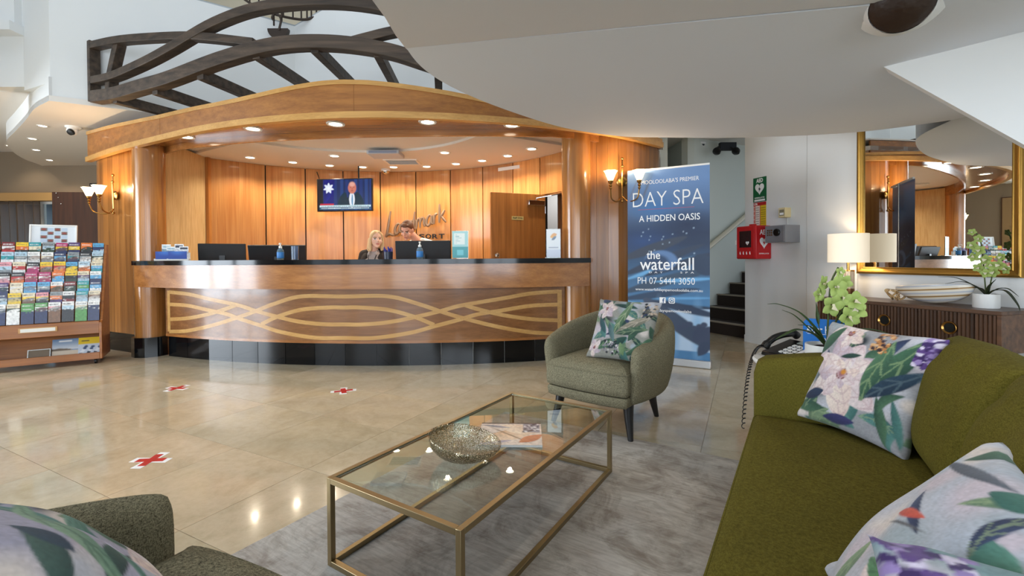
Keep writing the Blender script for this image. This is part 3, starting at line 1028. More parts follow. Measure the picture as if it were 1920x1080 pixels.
dome('dome_camera', 'silver dome security camera under the office ceiling beside the television', (-1.97, 7.20, 2.5), M['whitep'], M['chrome'], 0.062)
t = thing('bullet_camera', 'white turret security camera with black lens on the low left ceiling', 'security camera', (-5.58, 5.86, 2.8))
MB().lathe([(0.085, 0.0), (0.085, -0.015), (0.06, -0.03)], n=28).build('base', M['whitep'], t)
MB().ball((0, -0.02, -0.055), 0.058, 20, 12).build('eyeball', M['whitep'], t)
MB().lathe([(0.0, 0.06), (0.036, 0.056), (0.042, 0.03)], (0.02, -0.03, -0.06), 20, M=Matrix.Rotation(math.radians(125), 3, 'X')).build('lens', M['black'], t)
dome('ceiling_camera', 'small black dome camera on the passage ceiling above the banner', (2.93, 7.12, 2.86), M['whitep'], M['black'], 0.075)
t = thing('emergency_light', 'twin head black emergency spotlight on the stair wall', 'spotlight', (3.24, 7.02, 2.80))
MB().bx(-0.05, 0.20, -0.02, 0.05, -0.08, 0.04).build('box', M['screenback'], t, bev=0.006)
for x in (-0.13, 0.16):
    k = MB().lathe([(0.02, 0.10), (0.055, 0.04), (0.058, 0.0), (0.0, 0.0)], (x, -0.06, -0.10), 18, M=Matrix.Rotation(2.2, 3, 'X')).build('lamp_head', M['black'], t)
    MB().tube([(x * 0.6, -0.01, -0.03), (x, -0.03, -0.07)], 0.012, 8).build('arm', M['black'], k)

# ------------------------------------------------------------------ television
tvx, tvy, tvz = -2.50, 6.86, 2.055
tv = thing('television', 'wall mounted flat television showing a man in a suit beside a blue flag', 'television', (tvx, tvy, tvz), math.radians(-5))
TW, THh = 0.86, 0.49
MB().bx(-TW / 2, TW / 2, 0, 0.045, -THh / 2, THh / 2).build('bezel', M['black'], tv, bev=0.006)
MB().bx(-0.1, 0.1, 0.045, 0.30, -0.06, 0.1).tube([(0.18, 0.10, 0.1), (0.18, 0.10, 0.445)], 0.012, 8).build('bracket', M['black'], tv)
MB().tube([(-0.40, 0.08, 0.0), (-0.43, 0.12, 0.12), (-0.50, 0.2, 0.3), (-0.57, 0.26, 0.42)], 0.006, 6).build('cable', M['black'], tv)
K = canvas(192, 108, (22, 44, 92))
cv, X, Y = K
for i, x in enumerate((0.30, 0.42, 0.52, 0.68, 0.78, 0.88, 0.97)):
    rect(K, x, x + 0.06, 0, 1, ((28, 54, 116), (34, 66, 128))[i % 2])
rect(K, 0, 0.10, 0, 1, (10, 12, 30))
rect(K, 0.11, 0.30, 0.1, 1, (12, 22, 120))
leaf(K, (0.12, 0.2), (0.32, 1.0), 0.10, (16, 30, 150), (8, 14, 84), asp=1.78)
for k in range(7):
    a = 2 * PI * k / 7 + PI / 2
    leaf(K, (0.205, 0.72), (0.205 + 0.105 * math.cos(a) / 1.0, 0.72 + 0.19 * math.sin(a)), 0.045, (240, 244, 255), (220, 230, 250), asp=1.78, pw=1.0)
disc(K, 0.205, 0.72, 0.05, (244, 246, 255), asp=1.78, soft=0.2)
leaf(K, (0.40, 0.0), (0.52, 0.58), 0.13, (10, 40, 56), (8, 50, 70), asp=1.78, pw=0.5)
leaf(K, (0.84, 0.0), (0.72, 0.58), 0.13, (8, 50, 70), (10, 40, 56), asp=1.78, pw=0.5)
rect(K, 0.44, 0.83, 0.12, 0.42, (12, 44, 62))
disc(K, 0.64, 0.45, 0.12, (12, 44, 62), asp=1.78, soft=0.1)
leaf(K, (0.64, 0.08), (0.64, 0.62), 0.10, (238, 240, 246), (226, 232, 244), asp=1.78, pw=0.6)
leaf(K, (0.645, 0.12), (0.645, 0.52), 0.028, (90, 150, 190), (70, 130, 176), asp=1.78, pw=0.4)
disc(K, 0.645, 0.72, 0.145, (206, 122, 104), ry=0.20, asp=1.78, soft=0.12)
disc(K, 0.645, 0.84, 0.12, (226, 168, 152), ry=0.10, asp=1.78, soft=0.5)
for x in (0.615, 0.675):
    disc(K, x, 0.74, 0.022, (120, 60, 52), ry=0.014, asp=1.78, soft=0.4)
disc(K, 0.645, 0.63, 0.045, (150, 66, 62), ry=0.014, asp=1.78, soft=0.4)
disc(K, 0.645, 0.69, 0.018, (176, 92, 80), ry=0.035, asp=1.78, soft=0.5)
rect(K, 0.04, 0.30, 0.17, 0.225, (196, 30, 60))
rect(K, 0.03, 0.99, 0.10, 0.165, (206, 232, 240))
rect(K, 0.03, 0.99, 0.03, 0.095, (44, 96, 128))
for k in range(60):
    x = 0.06 + 0.9 * ((k * 37) % 60) / 60
    rect(K, x, x + 0.01, 0.045, 0.08, (220, 232, 240))
    if k % 2:
        rect(K, x, x + 0.01, 0.115, 0.15, (60, 90, 110))
sheet('screen', K, TW - 0.03, THh - 0.03, M['inkscreen'], tv, (0, -0.002, -THh / 2 + 0.015), res=(128, 72))

# ------------------------------------------------------------------ raised lettering on the panelled wall
sgn = thing('resort_sign', 'raised bronze lettering reading Landmark Resort on the panelled wall', 'sign', (-1.50, 7.265, 1.40), math.radians(-6.4))
M['bronze'] = mat('brushed_bronze', (150, 124, 102), 0.4, 0.5)
ST = {'L': (0.62, [[(0.36, 1.5), (0.24, 0.95), (0.08, 0.3), (-0.06, 0.0)], [(-0.06, 0.0), (0.2, 0.12), (0.45, 0.02), (0.66, -0.04)]]),
      'a': (0.5, [[(0.40, 0.5), (0.25, 0.6), (0.06, 0.4), (0.02, 0.14), (0.14, 0.0), (0.3, 0.16), (0.40, 0.52)], [(0.40, 0.52), (0.37, 0.15), (0.48, 0.02)]]),
      'n': (0.5, [[(0.02, 0.56), (0.06, 0.3), (0.02, 0.0)], [(0.05, 0.28), (0.2, 0.54), (0.34, 0.5), (0.34, 0.2), (0.42, 0.0)]]),
      'd': (0.52, [[(0.38, 0.44), (0.25, 0.56), (0.06, 0.38), (0.03, 0.12), (0.16, 0.0), (0.34, 0.2)], [(0.48, 1.05), (0.40, 0.5), (0.36, 0.14), (0.46, 0.0)]]),
      'm': (0.74, [[(0.02, 0.56), (0.06, 0.3), (0.02, 0.0)], [(0.05, 0.28), (0.18, 0.54), (0.30, 0.48), (0.30, 0.0)], [(0.31, 0.28), (0.44, 0.54), (0.58, 0.48), (0.58, 0.16), (0.66, 0.0)]]),
      'r': (0.38, [[(0.02, 0.56), (0.06, 0.3), (0.04, 0.0)], [(0.06, 0.3), (0.16, 0.54), (0.32, 0.56)]]),
      'k': (0.5, [[(0.10, 1.1), (0.08, 0.5), (0.04, 0.0)], [(0.44, 0.66), (0.26, 0.44), (0.08, 0.3)], [(0.2, 0.38), (0.34, 0.18), (0.52, -0.06)]])}
x = 0.0
ca, sa = math.cos(0.24), math.sin(0.24)
for i, ch in enumerate('Landmark'):
    wd, strokes = ST[ch]
    sc = 0.23 if i == 0 else 0.235
    m = MB()
    for s_ in strokes:
        pts = []
        for (a, b) in spline(s_, 5):
            px, pz = (x + a * sc), b * sc * 1.12
            pts.append((-0.50 + px * ca - pz * sa * 0.1, -0.02, 0.045 + px * sa + pz))
        k = len(pts)
        m.tube(pts, [0.015 + 0.008 * math.sin(PI * j / (k - 1)) for j in range(k)], 8)
    m.build('letter', M['bronze'], sgn)
    x += wd * sc * 1.0
for i, ch in enumerate('RESORT'):
    text('letter', ch, M['screenback'], sgn, (-0.14 + 0.108 * i, 0.0, 0.045), h=0.075, w=0.088, depth=0.02, bold=0.02)

# ------------------------------------------------------------------ staff door
dr = thing('staff_door', 'plain timber staff door standing open behind the reception desk', 'door', (0.455, 6.30, 0), math.atan2(-0.30, -0.73))
MB().bx(0.0, 0.79, -0.02, 0.02, 0.01, 1.955).build('leaf', M['doorwood'], dr, bev=0.002)
sg = MB().bx(0.33, 0.50, 0.02, 0.024, 1.60, 1.65).build('name_plate', mat('pale_gold_plate', (196, 176, 112), 0.4, 0.3), dr)
me = text_mesh('Staff Only', w=0.14, h=0.026, depth=0.001, bold=0.01)
me.materials.clear()
o = link('lettering', me, M['ink_black'], sg)
o.location = (0.415, 0.0245, 1.625)
o.rotation_euler = (0, 0, PI)
cl = MB().bx(0.03, 0.27, 0.02, 0.075, 1.80, 1.87).build('door_closer', M['chrome'], dr, bev=0.006)
MB().tube([(0.15, 0.05, 1.87), (0.15, 0.05, 1.90), (-0.02, 0.16, 1.93)], 0.008, 6).build('arm', M['chrome'], cl)
MB().lathe([(0.012, 0), (0.012, 0.03), (0.028, 0.04), (0.03, 0.06), (0.015, 0.072), (0, 0.073)], (0.73, 0.02, 1.13), 18, M=Matrix.Rotation(-PI / 2, 3, 'X')).build('knob', M['chrome'], dr)
for z in (0.25, 1.0, 1.7):
    MB().lathe([(0.008, 0), (0.008, 0.1)], (0.0, 0.02, z), 10).build('hinge', M['chrome'], dr)
fr = MB().bx(0.425, 0.455, 6.36, 6.46, 0, 1.975)
fr.shell([(0.455, 6.395), (0.88, 5.80)], 1.955, 1.985, 0.08, smooth=False)
struct(fr.build('trim_7', M['doorwood']), 'timber frame of the staff doorway')

# ------------------------------------------------------------------ things on the desk
def cpt(x, r=6.78):
    return on(r, x)[1]


ZT = 1.0855


def bottle(x, r, label, col):
    t = thing('sanitiser_bottle', label, 'pump bottle', (x, cpt(x, r), ZT), 0.2, 'hand sanitiser on the desk')
    MB().lathe([(0.0, 0.0), (0.030, 0.0), (0.034, 0.006), (0.034, 0.085), (0.028, 0.105), (0.014, 0.118), (0.014, 0.126)], n=24).build('bottle', mat('clear_gel', col, 0.08, trans=0.75, ior=1.35), t)
    MB().lathe([(0.0345, 0.02), (0.0348, 0.021), (0.0348, 0.078), (0.0345, 0.079)], n=24).build('label', mat('blue_label', (52, 122, 190), 0.4), t)
    MB().lathe([(0.016, 0.122), (0.016, 0.14), (0.007, 0.142), (0.006, 0.165), (0.012, 0.166), (0.012, 0.172), (0.0, 0.173)], n=18).build('pump', M['whitep'], t)
    MB().tube([(0.0, 0.0, 0.168), (0.0, -0.03, 0.169), (0.0, -0.046, 0.160)], 0.005, 8).build('spout', M['whitep'], t)


bottle(-2.374, 6.74, 'clear pump bottle of sanitiser with blue label left of the seated woman', (150, 196, 226))
bottle(-0.927, 6.74, 'clear pump bottle of sanitiser in front of the wide black monitor', (170, 205, 230))
t = thing('drinking_glass', 'clear glass tumbler beside the left sanitiser bottle', 'glass', (-2.225, cpt(-2.225, 6.72), ZT))
MB().lathe([(0.0, 0.0), (0.034, 0.0), (0.038, 0.14), (0.034, 0.14), (0.031, 0.008), (0.0, 0.008)], n=24).build('tumbler', mat('blue_tint_glass', (170, 195, 225), 0.03, trans=0.9), t)
t = thing('pen_cup', 'dark cup crowded with blue pens beside the seated woman', 'pen cup', (-1.25, cpt(-1.25, 6.72), ZT))
MB().lathe([(0.0, 0.0), (0.045, 0.0), (0.048, 0.075), (0.044, 0.075), (0.042, 0.006), (0.0, 0.006)], n=24).build('cup', mat('navy_cup', (26, 30, 52), 0.3), t)
rr = random.Random(3)
for i in range(14):
    a, r = rr.random() * 2 * PI, 0.012 + 0.024 * rr.random()
    l = rr.uniform(0.09, 0.13)
    k = 1.35
    MB().tube([(r * math.cos(a), r * math.sin(a), 0.012), (r * k * math.cos(a), r * k * math.sin(a), l)], 0.0048, 6).build('pen', mat('pen_blue', (30, 40, 110 + i * 4), 0.3), t)
# brochure holders at the left end
for i, (x, lb) in enumerate(((-3.93, 'white leaflet holder with blue front at the left end of the desk'), (-3.72, 'white leaflet holder with blue front, second from the left end of the desk'))):
    t = thing('leaflet_holder', lb, 'leaflet holder', (x, cpt(x, 6.70), ZT), 0.42, 'leaflet holders on the desk')
    MB().bx(-0.10, 0.10, -0.05, 0.05, 0, 0.022).bx(-0.10, 0.10, 0.03, 0.036, 0.02, 0.09).build('stand', M['whitep'], t)
    K = canvas(24, 36, (235, 240, 244))
    rect(K, 0.0, 1.0, 0.45, 0.7, ((120, 150, 170), (200, 205, 210))[i])
    rect(K, 0.1, 0.9, 0.74, 0.92, ((160, 190, 205), (40, 50, 70))[i])
    speckle(K, 0.15, 5 + i)
    sheet('leaflet', K, 0.085, 0.165, M['ink'], t, (0.0, 0.02, 0.02))
    sheet('leaflet', K, 0.085, 0.14, M['ink'], t, (0.045, 0.012, 0.02))
    K = canvas(16, 12, (24, 66, 160))
    disc(K, 0.5, 0.9, 0.5, (50, 110, 200), asp=1, soft=0.9)
    sheet('front_card', K, 0.17, 0.085, M['ink'], t, (0.0, -0.052, 0.018))
# clear sign holders
for x, h, w_, lb, cA, rzh in ((-0.526, 0.285, 0.17, 'clear sign holder with teal leaflet beside the wide monitor', (170, 214, 216), 0.05), (0.44, 0.31, 0.155, 'clear sign holder with white notice near the right column', (226, 232, 238), -0.15)):
    t = thing('sign_holder', lb, 'sign holder', (x, cpt(x, 6.72), ZT), rzh, 'clear sign holders on the desk')
    MB().bx(-w_ / 2, w_ / 2, 0.0, 0.004, 0.0, h).bx(-w_ / 2, w_ / 2, -0.03, 0.05, 0, 0.004).build('acrylic', M['glass'], t)
    K = canvas(34, 60, cA)
    if x < 0:
        rect(K, 0, 1, 0, 0.42, (84, 164, 170)); rect(K, 0.12, 0.8, 0.5, 0.92, (226, 236, 232)); rect(K, 0.3, 0.7, 0.1, 0.3, (120, 200, 210))
        for k in range(6):
            rect(K, 0.2, 0.3 + 0.07 * ((k * 3) % 5), 0.55 + 0.06 * k, 0.57 + 0.06 * k, (150, 186, 190))
    else:
        leaf(K, (0.25, 0.72), (0.75, 0.82), 0.09, (236, 190, 120), (220, 170, 140)); leaf(K, (0.35, 0.62), (0.72, 0.74), 0.06, (90, 110, 140), (150, 170, 190))
        rect(K, 0.15, 0.85, 0.34, 0.36, (160, 170, 190)); rect(K, 0, 1, 0, 0.28, (206, 214, 230))
    sheet('notice', K, w_ * 0.94, h * 0.96, M['ink'], t, (0, -0.003, 0.008))


# monitors on the inner work surface
def monitor(x0, y0, rz, w_, h, z, label, tilt=0.12):
    t = thing('monitor', label, 'monitor', (x0, y0, 0.761), rz, 'monitors on the desk')
    R = Matrix.Rotation(tilt, 3, 'X')
    b = MB().box((0, 0, z + h / 2 - 0.761), (w_, 0.03, h), M=R).build('housing', M['screenback'], t, bev=0.006)
    MB().box((0, 0.017, z + h / 2 - 0.761), (w_ - 0.03, 0.004, h - 0.03), M=R).build('screen', M['granite'], t)
    MB().bx(-0.03, 0.03, -0.04, -0.02, 0.0, z - 0.761 + h * 0.5).build('stem', M['black'], t)
    MB().lathe([(0.11, 0.0), (0.11, 0.01), (0.03, 0.018), (0.0, 0.018)], n=28, sy=0.75).build('foot', M['black'], t)


monitor(-3.54, 5.60, 0.42, 0.50, 0.29, 1.00, 'black monitor seen from behind, leftmost on the reception desk')
monitor(-2.75, 5.38, 0.22, 0.62, 0.28, 0.985, 'black monitor tilted back behind the sanitiser bottle and glass', 0.3)
monitor(-1.01, 5.22, -0.03, 0.63, 0.31, 0.985, 'wide black monitor in front of the bending man')

# ------------------------------------------------------------------ wall lamps with two shades
def sconce(loc, rz, label):
    t = thing('wall_sconce', label, 'wall lamp', loc, rz, 'brass wall lamps on the flank walls')
    MB().lathe([(0.0, 0.0), (0.05, 0.0), (0.055, 0.012), (0.03, 0.03), (0.0, 0.032)], (0, 0, 0), 20, M=Matrix.Rotation(PI / 2, 3, 'X')).build('back_plate', M['brass'], t)
    MB().tube([(0, -0.03, -0.20), (0, -0.03, 0.0), (0, -0.035, 0.14), (0, -0.03, 0.24)], [0.006, 0.012, 0.01, 0.006], 8).ball((0, -0.03, 0.24), 0.016, 10, 6).ball((0, -0.035, 0.16), 0.016, 10, 6).ball((0, -0.03, -0.21), 0.016, 10, 6).build('stem', M['brass'], t)
    for s in (-1, 1):
        pts = spline([(0, -0.03, -0.16), (s * 0.06, -0.08, -0.22), (s * 0.13, -0.17, -0.20), (s * 0.145, -0.21, -0.11)], 6)
        a = MB().tube(pts, 0.007, 8)
        a.lathe([(0.007, -0.11), (0.016, -0.10), (0.008, -0.085), (0.018, -0.07), (0.01, -0.055), (0.022, -0.04), (0.026, -0.02)], (s * 0.145, -0.21, 0.0), 16)
        arm = a.build('arm', M['brass'], t)
        prof = []
        m = MB()
        nk = 32
        for i, (r, z) in enumerate([(0.024, -0.02), (0.036, 0.01), (0.048, 0.045), (0.062, 0.078), (0.066, 0.082), (0.045, 0.046), (0.032, 0.012), (0.02, -0.015)]):
            prof.append((r, z))
        vs, fs = [], []
        for i, (r, z) in enumerate(prof):
            for k in range(nk):
                an = 2 * PI * k / nk
                ru = r * (1 + 0.10 * math.cos(6 * an) * max(0, (z + 0.02) / 0.1))
                vs.append((s * 0.145 + ru * math.cos(an), -0.21 + ru * math.sin(an), z))
        for i in range(len(prof) - 1):
            for k in range(nk):
                l = (k + 1) % nk
                fs.append((i * nk + k, i * nk + l, (i + 1) * nk + l, (i + 1) * nk + k))
        m.add(vs, fs, True)
        m.build('shade', M['shadeglass'], arm)
        MB().ball((s * 0.145, -0.21, 0.03), 0.022, 12, 8).build('bulb', M['lamp'], arm)
        l = bpy.data.lights.new('sconce_glow', 'POINT')
        l.energy, l.color, l.shadow_soft_size = 7, (1.0, 0.72, 0.42), 0.03
        lo = bpy.data.objects.new('sconce_glow', l)
        COL.objects.link(lo)
        lo.parent = t
        lo.location = (s * 0.145, -0.21, 0.10)


M['shadeglass'] = mat('frosted_tulip_glass', (255, 240, 215), 0.4, trans=0.3, emit=(255, 222, 170), es=3.5)
sconce((-4.74, 5.50, 1.87), math.radians(-30), 'brass two-armed wall lamp with tulip shades on the left flank wall')
sconce((1.185, 4.925, 1.90), math.radians(-5), 'brass two-armed wall lamp with tulip shades beside the blue banner')

# ------------------------------------------------------------------ timber trellis
tr = thing('trellis', 'dark timber trellis of curved beams fanning out above the canopy', 'trellis', (0, 0, 0))
TC, TR = (-1.6, 10.4), 6.12


def beam(name, pts, hgt, dep=0.09, par=tr, end=None):
    P = spline(pts, 6)
    A = []
    for i, p in enumerate(P):
        q0, q1 = Vector(P[max(i - 1, 0)]), Vector(P[min(i + 1, len(P) - 1)])
        t = (q1 - q0).normalized()
        rad = Vector((p[0] - TC[0], p[1] - TC[1], 0)).normalized()
        up = rad.cross(t)
        if up.z < 0:
            up = -up
        h = hgt[0] + (hgt[1] - hgt[0]) * i / (len(P) - 1) if isinstance(hgt, tuple) else hgt
        c = Vector(p)
        A.append([c + rad * (dep / 2) + up * h / 2, c + rad * (dep / 2) - up * h / 2, c - rad * (dep / 2) - up * h / 2, c - rad * (dep / 2) + up * h / 2])
    m = MB()
    n = len(A)
    vs = [v for a in A for v in a]
    fs = [(0, 1, 2, 3), tuple(4 * (n - 1) + k for k in (3, 2, 1, 0))]
    for i in range(n - 1):
        for k in range(4):
            fs.append((4 * i + k, 4 * i + (k + 1) % 4, 4 * (i + 1) + (k + 1) % 4, 4 * (i + 1) + k))
    m.add(vs, fs, True)
    return m.build(name, M['beam'], par, bev=0.006)


bA = [(-4.549, 5.037, 3.436), (-4.166, 4.844, 3.388), (-3.782, 4.682, 3.337), (-3.183, 4.488, 3.261), (-2.846, 4.408, 3.205), (-2.4, 4.333, 3.12)]
bB = [(-4.516, 5.02, 3.045), (-4.176, 4.849, 3.016), (-3.87, 4.716, 3.038), (-3.562, 4.603, 3.091), (-3.283, 4.516, 3.166), (-2.785, 4.396, 3.34), (-2.284, 4.318, 3.442), (-1.669, 4.28, 3.461), (-1.129, 4.298, 3.404), (-0.5, 4.4, 3.28)]
bC = [(-4.546, 5.036, 2.875), (-4.135, 4.83, 2.834), (-3.716, 4.658, 2.846), (-3.356, 4.537, 2.872), (-2.733, 4.386, 2.996), (-2.183, 4.308, 3.088), (-1.673, 4.28, 3.092), (-1.181, 4.294, 3.031), (-0.792, 4.334, 2.926), (-0.2, 4.45, 2.76)]
bD = [(-1.55, 4.281, 3.075), (-1.327, 4.286, 3.137), (-1.048, 4.305, 3.21), (-0.5, 4.4, 3.34)]
def jig(P, d):
    return [(p[0] + (p[0] - TC[0]) / TR * d, p[1] + (p[1] - TC[1]) / TR * d, p[2]) for p in P]
beam('curved_beam', jig(bA, 0.004), 0.075)
beam('curved_beam', jig(bB, 0.012), (0.075, 0.09), 0.10)
beam('curved_beam', bC, 0.125, 0.11)
beam('curved_beam', jig(bD, 0.006), 0.08)
beam('curved_post', jig([(-4.112, 4.819, 3.37), (-4.201, 4.86, 3.166), (-4.263, 4.89, 3.01), (-4.277, 4.896, 2.88)], -0.02), 0.085)
MB().box((-4.575, 5.05, 3.16), (0.06, 0.10, 0.66), math.radians(-28)).build('end_post', M['beam'], tr, bev=0.006)
for (x, y, z) in ((-4.184, 4.852, 2.80), (-3.569, 4.605, 2.80), (-3.003, 4.443, 2.885), (-2.398, 4.332, 3.03), (-1.824, 4.284, 3.06), (-1.24, 4.291, 3.02), (-0.685, 4.349, 2.87)):
    d = Vector((TC[0] - x, TC[1] - y, 0)).normalized()
    L = 0.72 if x < -3.5 else (0.95 if x < -2.7 else 1.15)
    c = Vector((x, y, z)) + d * (L / 2)
    MB().box(c, (L, 0.075, 0.10), math.atan2(d.y, d.x)).build('rafter', M['beam'], tr, bev=0.005)

# ------------------------------------------------------------------ iron balustrade of the upper landing
ba = thing('balustrade', 'black iron balustrade with wavy bottom rail on the upper landing', 'balustrade', (0, 0, 0))
M['iron'] = mat('dark_bronze_iron', (58, 46, 38), 0.45, 0.3)
BP = spline([(-4.0, 5.62, 4.62), (-3.56, 5.80, 4.50), (-3.285, 5.95, 4.36), (-3.011, 5.95, 4.25), (-2.701, 5.95, 4.19), (-2.529, 5.95, 4.22), (-2.321, 5.93, 4.30), (-2.114, 5.9, 4.40), (-1.56, 5.8, 4.50), (-0.8, 5.75, 4.52)], 8)
MB().tube(BP, 0.016, 8).build('bottom_rail', M['iron'], ba)
TPp = [(p[0], p[1], p[2] + 0.95) for p in BP]
MB().tube(TPp, 0.025, 8).build('top_rail', M['iron'], ba)
for i in range(2, len(BP) - 1, 3):
    p = BP[i]
    MB().tube([(p[0], p[1], p[2]), (p[0], p[1], p[2] + 0.95)], 0.011, 6).build('baluster', M['iron'], ba)
for x0 in (-3.7, -2.15):
    for k, r in enumerate((0.07, 0.045)):
        MB().tube([(x0 + 0.09 * k + r * (1 - j / 30) * math.cos(j * 0.5), 5.9, 4.62 + 0.10 * k + r * (1 - j / 30) * math.sin(j * 0.5)) for j in range(26)], 0.008, 6).build('scroll', M['iron'], ba)
br = thing('iron_bracket', 'dark iron half-round bracket with scroll under the upper balustrade', 'bracket', (-2.95, 5.86, 4.02))
MB().prism([(0.13 * math.cos(a), 0.13 * math.sin(a)) for a in np.linspace(PI, 2 * PI, 20)], -0.03, 0.03).build('half_disc', M['iron'], br).rotation_euler = (PI / 2, 0, 0)
MB().tube(spline([(0.02, -0.03, -0.02), (0.06, -0.06, 0.10), (0.0, -0.07, 0.17), (-0.05, -0.06, 0.12), (-0.03, -0.05, 0.08)], 6), 0.014, 8).build('scroll', M['iron'], br)
MB().tube([(-0.06, 0.0, 0.05), (-0.06, 0.0, 0.30)], 0.012, 6).tube([(0.04, 0.0, 0.1), (0.04, 0.0, 0.30)], 0.012, 6).build('strut', M['iron'], br)
# ------------------------------------------------------------------ rug
U2, V2 = Vector((0.5373, 0.8434)), Vector((0.8434, -0.5373))
YAW = math.atan2(-0.5373, 0.8434)
rm = mat('distressed_rug', (150, 142, 132), 0.95, spec=0.1)
nt = rm.node_tree
tc = nt.nodes.new('ShaderNodeTexCoord')
f1 = noise(nt, tc.outputs['Object'], 2.2, (1, 2.4, 1), 6, 0.7, 0.5)
f2 = noise(nt, tc.outputs['Object'], 9.0, (0.6, 8, 1), 4, 0.7)
f3 = noise(nt, tc.outputs['Object'], 5.0, (1, 1, 1), 5, 0.75, 1.0)
c = ramp(nt, f1, ((0.34, (176, 167, 158)), (0.5, (197, 191, 184)), (0.66, (212, 208, 201))))
c = mixc(nt, 0.3, c, ramp(nt, f2, ((0.35, (150, 144, 138)), (0.6, (255, 255, 255)))), 'MULTIPLY')
c = mixc(nt, 0.45, c, ramp(nt, f3, ((0.36, (140, 120, 100)), (0.55, (255, 255, 255)))), 'MULTIPLY')
nt.links.new(c, nt.nodes['Principled BSDF'].inputs['Base Color'])
RZ = 0.009
rug = MB().bx(-0.80, 0.80, -1.75, 1.75, 0.0005, RZ).build('area_rug', rm, bev=0.003)
rc = Vector((-0.033, 3.224)) + V2 * 0.80 - U2 * 1.785
rug.location = (rc.x, rc.y, 0)
rug.rotation_euler = (0, 0, YAW)
tag(rug, 'large grey distressed rug under the glass coffee table', 'rug')

# ------------------------------------------------------------------ coffee table
tb = thing('coffee_table', 'long glass coffee table with a thin champagne metal frame on the grey rug', 'coffee table', (-0.079, 1.938, RZ), YAW)
hw, hl, tz, tk = 0.3, 0.6, 0.311, 0.02
for sx in (-1, 1):
    for sy in (-1, 1):
        MB().bx(sx * hw, sx * (hw - tk), sy * hl, sy * (hl - tk), 0, tz).build('leg', M['gold'], tb, bev=0.0015)
    for z, nm in ((tz, 'top_rail'), (tk, 'bottom_rail')):
        MB().bx(sx * hw, sx * (hw - tk), -hl + tk, hl - tk, z - tk, z).build(nm, M['gold'], tb, bev=0.0015)
for sy in (-1, 1):
    for z, nm in ((tz, 'top_rail'), (tk, 'bottom_rail')):
        MB().bx(-hw + tk, hw - tk, sy * hl, sy * (hl - tk), z - tk, z).build(nm, M['gold'], tb, bev=0.0015)
MB().bx(-hw + tk + 0.001, hw - tk - 0.001, -hl + tk + 0.001, hl - tk - 0.001, tz - 0.011, tz - 0.005).build('glass_top', M['tglass'], tb)['label'] = 'clear glass top'
ZG = RZ + tz - 0.005

# wire bowl
bm_ = mat('crackled_silver_wire', (186, 174, 142), 0.28, 1.0)
nt = bm_.node_tree
tc = nt.nodes.new('ShaderNodeTexCoord')
vo = nt.nodes.new('ShaderNodeTexVoronoi')
vo.feature = 'DISTANCE_TO_EDGE'
vo.inputs['Scale'].default_value = 150
nt.links.new(tc.outputs['Object'], vo.inputs['Vector'])
spk = noise(nt, tc.outputs['Object'], 260, (1, 1, 1), 2, 0.7)  # pale and dark flecks: sparkle painted into the bowl's base colour
nt.links.new(ramp(nt, spk, ((0.40, (92, 78, 50)), (0.52, (176, 160, 120)), (0.62, (250, 246, 232)))), nt.nodes['Principled BSDF'].inputs['Base Color'])
lt = nt.nodes.new('ShaderNodeMath')
lt.operation = 'LESS_THAN'
lt.inputs[1].default_value = 0.09
nt.links.new(vo.outputs['Distance'], lt.inputs[0])
nt.links.new(lt.outputs[0], nt.nodes['Principled BSDF'].inputs['Alpha'])
bump_ = nt.nodes.new('ShaderNodeBump')
bump_.inputs['Strength'].default_value = 0.8
bump_.inputs['Distance'].default_value = 0.002
nt.links.new(vo.outputs['Distance'], bump_.inputs['Height'])
nt.links.new(bump_.outputs['Normal'], nt.nodes['Principled BSDF'].inputs['Normal'])


def bowl_pt(u, v):
    a = 2 * PI * u
    r = 0.03 + 0.088 * math.sin(v * PI / 2) ** 0.9
    z = 0.004 + 0.075 * (1 - math.cos(v * PI / 2)) ** 1.05
    z += v * v * (0.026 * math.cos(a - 2.6))
    return (1.12 * r * math.cos(a) * (1 + 0.06 * v * math.cos(2 * a)), 0.95 * r * math.sin(a), z)


b = MB().grid(bowl_pt, 64, 20, cu=True)
b.add([(0.0336 * math.cos(2 * PI * k / 32), 0.0285 * math.sin(2 * PI * k / 32), 0.004) for k in range(32)], [tuple(range(32))])
bo = b.build('wire_bowl', bm_, sharp=0)
bo.location = (-0.185, 1.745, ZG)
sol = bo.modifiers.new('thick', 'SOLIDIFY')
sol.thickness = 0.0025
tag(bo, 'silver crackled wire bowl with a sloping rim on the glass coffee table', 'bowl')

# magazine
mg = thing('magazine', 'glossy magazine with pale and copper picture on the glass coffee table', 'magazine', (-0.012, 1.975, ZG), math.radians(-2))
MB().bx(-0.135, 0.135, -0.125, 0.125, 0.0, 0.009).build('pages', M['paper'], mg)
K = canvas(80, 80, (226, 212, 200))
leaf(K, (0.02, 0.1), (0.95, 0.75), 0.22, (240, 220, 196), (214, 170, 130))
leaf(K, (0.35, 0.9), (0.9, 0.5), 0.2, (250, 230, 206), (230, 200, 176))
leaf(K, (0.1, 0.85), (0.9, 0.0), 0.02, (120, 92, 70), (150, 120, 90))
leaf(K, (0.65, 0.1), (1.0, 0.45), 0.12, (176, 96, 60), (214, 140, 100))
rect(K, 0.70, 0.97, 0.55, 0.97, (150, 146, 156))
for k in range(26):
    disc(K, 0.72 + 0.24 * ((k * 7) % 26) / 26, 0.57 + 0.38 * ((k * 11) % 26) / 26, 0.03, ((60, 58, 66), (236, 236, 240), (110, 104, 120))[k % 3])
rect(K, 0.0, 1.0, 0.95, 1.0, (70, 60, 62))
leaf(K, (0.0, 0.9), (0.5, 0.75), 0.05, (80, 84, 96), (180, 180, 190))
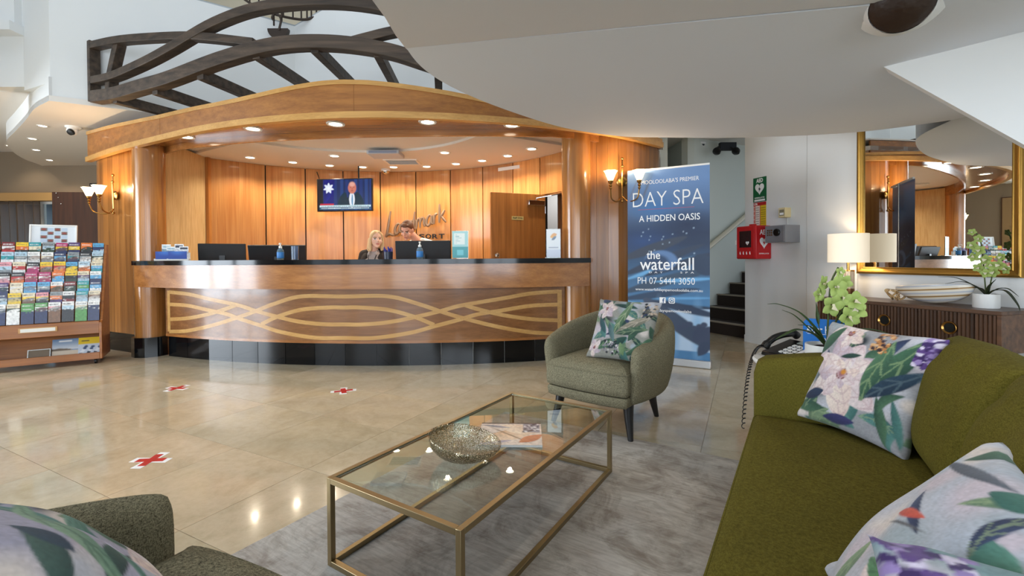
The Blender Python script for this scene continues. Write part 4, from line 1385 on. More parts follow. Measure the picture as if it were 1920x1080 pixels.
leaf(K, (0.0, 0.02), (0.55, 0.2), 0.06, (200, 190, 206), (160, 150, 166))
speckle(K, 0.12, 4)
cvr = sheet('cover', K, 0.27, 0.25, M['inkgloss'], mg, (0, -0.125, 0.0095))
cvr.rotation_euler = (-PI / 2, 0, 0)


# ------------------------------------------------------------------ printed cushions
def floral(seed, flowers, dark=(30, 44, 52), base=(206, 200, 196), nleaf=16, accents=()):
    r = random.Random(seed)
    K = canvas(220, 220, base)
    for k in range(26):
        disc(K, r.random(), r.random(), r.uniform(0.06, 0.2), r.choice([(188, 190, 200), (216, 206, 200), (160, 172, 180), (196, 186, 196), dark or (176, 186, 200)]), soft=0.6)
    for k in range(nleaf):
        x, y, a, l = r.random(), r.random(), r.random() * 2 * PI, r.uniform(0.22, 0.42)
        g = r.choice([((30, 62, 56), (84, 122, 92)), ((22, 44, 48), (52, 92, 80)), ((64, 98, 78), (140, 164, 128)), ((28, 36, 62), (60, 76, 112)), ((40, 84, 84), (96, 146, 140))])
        leaf(K, (x, y), (x + l * math.cos(a), y + l * math.sin(a)), r.uniform(0.035, 0.07), g[0], g[1], (150, 170, 130) if r.random() < 0.5 else None, bend=r.uniform(-0.05, 0.05))
    for (x, y, s, n, rot) in flowers:
        for ringi, (sc, off) in enumerate(((1.0, 0.0), (0.72, 0.4), (0.45, 0.2))):
            for k in range(n):
                a = rot + off + 2 * PI * k / n + r.uniform(-0.12, 0.12)
                l = s * sc * r.uniform(0.85, 1.1)
                c1, c2 = r.choice([((232, 222, 220), (206, 186, 192)), ((240, 232, 226), (214, 196, 196)), ((226, 216, 220), (176, 156, 174)), ((236, 226, 214), (220, 196, 190))])
                leaf(K, (x, y), (x + l * math.cos(a), y + l * math.sin(a)), l * 0.30, c1, c2, (190, 160, 166), pw=0.7, bend=r.uniform(-0.02, 0.02))
        disc(K, x, y, s * 0.16, (150, 96, 110), soft=0.7)
        disc(K, x + 0.01, y + 0.02, s * 0.09, (206, 140, 50), soft=0.5)
        for k in range(14):
            a = r.random() * 2 * PI
            disc(K, x + s * 0.13 * math.cos(a), y + s * 0.13 * math.sin(a), 0.008, (120, 60, 60))
    for fn in accents:
        fn(K, r)
    speckle(K, 0.07, seed)
    return K


def purple(x0, y0, w_, h_):
    def fn(K, r):
        for k in range(70):
            disc(K, x0 + w_ * r.random(), y0 + h_ * r.random(), r.uniform(0.012, 0.03), r.choice([(92, 66, 130), (150, 130, 186), (60, 40, 96), (214, 206, 228)]))
    return fn


def dots(x0, y0, w_, h_, cs):
    def fn(K, r):
        for k in range(60):
            disc(K, x0 + w_ * r.random(), y0 + h_ * r.random(), r.uniform(0.008, 0.022), r.choice(cs))
    return fn


def stroke_leaf(*a, **k):
    return lambda K, r: leaf(K, *a, **k)


def pillow(name, K, w_, h_, t, origin, right, up, label, group=None, seed=0, dent=0.0, n=110):
    """stuffed cushion; origin is the middle of its bottom edge"""
    right, up = Vector(right).normalized(), Vector(up)
    up = (up - right * up.dot(right)).normalized()
    nrm = up.cross(right) * -1.0
    nrm = right.cross(up)
    us, vs = np.meshgrid(np.linspace(-1, 1, n), np.linspace(-1, 1, n))
    us, vs = us.ravel(), vs.ravel()
    r = np.random.RandomState(seed)
    px = us * (w_ / 2) * (1 - 0.075 * (1 - vs ** 2))
    py = vs * (h_ / 2) * (1 - 0.075 * (1 - us ** 2))
    prof = (np.clip(1 - us ** 2, 0, 1) * np.clip(1 - vs ** 2, 0, 1)) ** 0.42
    wr = np.zeros_like(us)
    for k in range(7):
        a = r.rand() * 2 * PI
        fq = 3 + 6 * r.rand()
        wr += np.sin(fq * (us * math.cos(a) + vs * math.sin(a)) + r.rand() * 6 + 1.5 * np.sin(2 * us + k)) * 0.0022
    edge = np.clip((1 - np.maximum(np.abs(us), np.abs(vs))) * 6, 0, 1)
    cor = (np.abs(us * vs)) ** 6 * 0.02 * np.sin(us * 14 + vs * 11)
    front = t / 2 * prof + wr * edge + cor - dent * np.exp(-((us) ** 2 + (vs - 0.9) ** 2) / 0.12)
    back = -t / 2 * prof + cor
    m = np.array([[right.x, up.x, nrm.x], [right.y, up.y, nrm.y], [right.z, up.z, nrm.z]])
    c = np.array(origin) + np.array(up) * h_ / 2
    P = np.concatenate([np.stack([px, py, front], 1), np.stack([px, py, back], 1)]) @ m.T + c
    fs = []
    for s_ in (0, n * n):
        for j in range(n - 1):
            for i in range(n - 1):
                q = (s_ + j * n + i, s_ + j * n + i + 1, s_ + (j + 1) * n + i + 1, s_ + (j + 1) * n + i)
                fs.append(q if s_ == 0 else q[::-1])
    o0 = np.mean(P, 0)
    o0[2] = P[:, 2].min()
    me = bpy.data.meshes.new(name)
    me.from_pydata((P - o0).tolist(), [], fs)
    uu, vv = (us + 1) / 2, (vs + 1) / 2
    col = sample(K[0], uu, vv)
    set_ink(me, np.concatenate([col, col[:, :] * 0.9]))
    bm = bmesh.new()
    bm.from_mesh(me)
    bmesh.ops.remove_doubles(bm, verts=bm.verts, dist=2e-5)
    bm.to_mesh(me)
    bm.free()
    me.polygons.foreach_set('use_smooth', [True] * len(me.polygons))
    o = link(name, me, M['inkcloth'])
    o.location = o0.tolist()
    return tag(o, label, 'cushion', group)


GC = 'floral printed cushions'
K1 = floral(11, [(0.40, 0.50, 0.40, 7, 0.3), (0.30, 0.92, 0.2, 5, 0.9)], nleaf=26, base=(150, 152, 158), accents=[
    stroke_leaf((0.62, 0.30), (0.95, 0.98), 0.10, (24, 52, 50), (70, 112, 84), (140, 166, 120)), stroke_leaf((0.64, 0.30), (0.72, 0.92), 0.08, (30, 66, 58), (84, 124, 92), (140, 166, 120)),
    stroke_leaf((0.66, 0.34), (1.02, 0.70), 0.07, (22, 40, 60), (44, 70, 90), (90, 110, 120)), purple(0.90, 0.72, 0.1, 0.26),
    stroke_leaf((0.02, 0.20), (0.26, 0.30), 0.06, (24, 34, 62), (40, 60, 90)), stroke_leaf((0.0, 0.62), (0.22, 0.98), 0.06, (30, 66, 58), (70, 110, 80)),
    stroke_leaf((0.30, 0.66), (0.52, 0.72), 0.03, (18, 40, 42), (44, 80, 70)), stroke_leaf((0.30, 0.06), (0.62, 0.10), 0.05, (34, 42, 84), (60, 60, 110)), dots(0.55, 0.78, 0.14, 0.2, [(176, 120, 70), (60, 44, 50), (214, 170, 120)])])
pillow('floral_cushion', K1, 0.43, 0.42, 0.13, (1.216, 1.664, 0.425), (0.073, -0.381, 0.0), (0.150, 0.03, 0.36),
       'square cushion with a white magnolia print leaning in the far corner of the green sofa', GC, 2)
K2 = floral(23, [(0.20, 0.80, 0.19, 6, 0.2), (0.12, 0.14, 0.14, 5, 0.8)], nleaf=40, base=(150, 150, 142), accents=[
    stroke_leaf((0.42, 0.34), (0.62, 0.98), 0.07, (52, 84, 66), (120, 150, 112), (190, 200, 160)), stroke_leaf((0.44, 0.36), (0.98, 0.74), 0.07, (34, 62, 56), (180, 170, 150), (210, 196, 180)),
    stroke_leaf((0.44, 0.36), (0.96, 0.52), 0.06, (28, 52, 50), (84, 116, 92), (150, 166, 130)), stroke_leaf((0.10, 0.66), (0.28, 0.36), 0.05, (30, 60, 70), (60, 100, 104)),
    stroke_leaf((0.30, 0.56), (0.46, 0.22), 0.05, (40, 70, 80), (110, 140, 140)), dots(0.28, 0.05, 0.3, 0.2, [(40, 44, 52), (210, 204, 206), (140, 136, 146)]), dots(0.80, 0.70, 0.18, 0.25, [(40, 44, 46), (200, 180, 160), (90, 90, 84)]),
    stroke_leaf((0.62, 0.04), (0.56, 0.24), 0.05, (92, 122, 84), (130, 156, 112))])
K2[0][:] *= 0.8
pillow('floral_cushion', K2, 0.42, 0.41, 0.13, (0.638, 2.80, 0.447), (0.289, -0.236, 0.0), (0.115, 0.14, 0.34),
       'square cushion with grey green leaf print standing on the tweed armchair by the banner', GC, 4)


# ------------------------------------------------------------------ armchairs
M['tweed'] = cloth('grey_green_tweed', (68, 64, 50), (172, 165, 136), 900, sheen=0.0, bstr=1.0)
M['leg'] = mat('black_stained_leg', (22, 20, 20), 0.4)


def block(outline, layers, cap=True):
    """stuffed block: outline scaled about its centroid through (scale, z) layers"""
    cx = sum(p[0] for p in outline) / len(outline)
    cy = sum(p[1] for p in outline) / len(outline)
    n = len(outline)
    m = MB()
    vs, fs = [], []
    for s_, z in layers:
        for p in outline:
            vs.append((cx + (p[0] - cx) * s_, cy + (p[1] - cy) * s_, z))
    for i in range(len(layers) - 1):
        for k in range(n):
            l = (k + 1) % n
            fs.append((i * n + k, i * n + l, (i + 1) * n + l, (i + 1) * n + k))
    fs.append(tuple(range(n))[::-1])
    fs.append(tuple((len(layers) - 1) * n + k for k in range(n)))
    return m.add(vs, fs, True)


def rrect(x0, x1, y0, y1, r, k=6):
    out = []
    for cx, cy, a in ((x1 - r, y1 - r, 0), (x0 + r, y1 - r, 90), (x0 + r, y0 + r, 180), (x1 - r, y0 + r, 270)):
        for i in range(k):
            t = math.radians(a + 90 * i / (k - 1))
            out.append((cx + r * math.cos(t), cy + r * math.sin(t)))
    return out


half = spline([(0.345, -0.36, 0.55, 0.86), (0.375, -0.20, 0.585, 0.9), (0.385, 0.0, 0.625, 0.95), (0.345, 0.20, 0.665, 1.0), (0.22, 0.345, 0.70, 1.0), (0.0, 0.395, 0.705, 1.0)], 7)
full = half + [(-p[0], p[1], p[2], p[3]) for p in half[-2::-1]]


def tub_shell():
    m = MB()
    n = len(full)
    offs = offset([(p[0], p[1]) for p in full], 1.0)
    rows = []
    for i, p in enumerate(full):
        nx, ny = offs[i][0] - p[0], offs[i][1] - p[1]      # unit normal, inward
        T = 0.095
        zt = p[2]
        zb = 0.215
        e = min(i, n - 1 - i)
        k = {0: 0.35, 1: 0.75, 2: 0.93}.get(e, 1.0)
        mid = T * 0.5
        sec = []
        for (o_, z) in ((0.055, zb), (0.035, zb + 0.012), (0.012, 0.34), (-0.002, 0.47), (0.0, zt - 0.05), (0.008, zt - 0.022), (0.028, zt - 0.004), (0.05, zt), (0.072, zt - 0.008),
                        (0.088, zt - 0.028), (0.095, zt - 0.06), (0.10, 0.40), (0.10, 0.26), (0.095, zb)):
            o2 = mid + (o_ - mid) * k
            z2 = (zb + zt) / 2 + (z - (zb + zt) / 2) * (0.9 + 0.1 * k)
            sh = max(0.0, (0.45 - z)) * 0.12                # shell draws in towards the base
            sec.append((p[0] + nx * o2 - p[0] * sh, p[1] + ny * o2 - p[1] * sh * (0.6 if p[1] < 0 else 1.0), z2))
        rows.append(sec)
    k = len(rows[0])
    vs = [v for r in rows for v in r]
    fs = []
    for i in range(n - 1):
        for j in range(k):
            l = (j + 1) % k
            fs.append((i * k + j, i * k + l, (i + 1) * k + l, (i + 1) * k + j))
    fs.append(tuple(range(k))[::-1])
    fs.append(tuple((n - 1) * k + j for j in range(k)))
    return m.add(vs, fs, True)


def armchair(loc, rz, label):
    t = thing('armchair', label, 'armchair', loc, rz, 'tweed tub armchairs')
    o = tub_shell().build('shell', M['tweed'], t, sharp=60)
    ss = o.modifiers.new('soft', 'SUBSURF')
    ss.levels = ss.render_levels = 1
    dshape = [(0.275, -0.36), (0.285, -0.1), (0.27, 0.12), (0.20, 0.25), (0.0, 0.295), (-0.20, 0.25), (-0.27, 0.12), (-0.285, -0.1), (-0.275, -0.36), (-0.255, -0.395), (0.0, -0.415), (0.255, -0.395)]
    ds = spline(dshape + [dshape[0]], 4)[:-1]
    c = block(ds, [(0.9, 0.262), (0.985, 0.275), (1.0, 0.31), (1.0, 0.37), (0.985, 0.40), (0.93, 0.425), (0.80, 0.440), (0.5, 0.449), (0.15, 0.452)]).build('seat_cushion', M['tweed'], t, sharp=60)
    block(ds, [(0.93, 0.20), (0.97, 0.21), (0.985, 0.25), (0.97, 0.264)]).build('seat_frame', M['tweed'], t, sharp=60)
    pp = [(p[0] * 1.002, p[1] * 1.002, 0.397) for p in ds]
    MB().tube([(p[0] * 0.992, p[1] * 0.992, 0.402) for p in ds], 0.005, 6, close=True).build('piping', M['tweed'], c)
    for (x, y, s) in ((0.235, -0.285, 1.0), (-0.235, -0.285, 1.0), (0.19, 0.17, 1.0), (-0.19, 0.17, 1.0)):
        k = 1.16
        MB().tube([(x, y, 0.22), (x * 1.05, y * 1.05, 0.12), (x * k, y * k, 0.0)], [0.034, 0.026, 0.015], 12).build('leg', M['leg'], t)
    return t


armchair((0.685, 3.095, 0), math.radians(-39), 'grey green tweed tub armchair with black legs in front of the blue banner')
armchair((-0.675, 0.587, RZ), math.radians(152), 'tweed tub armchair seen from behind in the near left corner, cushion against its back')
K3 = floral(37, [(0.30, 0.15, 0.3, 5, 0.4)], nleaf=12, base=(168, 166, 186), accents=[
    stroke_leaf((0.02, 0.42), (0.80, 0.62), 0.055, (86, 128, 110), (150, 180, 150), (60, 96, 80), bend=-0.16), stroke_leaf((0.06, 0.36), (0.98, 0.30), 0.05, (52, 104, 96), (120, 164, 146), (60, 100, 90), bend=-0.18),
    stroke_leaf((0.45, 0.86), (1.0, 0.62), 0.05, (60, 104, 104), (140, 170, 160)), stroke_leaf((0.0, 0.66), (0.30, 0.80), 0.05, (30, 60, 60), (80, 110, 100)), stroke_leaf((0.16, 0.66), (0.32, 0.82), 0.04, (36, 52, 76), (50, 76, 90)),
    stroke_leaf((0.62, 0.80), (0.90, 0.56), 0.03, (60, 76, 100), (90, 110, 124)), dots(0.2, 0.86, 0.4, 0.1, [(150, 120, 130), (36, 44, 66), (210, 200, 206)]),
    stroke_leaf((0.25, 0.30), (0.5, 0.40), 0.06, (206, 204, 222), (186, 186, 208)), stroke_leaf((0.12, 0.05), (0.62, 0.12), 0.06, (150, 136, 160), (110, 96, 120), (90, 80, 100))])
pillow('floral_cushion', K3, 0.46, 0.44, 0.16, (-0.625, 0.80, 0.45), (-0.88, 0.47, 0.0), (-0.105, -0.255, 0.27),
       'large floral cushion with pale lilac ground on the near left armchair', GC, 8)

# ------------------------------------------------------------------ green sofa
M['moss'] = cloth('moss_velvet', (78, 71, 20), (112, 104, 40), 700, sheen=0.0, bstr=0.35)
so = thing('sofa', 'long moss green velvet sofa with plump back cushions on the right', 'sofa', (1.034, 1.962, 0), YAW)
SL = 1.86
block(rrect(0.02, 0.80, -SL - 0.12, 0.12, 0.04), [(0.985, 0.10), (1.0, 0.115), (1.0, 0.26), (0.99, 0.275)]).build('base', M['moss'], so, sharp=60)
ol = rrect(0.004, 0.66, -SL + 0.004, -0.002, 0.035)
seat = block(ol, [(0.985, 0.262), (0.997, 0.272), (1.0, 0.30), (1.0, 0.375), (0.994, 0.40), (0.975, 0.414), (0.9, 0.424), (0.6, 0.432), (0.2, 0.434)]).build('seat_cushion', M['moss'], so, sharp=60)
MB().tube([(p[0] * 1.0, p[1] * 0.999, 0.402) for p in rrect(0.008, 0.65, -SL + 0.008, -0.006, 0.03)], 0.0055, 6, close=True).build('piping', M['moss'], seat)


def arm(y0, y1, nm):
    pts = []
    m = MB()
    prof = [(0.02, 0.10), (0.0, 0.14), (0.0, 0.58), (0.012, 0.625), (0.04, 0.645), (0.2, 0.672), (0.42, 0.70), (0.62, 0.72), (0.76, 0.72), (0.80, 0.69), (0.80, 0.10)]
    n = len(prof)
    rows = []
    for y, s in ((y0, 0.97), (y0 + 0.012, 0.995), (y0 + 0.03, 1.0), (y1 - 0.03, 1.0), (y1 - 0.012, 0.995), (y1, 0.97)):
        rows.append([(0.42 + (x - 0.42) * s, y, 0.38 + (z - 0.38) * (s if z > 0.38 else 1)) for x, z in prof])
    vs = [v for r in rows for v in r]
    fs = []
    for i in range(len(rows) - 1):
        for j in range(n):
            l = (j + 1) % n
            fs.append((i * n + j, i * n + l, (i + 1) * n + l, (i + 1) * n + j))
    fs += [tuple(range(n)), tuple((len(rows) - 1) * n + j for j in range(n))[::-1]]
    o = m.add(vs, fs, True).build(nm, M['moss'], so, sharp=50)
    return o


arm(0.0, 0.13, 'arm')
arm(-SL - 0.13, -SL, 'arm')
block(rrect(0.665, 0.80, -SL, 0.0, 0.04), [(1, 0.10), (1, 0.66), (0.985, 0.69), (0.95, 0.70)]).build('back_frame', M['moss'], so, sharp=60)


def back_cushion(y0, y1, seed):
    r = np.random.RandomState(seed)
    n = 44
    wv = [(2 + 7 * r.rand(), r.rand() * 6, r.rand() * 6) for _ in range(5)]

    def side(sgn):
        def fn(a, b):
            us, vs = a * 2 - 1, b * 2 - 1
            y = (y0 + y1) / 2 + us * (y1 - y0) / 2
            p = max(0.0, (1 - abs(us) ** 3)) ** 0.36 * max(0.0, (1 - abs(vs) ** 2.6)) ** 0.36
            h = 0.375 + 0.012 * (1 - us * us)
            z = 0.425 + h * (b * (1 - 0.0))
            x = 0.57 + 0.075 * b - sgn * 0.115 * p * (1.1 - 0.2 * b)
            w_ = sum(math.sin(f * us * (1 + 0.3 * vs) + c1 + 2 * vs) for f, c1, c2 in wv) * 0.0025 * p
            cr = -0.010 * math.exp(-((vs - 0.72) / 0.10) ** 2) * p if sgn > 0 else 0
            fold = 0.004 * math.sin(us * 34 + vs * 6) * math.exp(-((vs - 0.86) / 0.12) ** 2) * p
            return (x - sgn * (w_ + cr + fold), y, z)
        return fn
    m = MB().grid(side(1), n, n)
    m.grid(side(-1), n, n)
    o = m.build('back_cushion', M['moss'], so, weld=True, sharp=0)
    return o


for i in range(3):
    y1 = 0.0 - i * SL / 3
    back_cushion(y1 - SL / 3 + 0.002, y1 - 0.004, 5 + i)
for x in (0.10, 0.76):
    for y in (0.05, -SL - 0.05):
        MB().tube([(x, y, 0.11), (x, y, 0.0)], [0.028, 0.02], 12).build('leg', M['leg'], so)

K4 = floral(51, [(0.78, 0.34, 0.22, 5, 0.4)], nleaf=7, dark=None, base=(180, 184, 194), accents=[
    stroke_leaf((0.30, 0.55), (0.52, 0.66), 0.03, (176, 60, 50), (206, 96, 76)), stroke_leaf((0.28, 0.48), (0.62, 0.64), 0.012, (60, 60, 66), (110, 110, 112)),
    stroke_leaf((0.02, 0.80), (0.60, 0.97), 0.035, (60, 66, 80), (96, 104, 118)), stroke_leaf((0.55, 0.90), (0.76, 1.0), 0.06, (40, 90, 84), (70, 120, 104)),
    stroke_leaf((0.55, 0.38), (0.92, 0.46), 0.07, (70, 122, 88), (120, 160, 110), (60, 90, 70)), stroke_leaf((0.60, 0.24), (1.0, 0.30), 0.06, (196, 206, 130), (160, 176, 110)),
    stroke_leaf((0.70, 0.30), (1.0, 0.05), 0.10, (96, 80, 116), (60, 52, 80)), stroke_leaf((0.80, 0.80), (1.0, 0.66), 0.08, (60, 110, 104), (110, 160, 140))])
pillow('floral_cushion', K4, 0.37, 0.40, 0.12, (0.539, 0.758, 0.44), (-0.537, -0.843, 0.0), (0.202, -0.129, 0.32),
       'pale floral cushion with a small red bird near the front of the green sofa', GC, 12)
K5 = floral(67, [(0.85, 0.60, 0.22, 5, 0.1)], nleaf=10, base=(120, 150, 156), accents=[
    purple(0.0, 0.66, 0.20, 0.34), stroke_leaf((0.16, 0.5), (0.5, 0.98), 0.12, (48, 96, 104), (110, 156, 158), (70, 110, 110)), stroke_leaf((0.40, 0.40), (0.98, 0.95), 0.12, (66, 108, 122), (140, 170, 180), (70, 96, 110)),
    stroke_leaf((0.24, 0.2), (0.46, 0.8), 0.06, (120, 150, 104), (180, 196, 130), (80, 110, 90)), stroke_leaf((0.55, 0.9), (0.9, 0.98), 0.06, (96, 72, 112), (120, 96, 132))])
pillow('floral_cushion', K5, 0.46, 0.42, 0.15, (0.478, 0.187, 0.50), (0.843, -0.537, 0.0), (0.193, 0.303, 0.20),
       'teal and purple floral cushion lowest in the near right corner of the sofa', GC, 15)
# ------------------------------------------------------------------ roller banner
bn = thing('roller_banner', 'tall blue roller banner advertising a day spa beside the right flank wall', 'banner', (1.923, 4.444, 0), math.atan2(-0.497, 0.868))
BWd, BHt = 0.80, 2.0
MB().bx(-BWd - 0.012, 0.012, -0.045, 0.045, 0.0, 0.075).build('cassette', mat('brushed_alu', (206, 208, 212), 0.35, 0.8), bn, bev=0.008)
MB().bx(-BWd, 0.0, -0.008, 0.012, 1.975, 2.0).build('top_rail', M['whitep'], bn, bev=0.003)
MB().tube([(-0.4, 0.03, 0.05), (-0.4, 0.03, 1.98)], 0.008, 8).build('pole', M['chrome'], bn)
MB().bx(-0.46, -0.34, -0.16, -0.04, 0.0, 0.006).build('foot', M['chrome'], bn)
K = canvas(120, 290, (52, 82, 128))
cv, X, Y = K
top_, mid_, low_ = np.array(lin((112, 146, 194))), np.array(lin((40, 56, 84))), np.array(lin((78, 126, 170)))
t1 = np.clip((Y - 0.66) / 0.28, 0, 1)[..., None]
t2 = np.clip((Y - 0.30) / 0.30, 0, 1)[..., None]
cv[:] = low_ * (1 - t2) + mid_ * t2
cv[:] = cv * (1 - t1) + top_ * t1
disc(K, 0.35, 0.80, 0.4, (70, 120, 176), ry=0.08, soft=1.0)
disc(K, 0.75, 0.70, 0.5, (34, 48, 78), ry=0.09, soft=1.0)
disc(K, 0.2, 0.62, 0.5, (44, 72, 120), ry=0.09, soft=1.0)
for (p, q, w_, c) in (((-0.1, 0.52), (0.75, 0.64), 0.030, (58, 66, 82)), ((-0.1, 0.43), (0.95, 0.60), 0.026, (50, 62, 82)), ((-0.1, 0.40), (0.9, 0.545), 0.016, (104, 162, 206)), ((0.2, 0.43), (1.1, 0.56), 0.024, (46, 58, 80)),
                      ((-0.1, 0.335), (1.1, 0.485), 0.030, (58, 76, 98)), ((-0.1, 0.30), (0.9, 0.37), 0.024, (50, 70, 96)), ((0.3, 0.40), (1.1, 0.425), 0.014, (106, 166, 212)), ((-0.05, 0.275), (1.15, 0.27), 0.018, (44, 58, 80)), ((0.3, 0.31), (1.1, 0.325), 0.010, (100, 158, 204)),
                      ((0.85, 0.545), (1.0, 0.44), 0.05, (46, 62, 86)), ((-0.05, 0.31), (0.4, 0.13), 0.03, (52, 74, 104)), ((0.0, 0.29), (0.3, 0.10), 0.016, (120, 178, 220)), ((-0.05, 0.30), (0.9, 0.17), 0.016, (110, 170, 214)),
                      ((0.0, 0.20), (0.2, 0.02), 0.03, (70, 110, 150))):
    leaf(K, p, q, w_, c, tuple(int(v * 1.08) for v in c), pw=0.5, asp=0.4)
rect(K, 0.36, 1.0, 0.045, 0.265, (176, 200, 226))
for x, c in ((0.40, (140, 176, 212)), (0.58, (110, 160, 205)), (0.86, (130, 176, 216))):
    disc(K, x, 0.15, 0.09, c, ry=0.2, soft=1.0)
leaf(K, (0.2, 0.31), (1.05, 0.06), 0.045, (70, 82, 104), (60, 74, 96), pw=0.4, asp=0.4)
leaf(K, (0.3, 0.30), (1.1, 0.23), 0.025, (58, 72, 96), (50, 62, 86), pw=0.4, asp=0.4)
for k in range(7):
    disc(K, 0.66 + 0.055 * k, 0.165 + 0.01 * (k % 3), 0.045, (66, 76, 100), ry=0.016, soft=0.3)
leaf(K, (0.80, 0.10), (1.05, 0.16), 0.05, (66, 76, 100), (60, 70, 94), asp=0.4)
leaf(K, (0.86, 0.02), (1.0, 0.11), 0.03, (60, 72, 96), (60, 72, 96), asp=0.4)
disc(K, 0.42, 0.515, 0.22, (96, 128, 172), ry=0.058, soft=0.15)
disc(K, 0.36, 0.505, 0.19, (50, 72, 104), ry=0.05, soft=0.3)
for k in range(16):
    r_ = random.Random(k)
    disc(K, 0.1 + 0.75 * r_.random(), 0.55 + 0.14 * r_.random(), 0.008, (190, 215, 235), ry=0.004, soft=0.5)
for s_ in (0.03, 0.10, 0.2):
    leaf(K, (s_ - 0.06, 0.80), (s_ + 0.13, 0.985), 0.008, (120, 130, 150), (96, 110, 140), asp=0.4)
art = sheet('printed_sheet', K, BWd, 1.91, M['ink'], bn, (-BWd / 2, -0.012, 0.07))


def btext(body, u, v, w_, h=None, bold=0.0, m='ink_white', shear=0.0):
    me = text_mesh(body, w_ * BWd, h, 0.0006, bold, shear)
    me.materials.clear()
    o = link('lettering', me, M[m], art)
    o.location = ((u - 0.5) * BWd, -0.0006, v * 1.91)
    return o


btext("MOOLOOLABA'S PREMIER", 0.53, 0.938, 0.70, 0.042)
btext('DAY SPA', 0.50, 0.846, 0.86, 0.150, -0.012)
btext('A HIDDEN OASIS', 0.52, 0.742, 0.74, 0.066, 0.008)
MB().bx(-0.29, 0.26, -0.0014, -0.0004, 0.790 * 1.91, 0.7925 * 1.91).build('red_line', mat('dusky_rose', (176, 96, 120), 0.6), art)
btext('the', 0.33, 0.545, 0.17, 0.085, 0.008)
btext('waterfall', 0.49, 0.497, 0.66, 0.125, 0.006)
btext('D  A  Y', 0.36, 0.452, 0.17, 0.018)
btext('S  P  A', 0.74, 0.452, 0.16, 0.018)
btext('PH 07 5444 3050', 0.48, 0.407, 0.70, 0.068, -0.004)
btext('www.waterfalldayspamooloolaba.com.au', 0.51, 0.3575, 0.82, 0.036, 0.004)
btext('waterfalldayspamooloolaba', 0.50, 0.247, 0.58, 0.036, 0.004)
ic = MB().bx(-0.075, -0.015, -0.0014, -0.0004, 0.288 * 1.91, 0.319 * 1.91).build('social_mark', M['ink_white'], art)
me = text_mesh('f', 0.022, 0.048, 0.0006, 0.03)
me.materials.clear()
o = link('letter', me, mat('banner_blue', (60, 92, 140), 0.6), ic)
o.location = (-0.036, -0.0015, 0.302 * 1.91)
icx, icz = 0.045, 0.3035 * 1.91
q = MB()
ro, ri = rrect(-0.030, 0.030, -0.030, 0.030, 0.012), rrect(-0.022, 0.022, -0.022, 0.022, 0.009)
A_ = [(icx + p[0], -0.001, icz + p[1]) for p in ro]
B_ = [(icx + p[0], -0.001, icz + p[1]) for p in ri]
q.strip(A_, B_, close=True)
q.strip([(icx + 0.016 * math.cos(a), -0.001, icz + 0.016 * math.sin(a)) for a in np.linspace(0, 2 * PI, 20)], [(icx + 0.009 * math.cos(a), -0.001, icz + 0.009 * math.sin(a)) for a in np.linspace(0, 2 * PI, 20)])
q.bx(icx + 0.012, icx + 0.018, -0.0013, -0.0007, icz + 0.012, icz + 0.018)
q.build('social_mark', M['ink_white'], art)


# ------------------------------------------------------------------ things on the white wall
def on_wall(name, label, cat, a, z, group=None):
    return thing(name, label, cat, wp(a, 0.0, z), WRZ, group)      # local x along the wall towards the camera, -y out of the wall


aed = on_wall('defibrillator_cabinet', 'red wall cabinet for a defibrillator with heart symbols beside the stair', 'cabinet', 0.105, 1.06)
MB().bx(0.0, 0.30, -0.235, 0.0, 0.0, 0.40).build('body', M['red'], aed, bev=0.012)
dx = MB()
dx.bx(0.015, 0.285, -0.247, -0.236, 0.012, 0.388)
d_ = dx.build('door', M['red'], aed, bev=0.004)
MB().bx(0.06, 0.24, -0.249, -0.2465, 0.14, 0.34).build('window', mat('dark_window', (46, 10, 14), 0.12), d_)
MB().bx(0.0, 0.012, -0.256, -0.236, 0.18, 0.23).build('latch', M['whitep'], d_)
MB().bx(0.12, 0.18, -0.16, -0.10, 0.40, 0.425).build('beacon', M['red'], aed, bev=0.006)


def heart(w_, h_, n=40):
    P = []
    for k in range(n):
        t = 2 * PI * k / n
        P.append((w_ / 2 * (math.sin(t) ** 3), h_ / 2 * ((13 * math.cos(t) - 5 * math.cos(2 * t) - 2 * math.cos(3 * t) - math.cos(4 * t)) / 15 + 0.12)))
    return P


def heart_mark(par, loc, w_, h_, rz, bolt):
    e_ = MB()
    P = heart(w_, h_)
    e_.add([(p[0], -0.0008, p[1]) for p in P] + [(p[0], 0.0, p[1]) for p in P], [tuple(range(len(P)))] + [(i, (i + 1) % len(P), len(P) + (i + 1) % len(P), len(P) + i) for i in range(len(P))])
    o = e_.build('heart_mark', M['ink_white'], par)
    o.location = loc
    o.rotation_euler = (0, 0, rz)
    b_ = MB()
    bl = [(0.05, 0.28), (-0.18, -0.02), (-0.03, -0.02), (-0.10, -0.30), (0.18, 0.06), (0.02, 0.06)]
    b_.add([(p[0] * w_ * 0.8, -0.0016, p[1] * h_ * 0.8) for p in bl], [(0, 1, 2, 5), (5, 2, 3, 4)])
    b_.build('bolt_mark', bolt, o, fix=False)
    return o


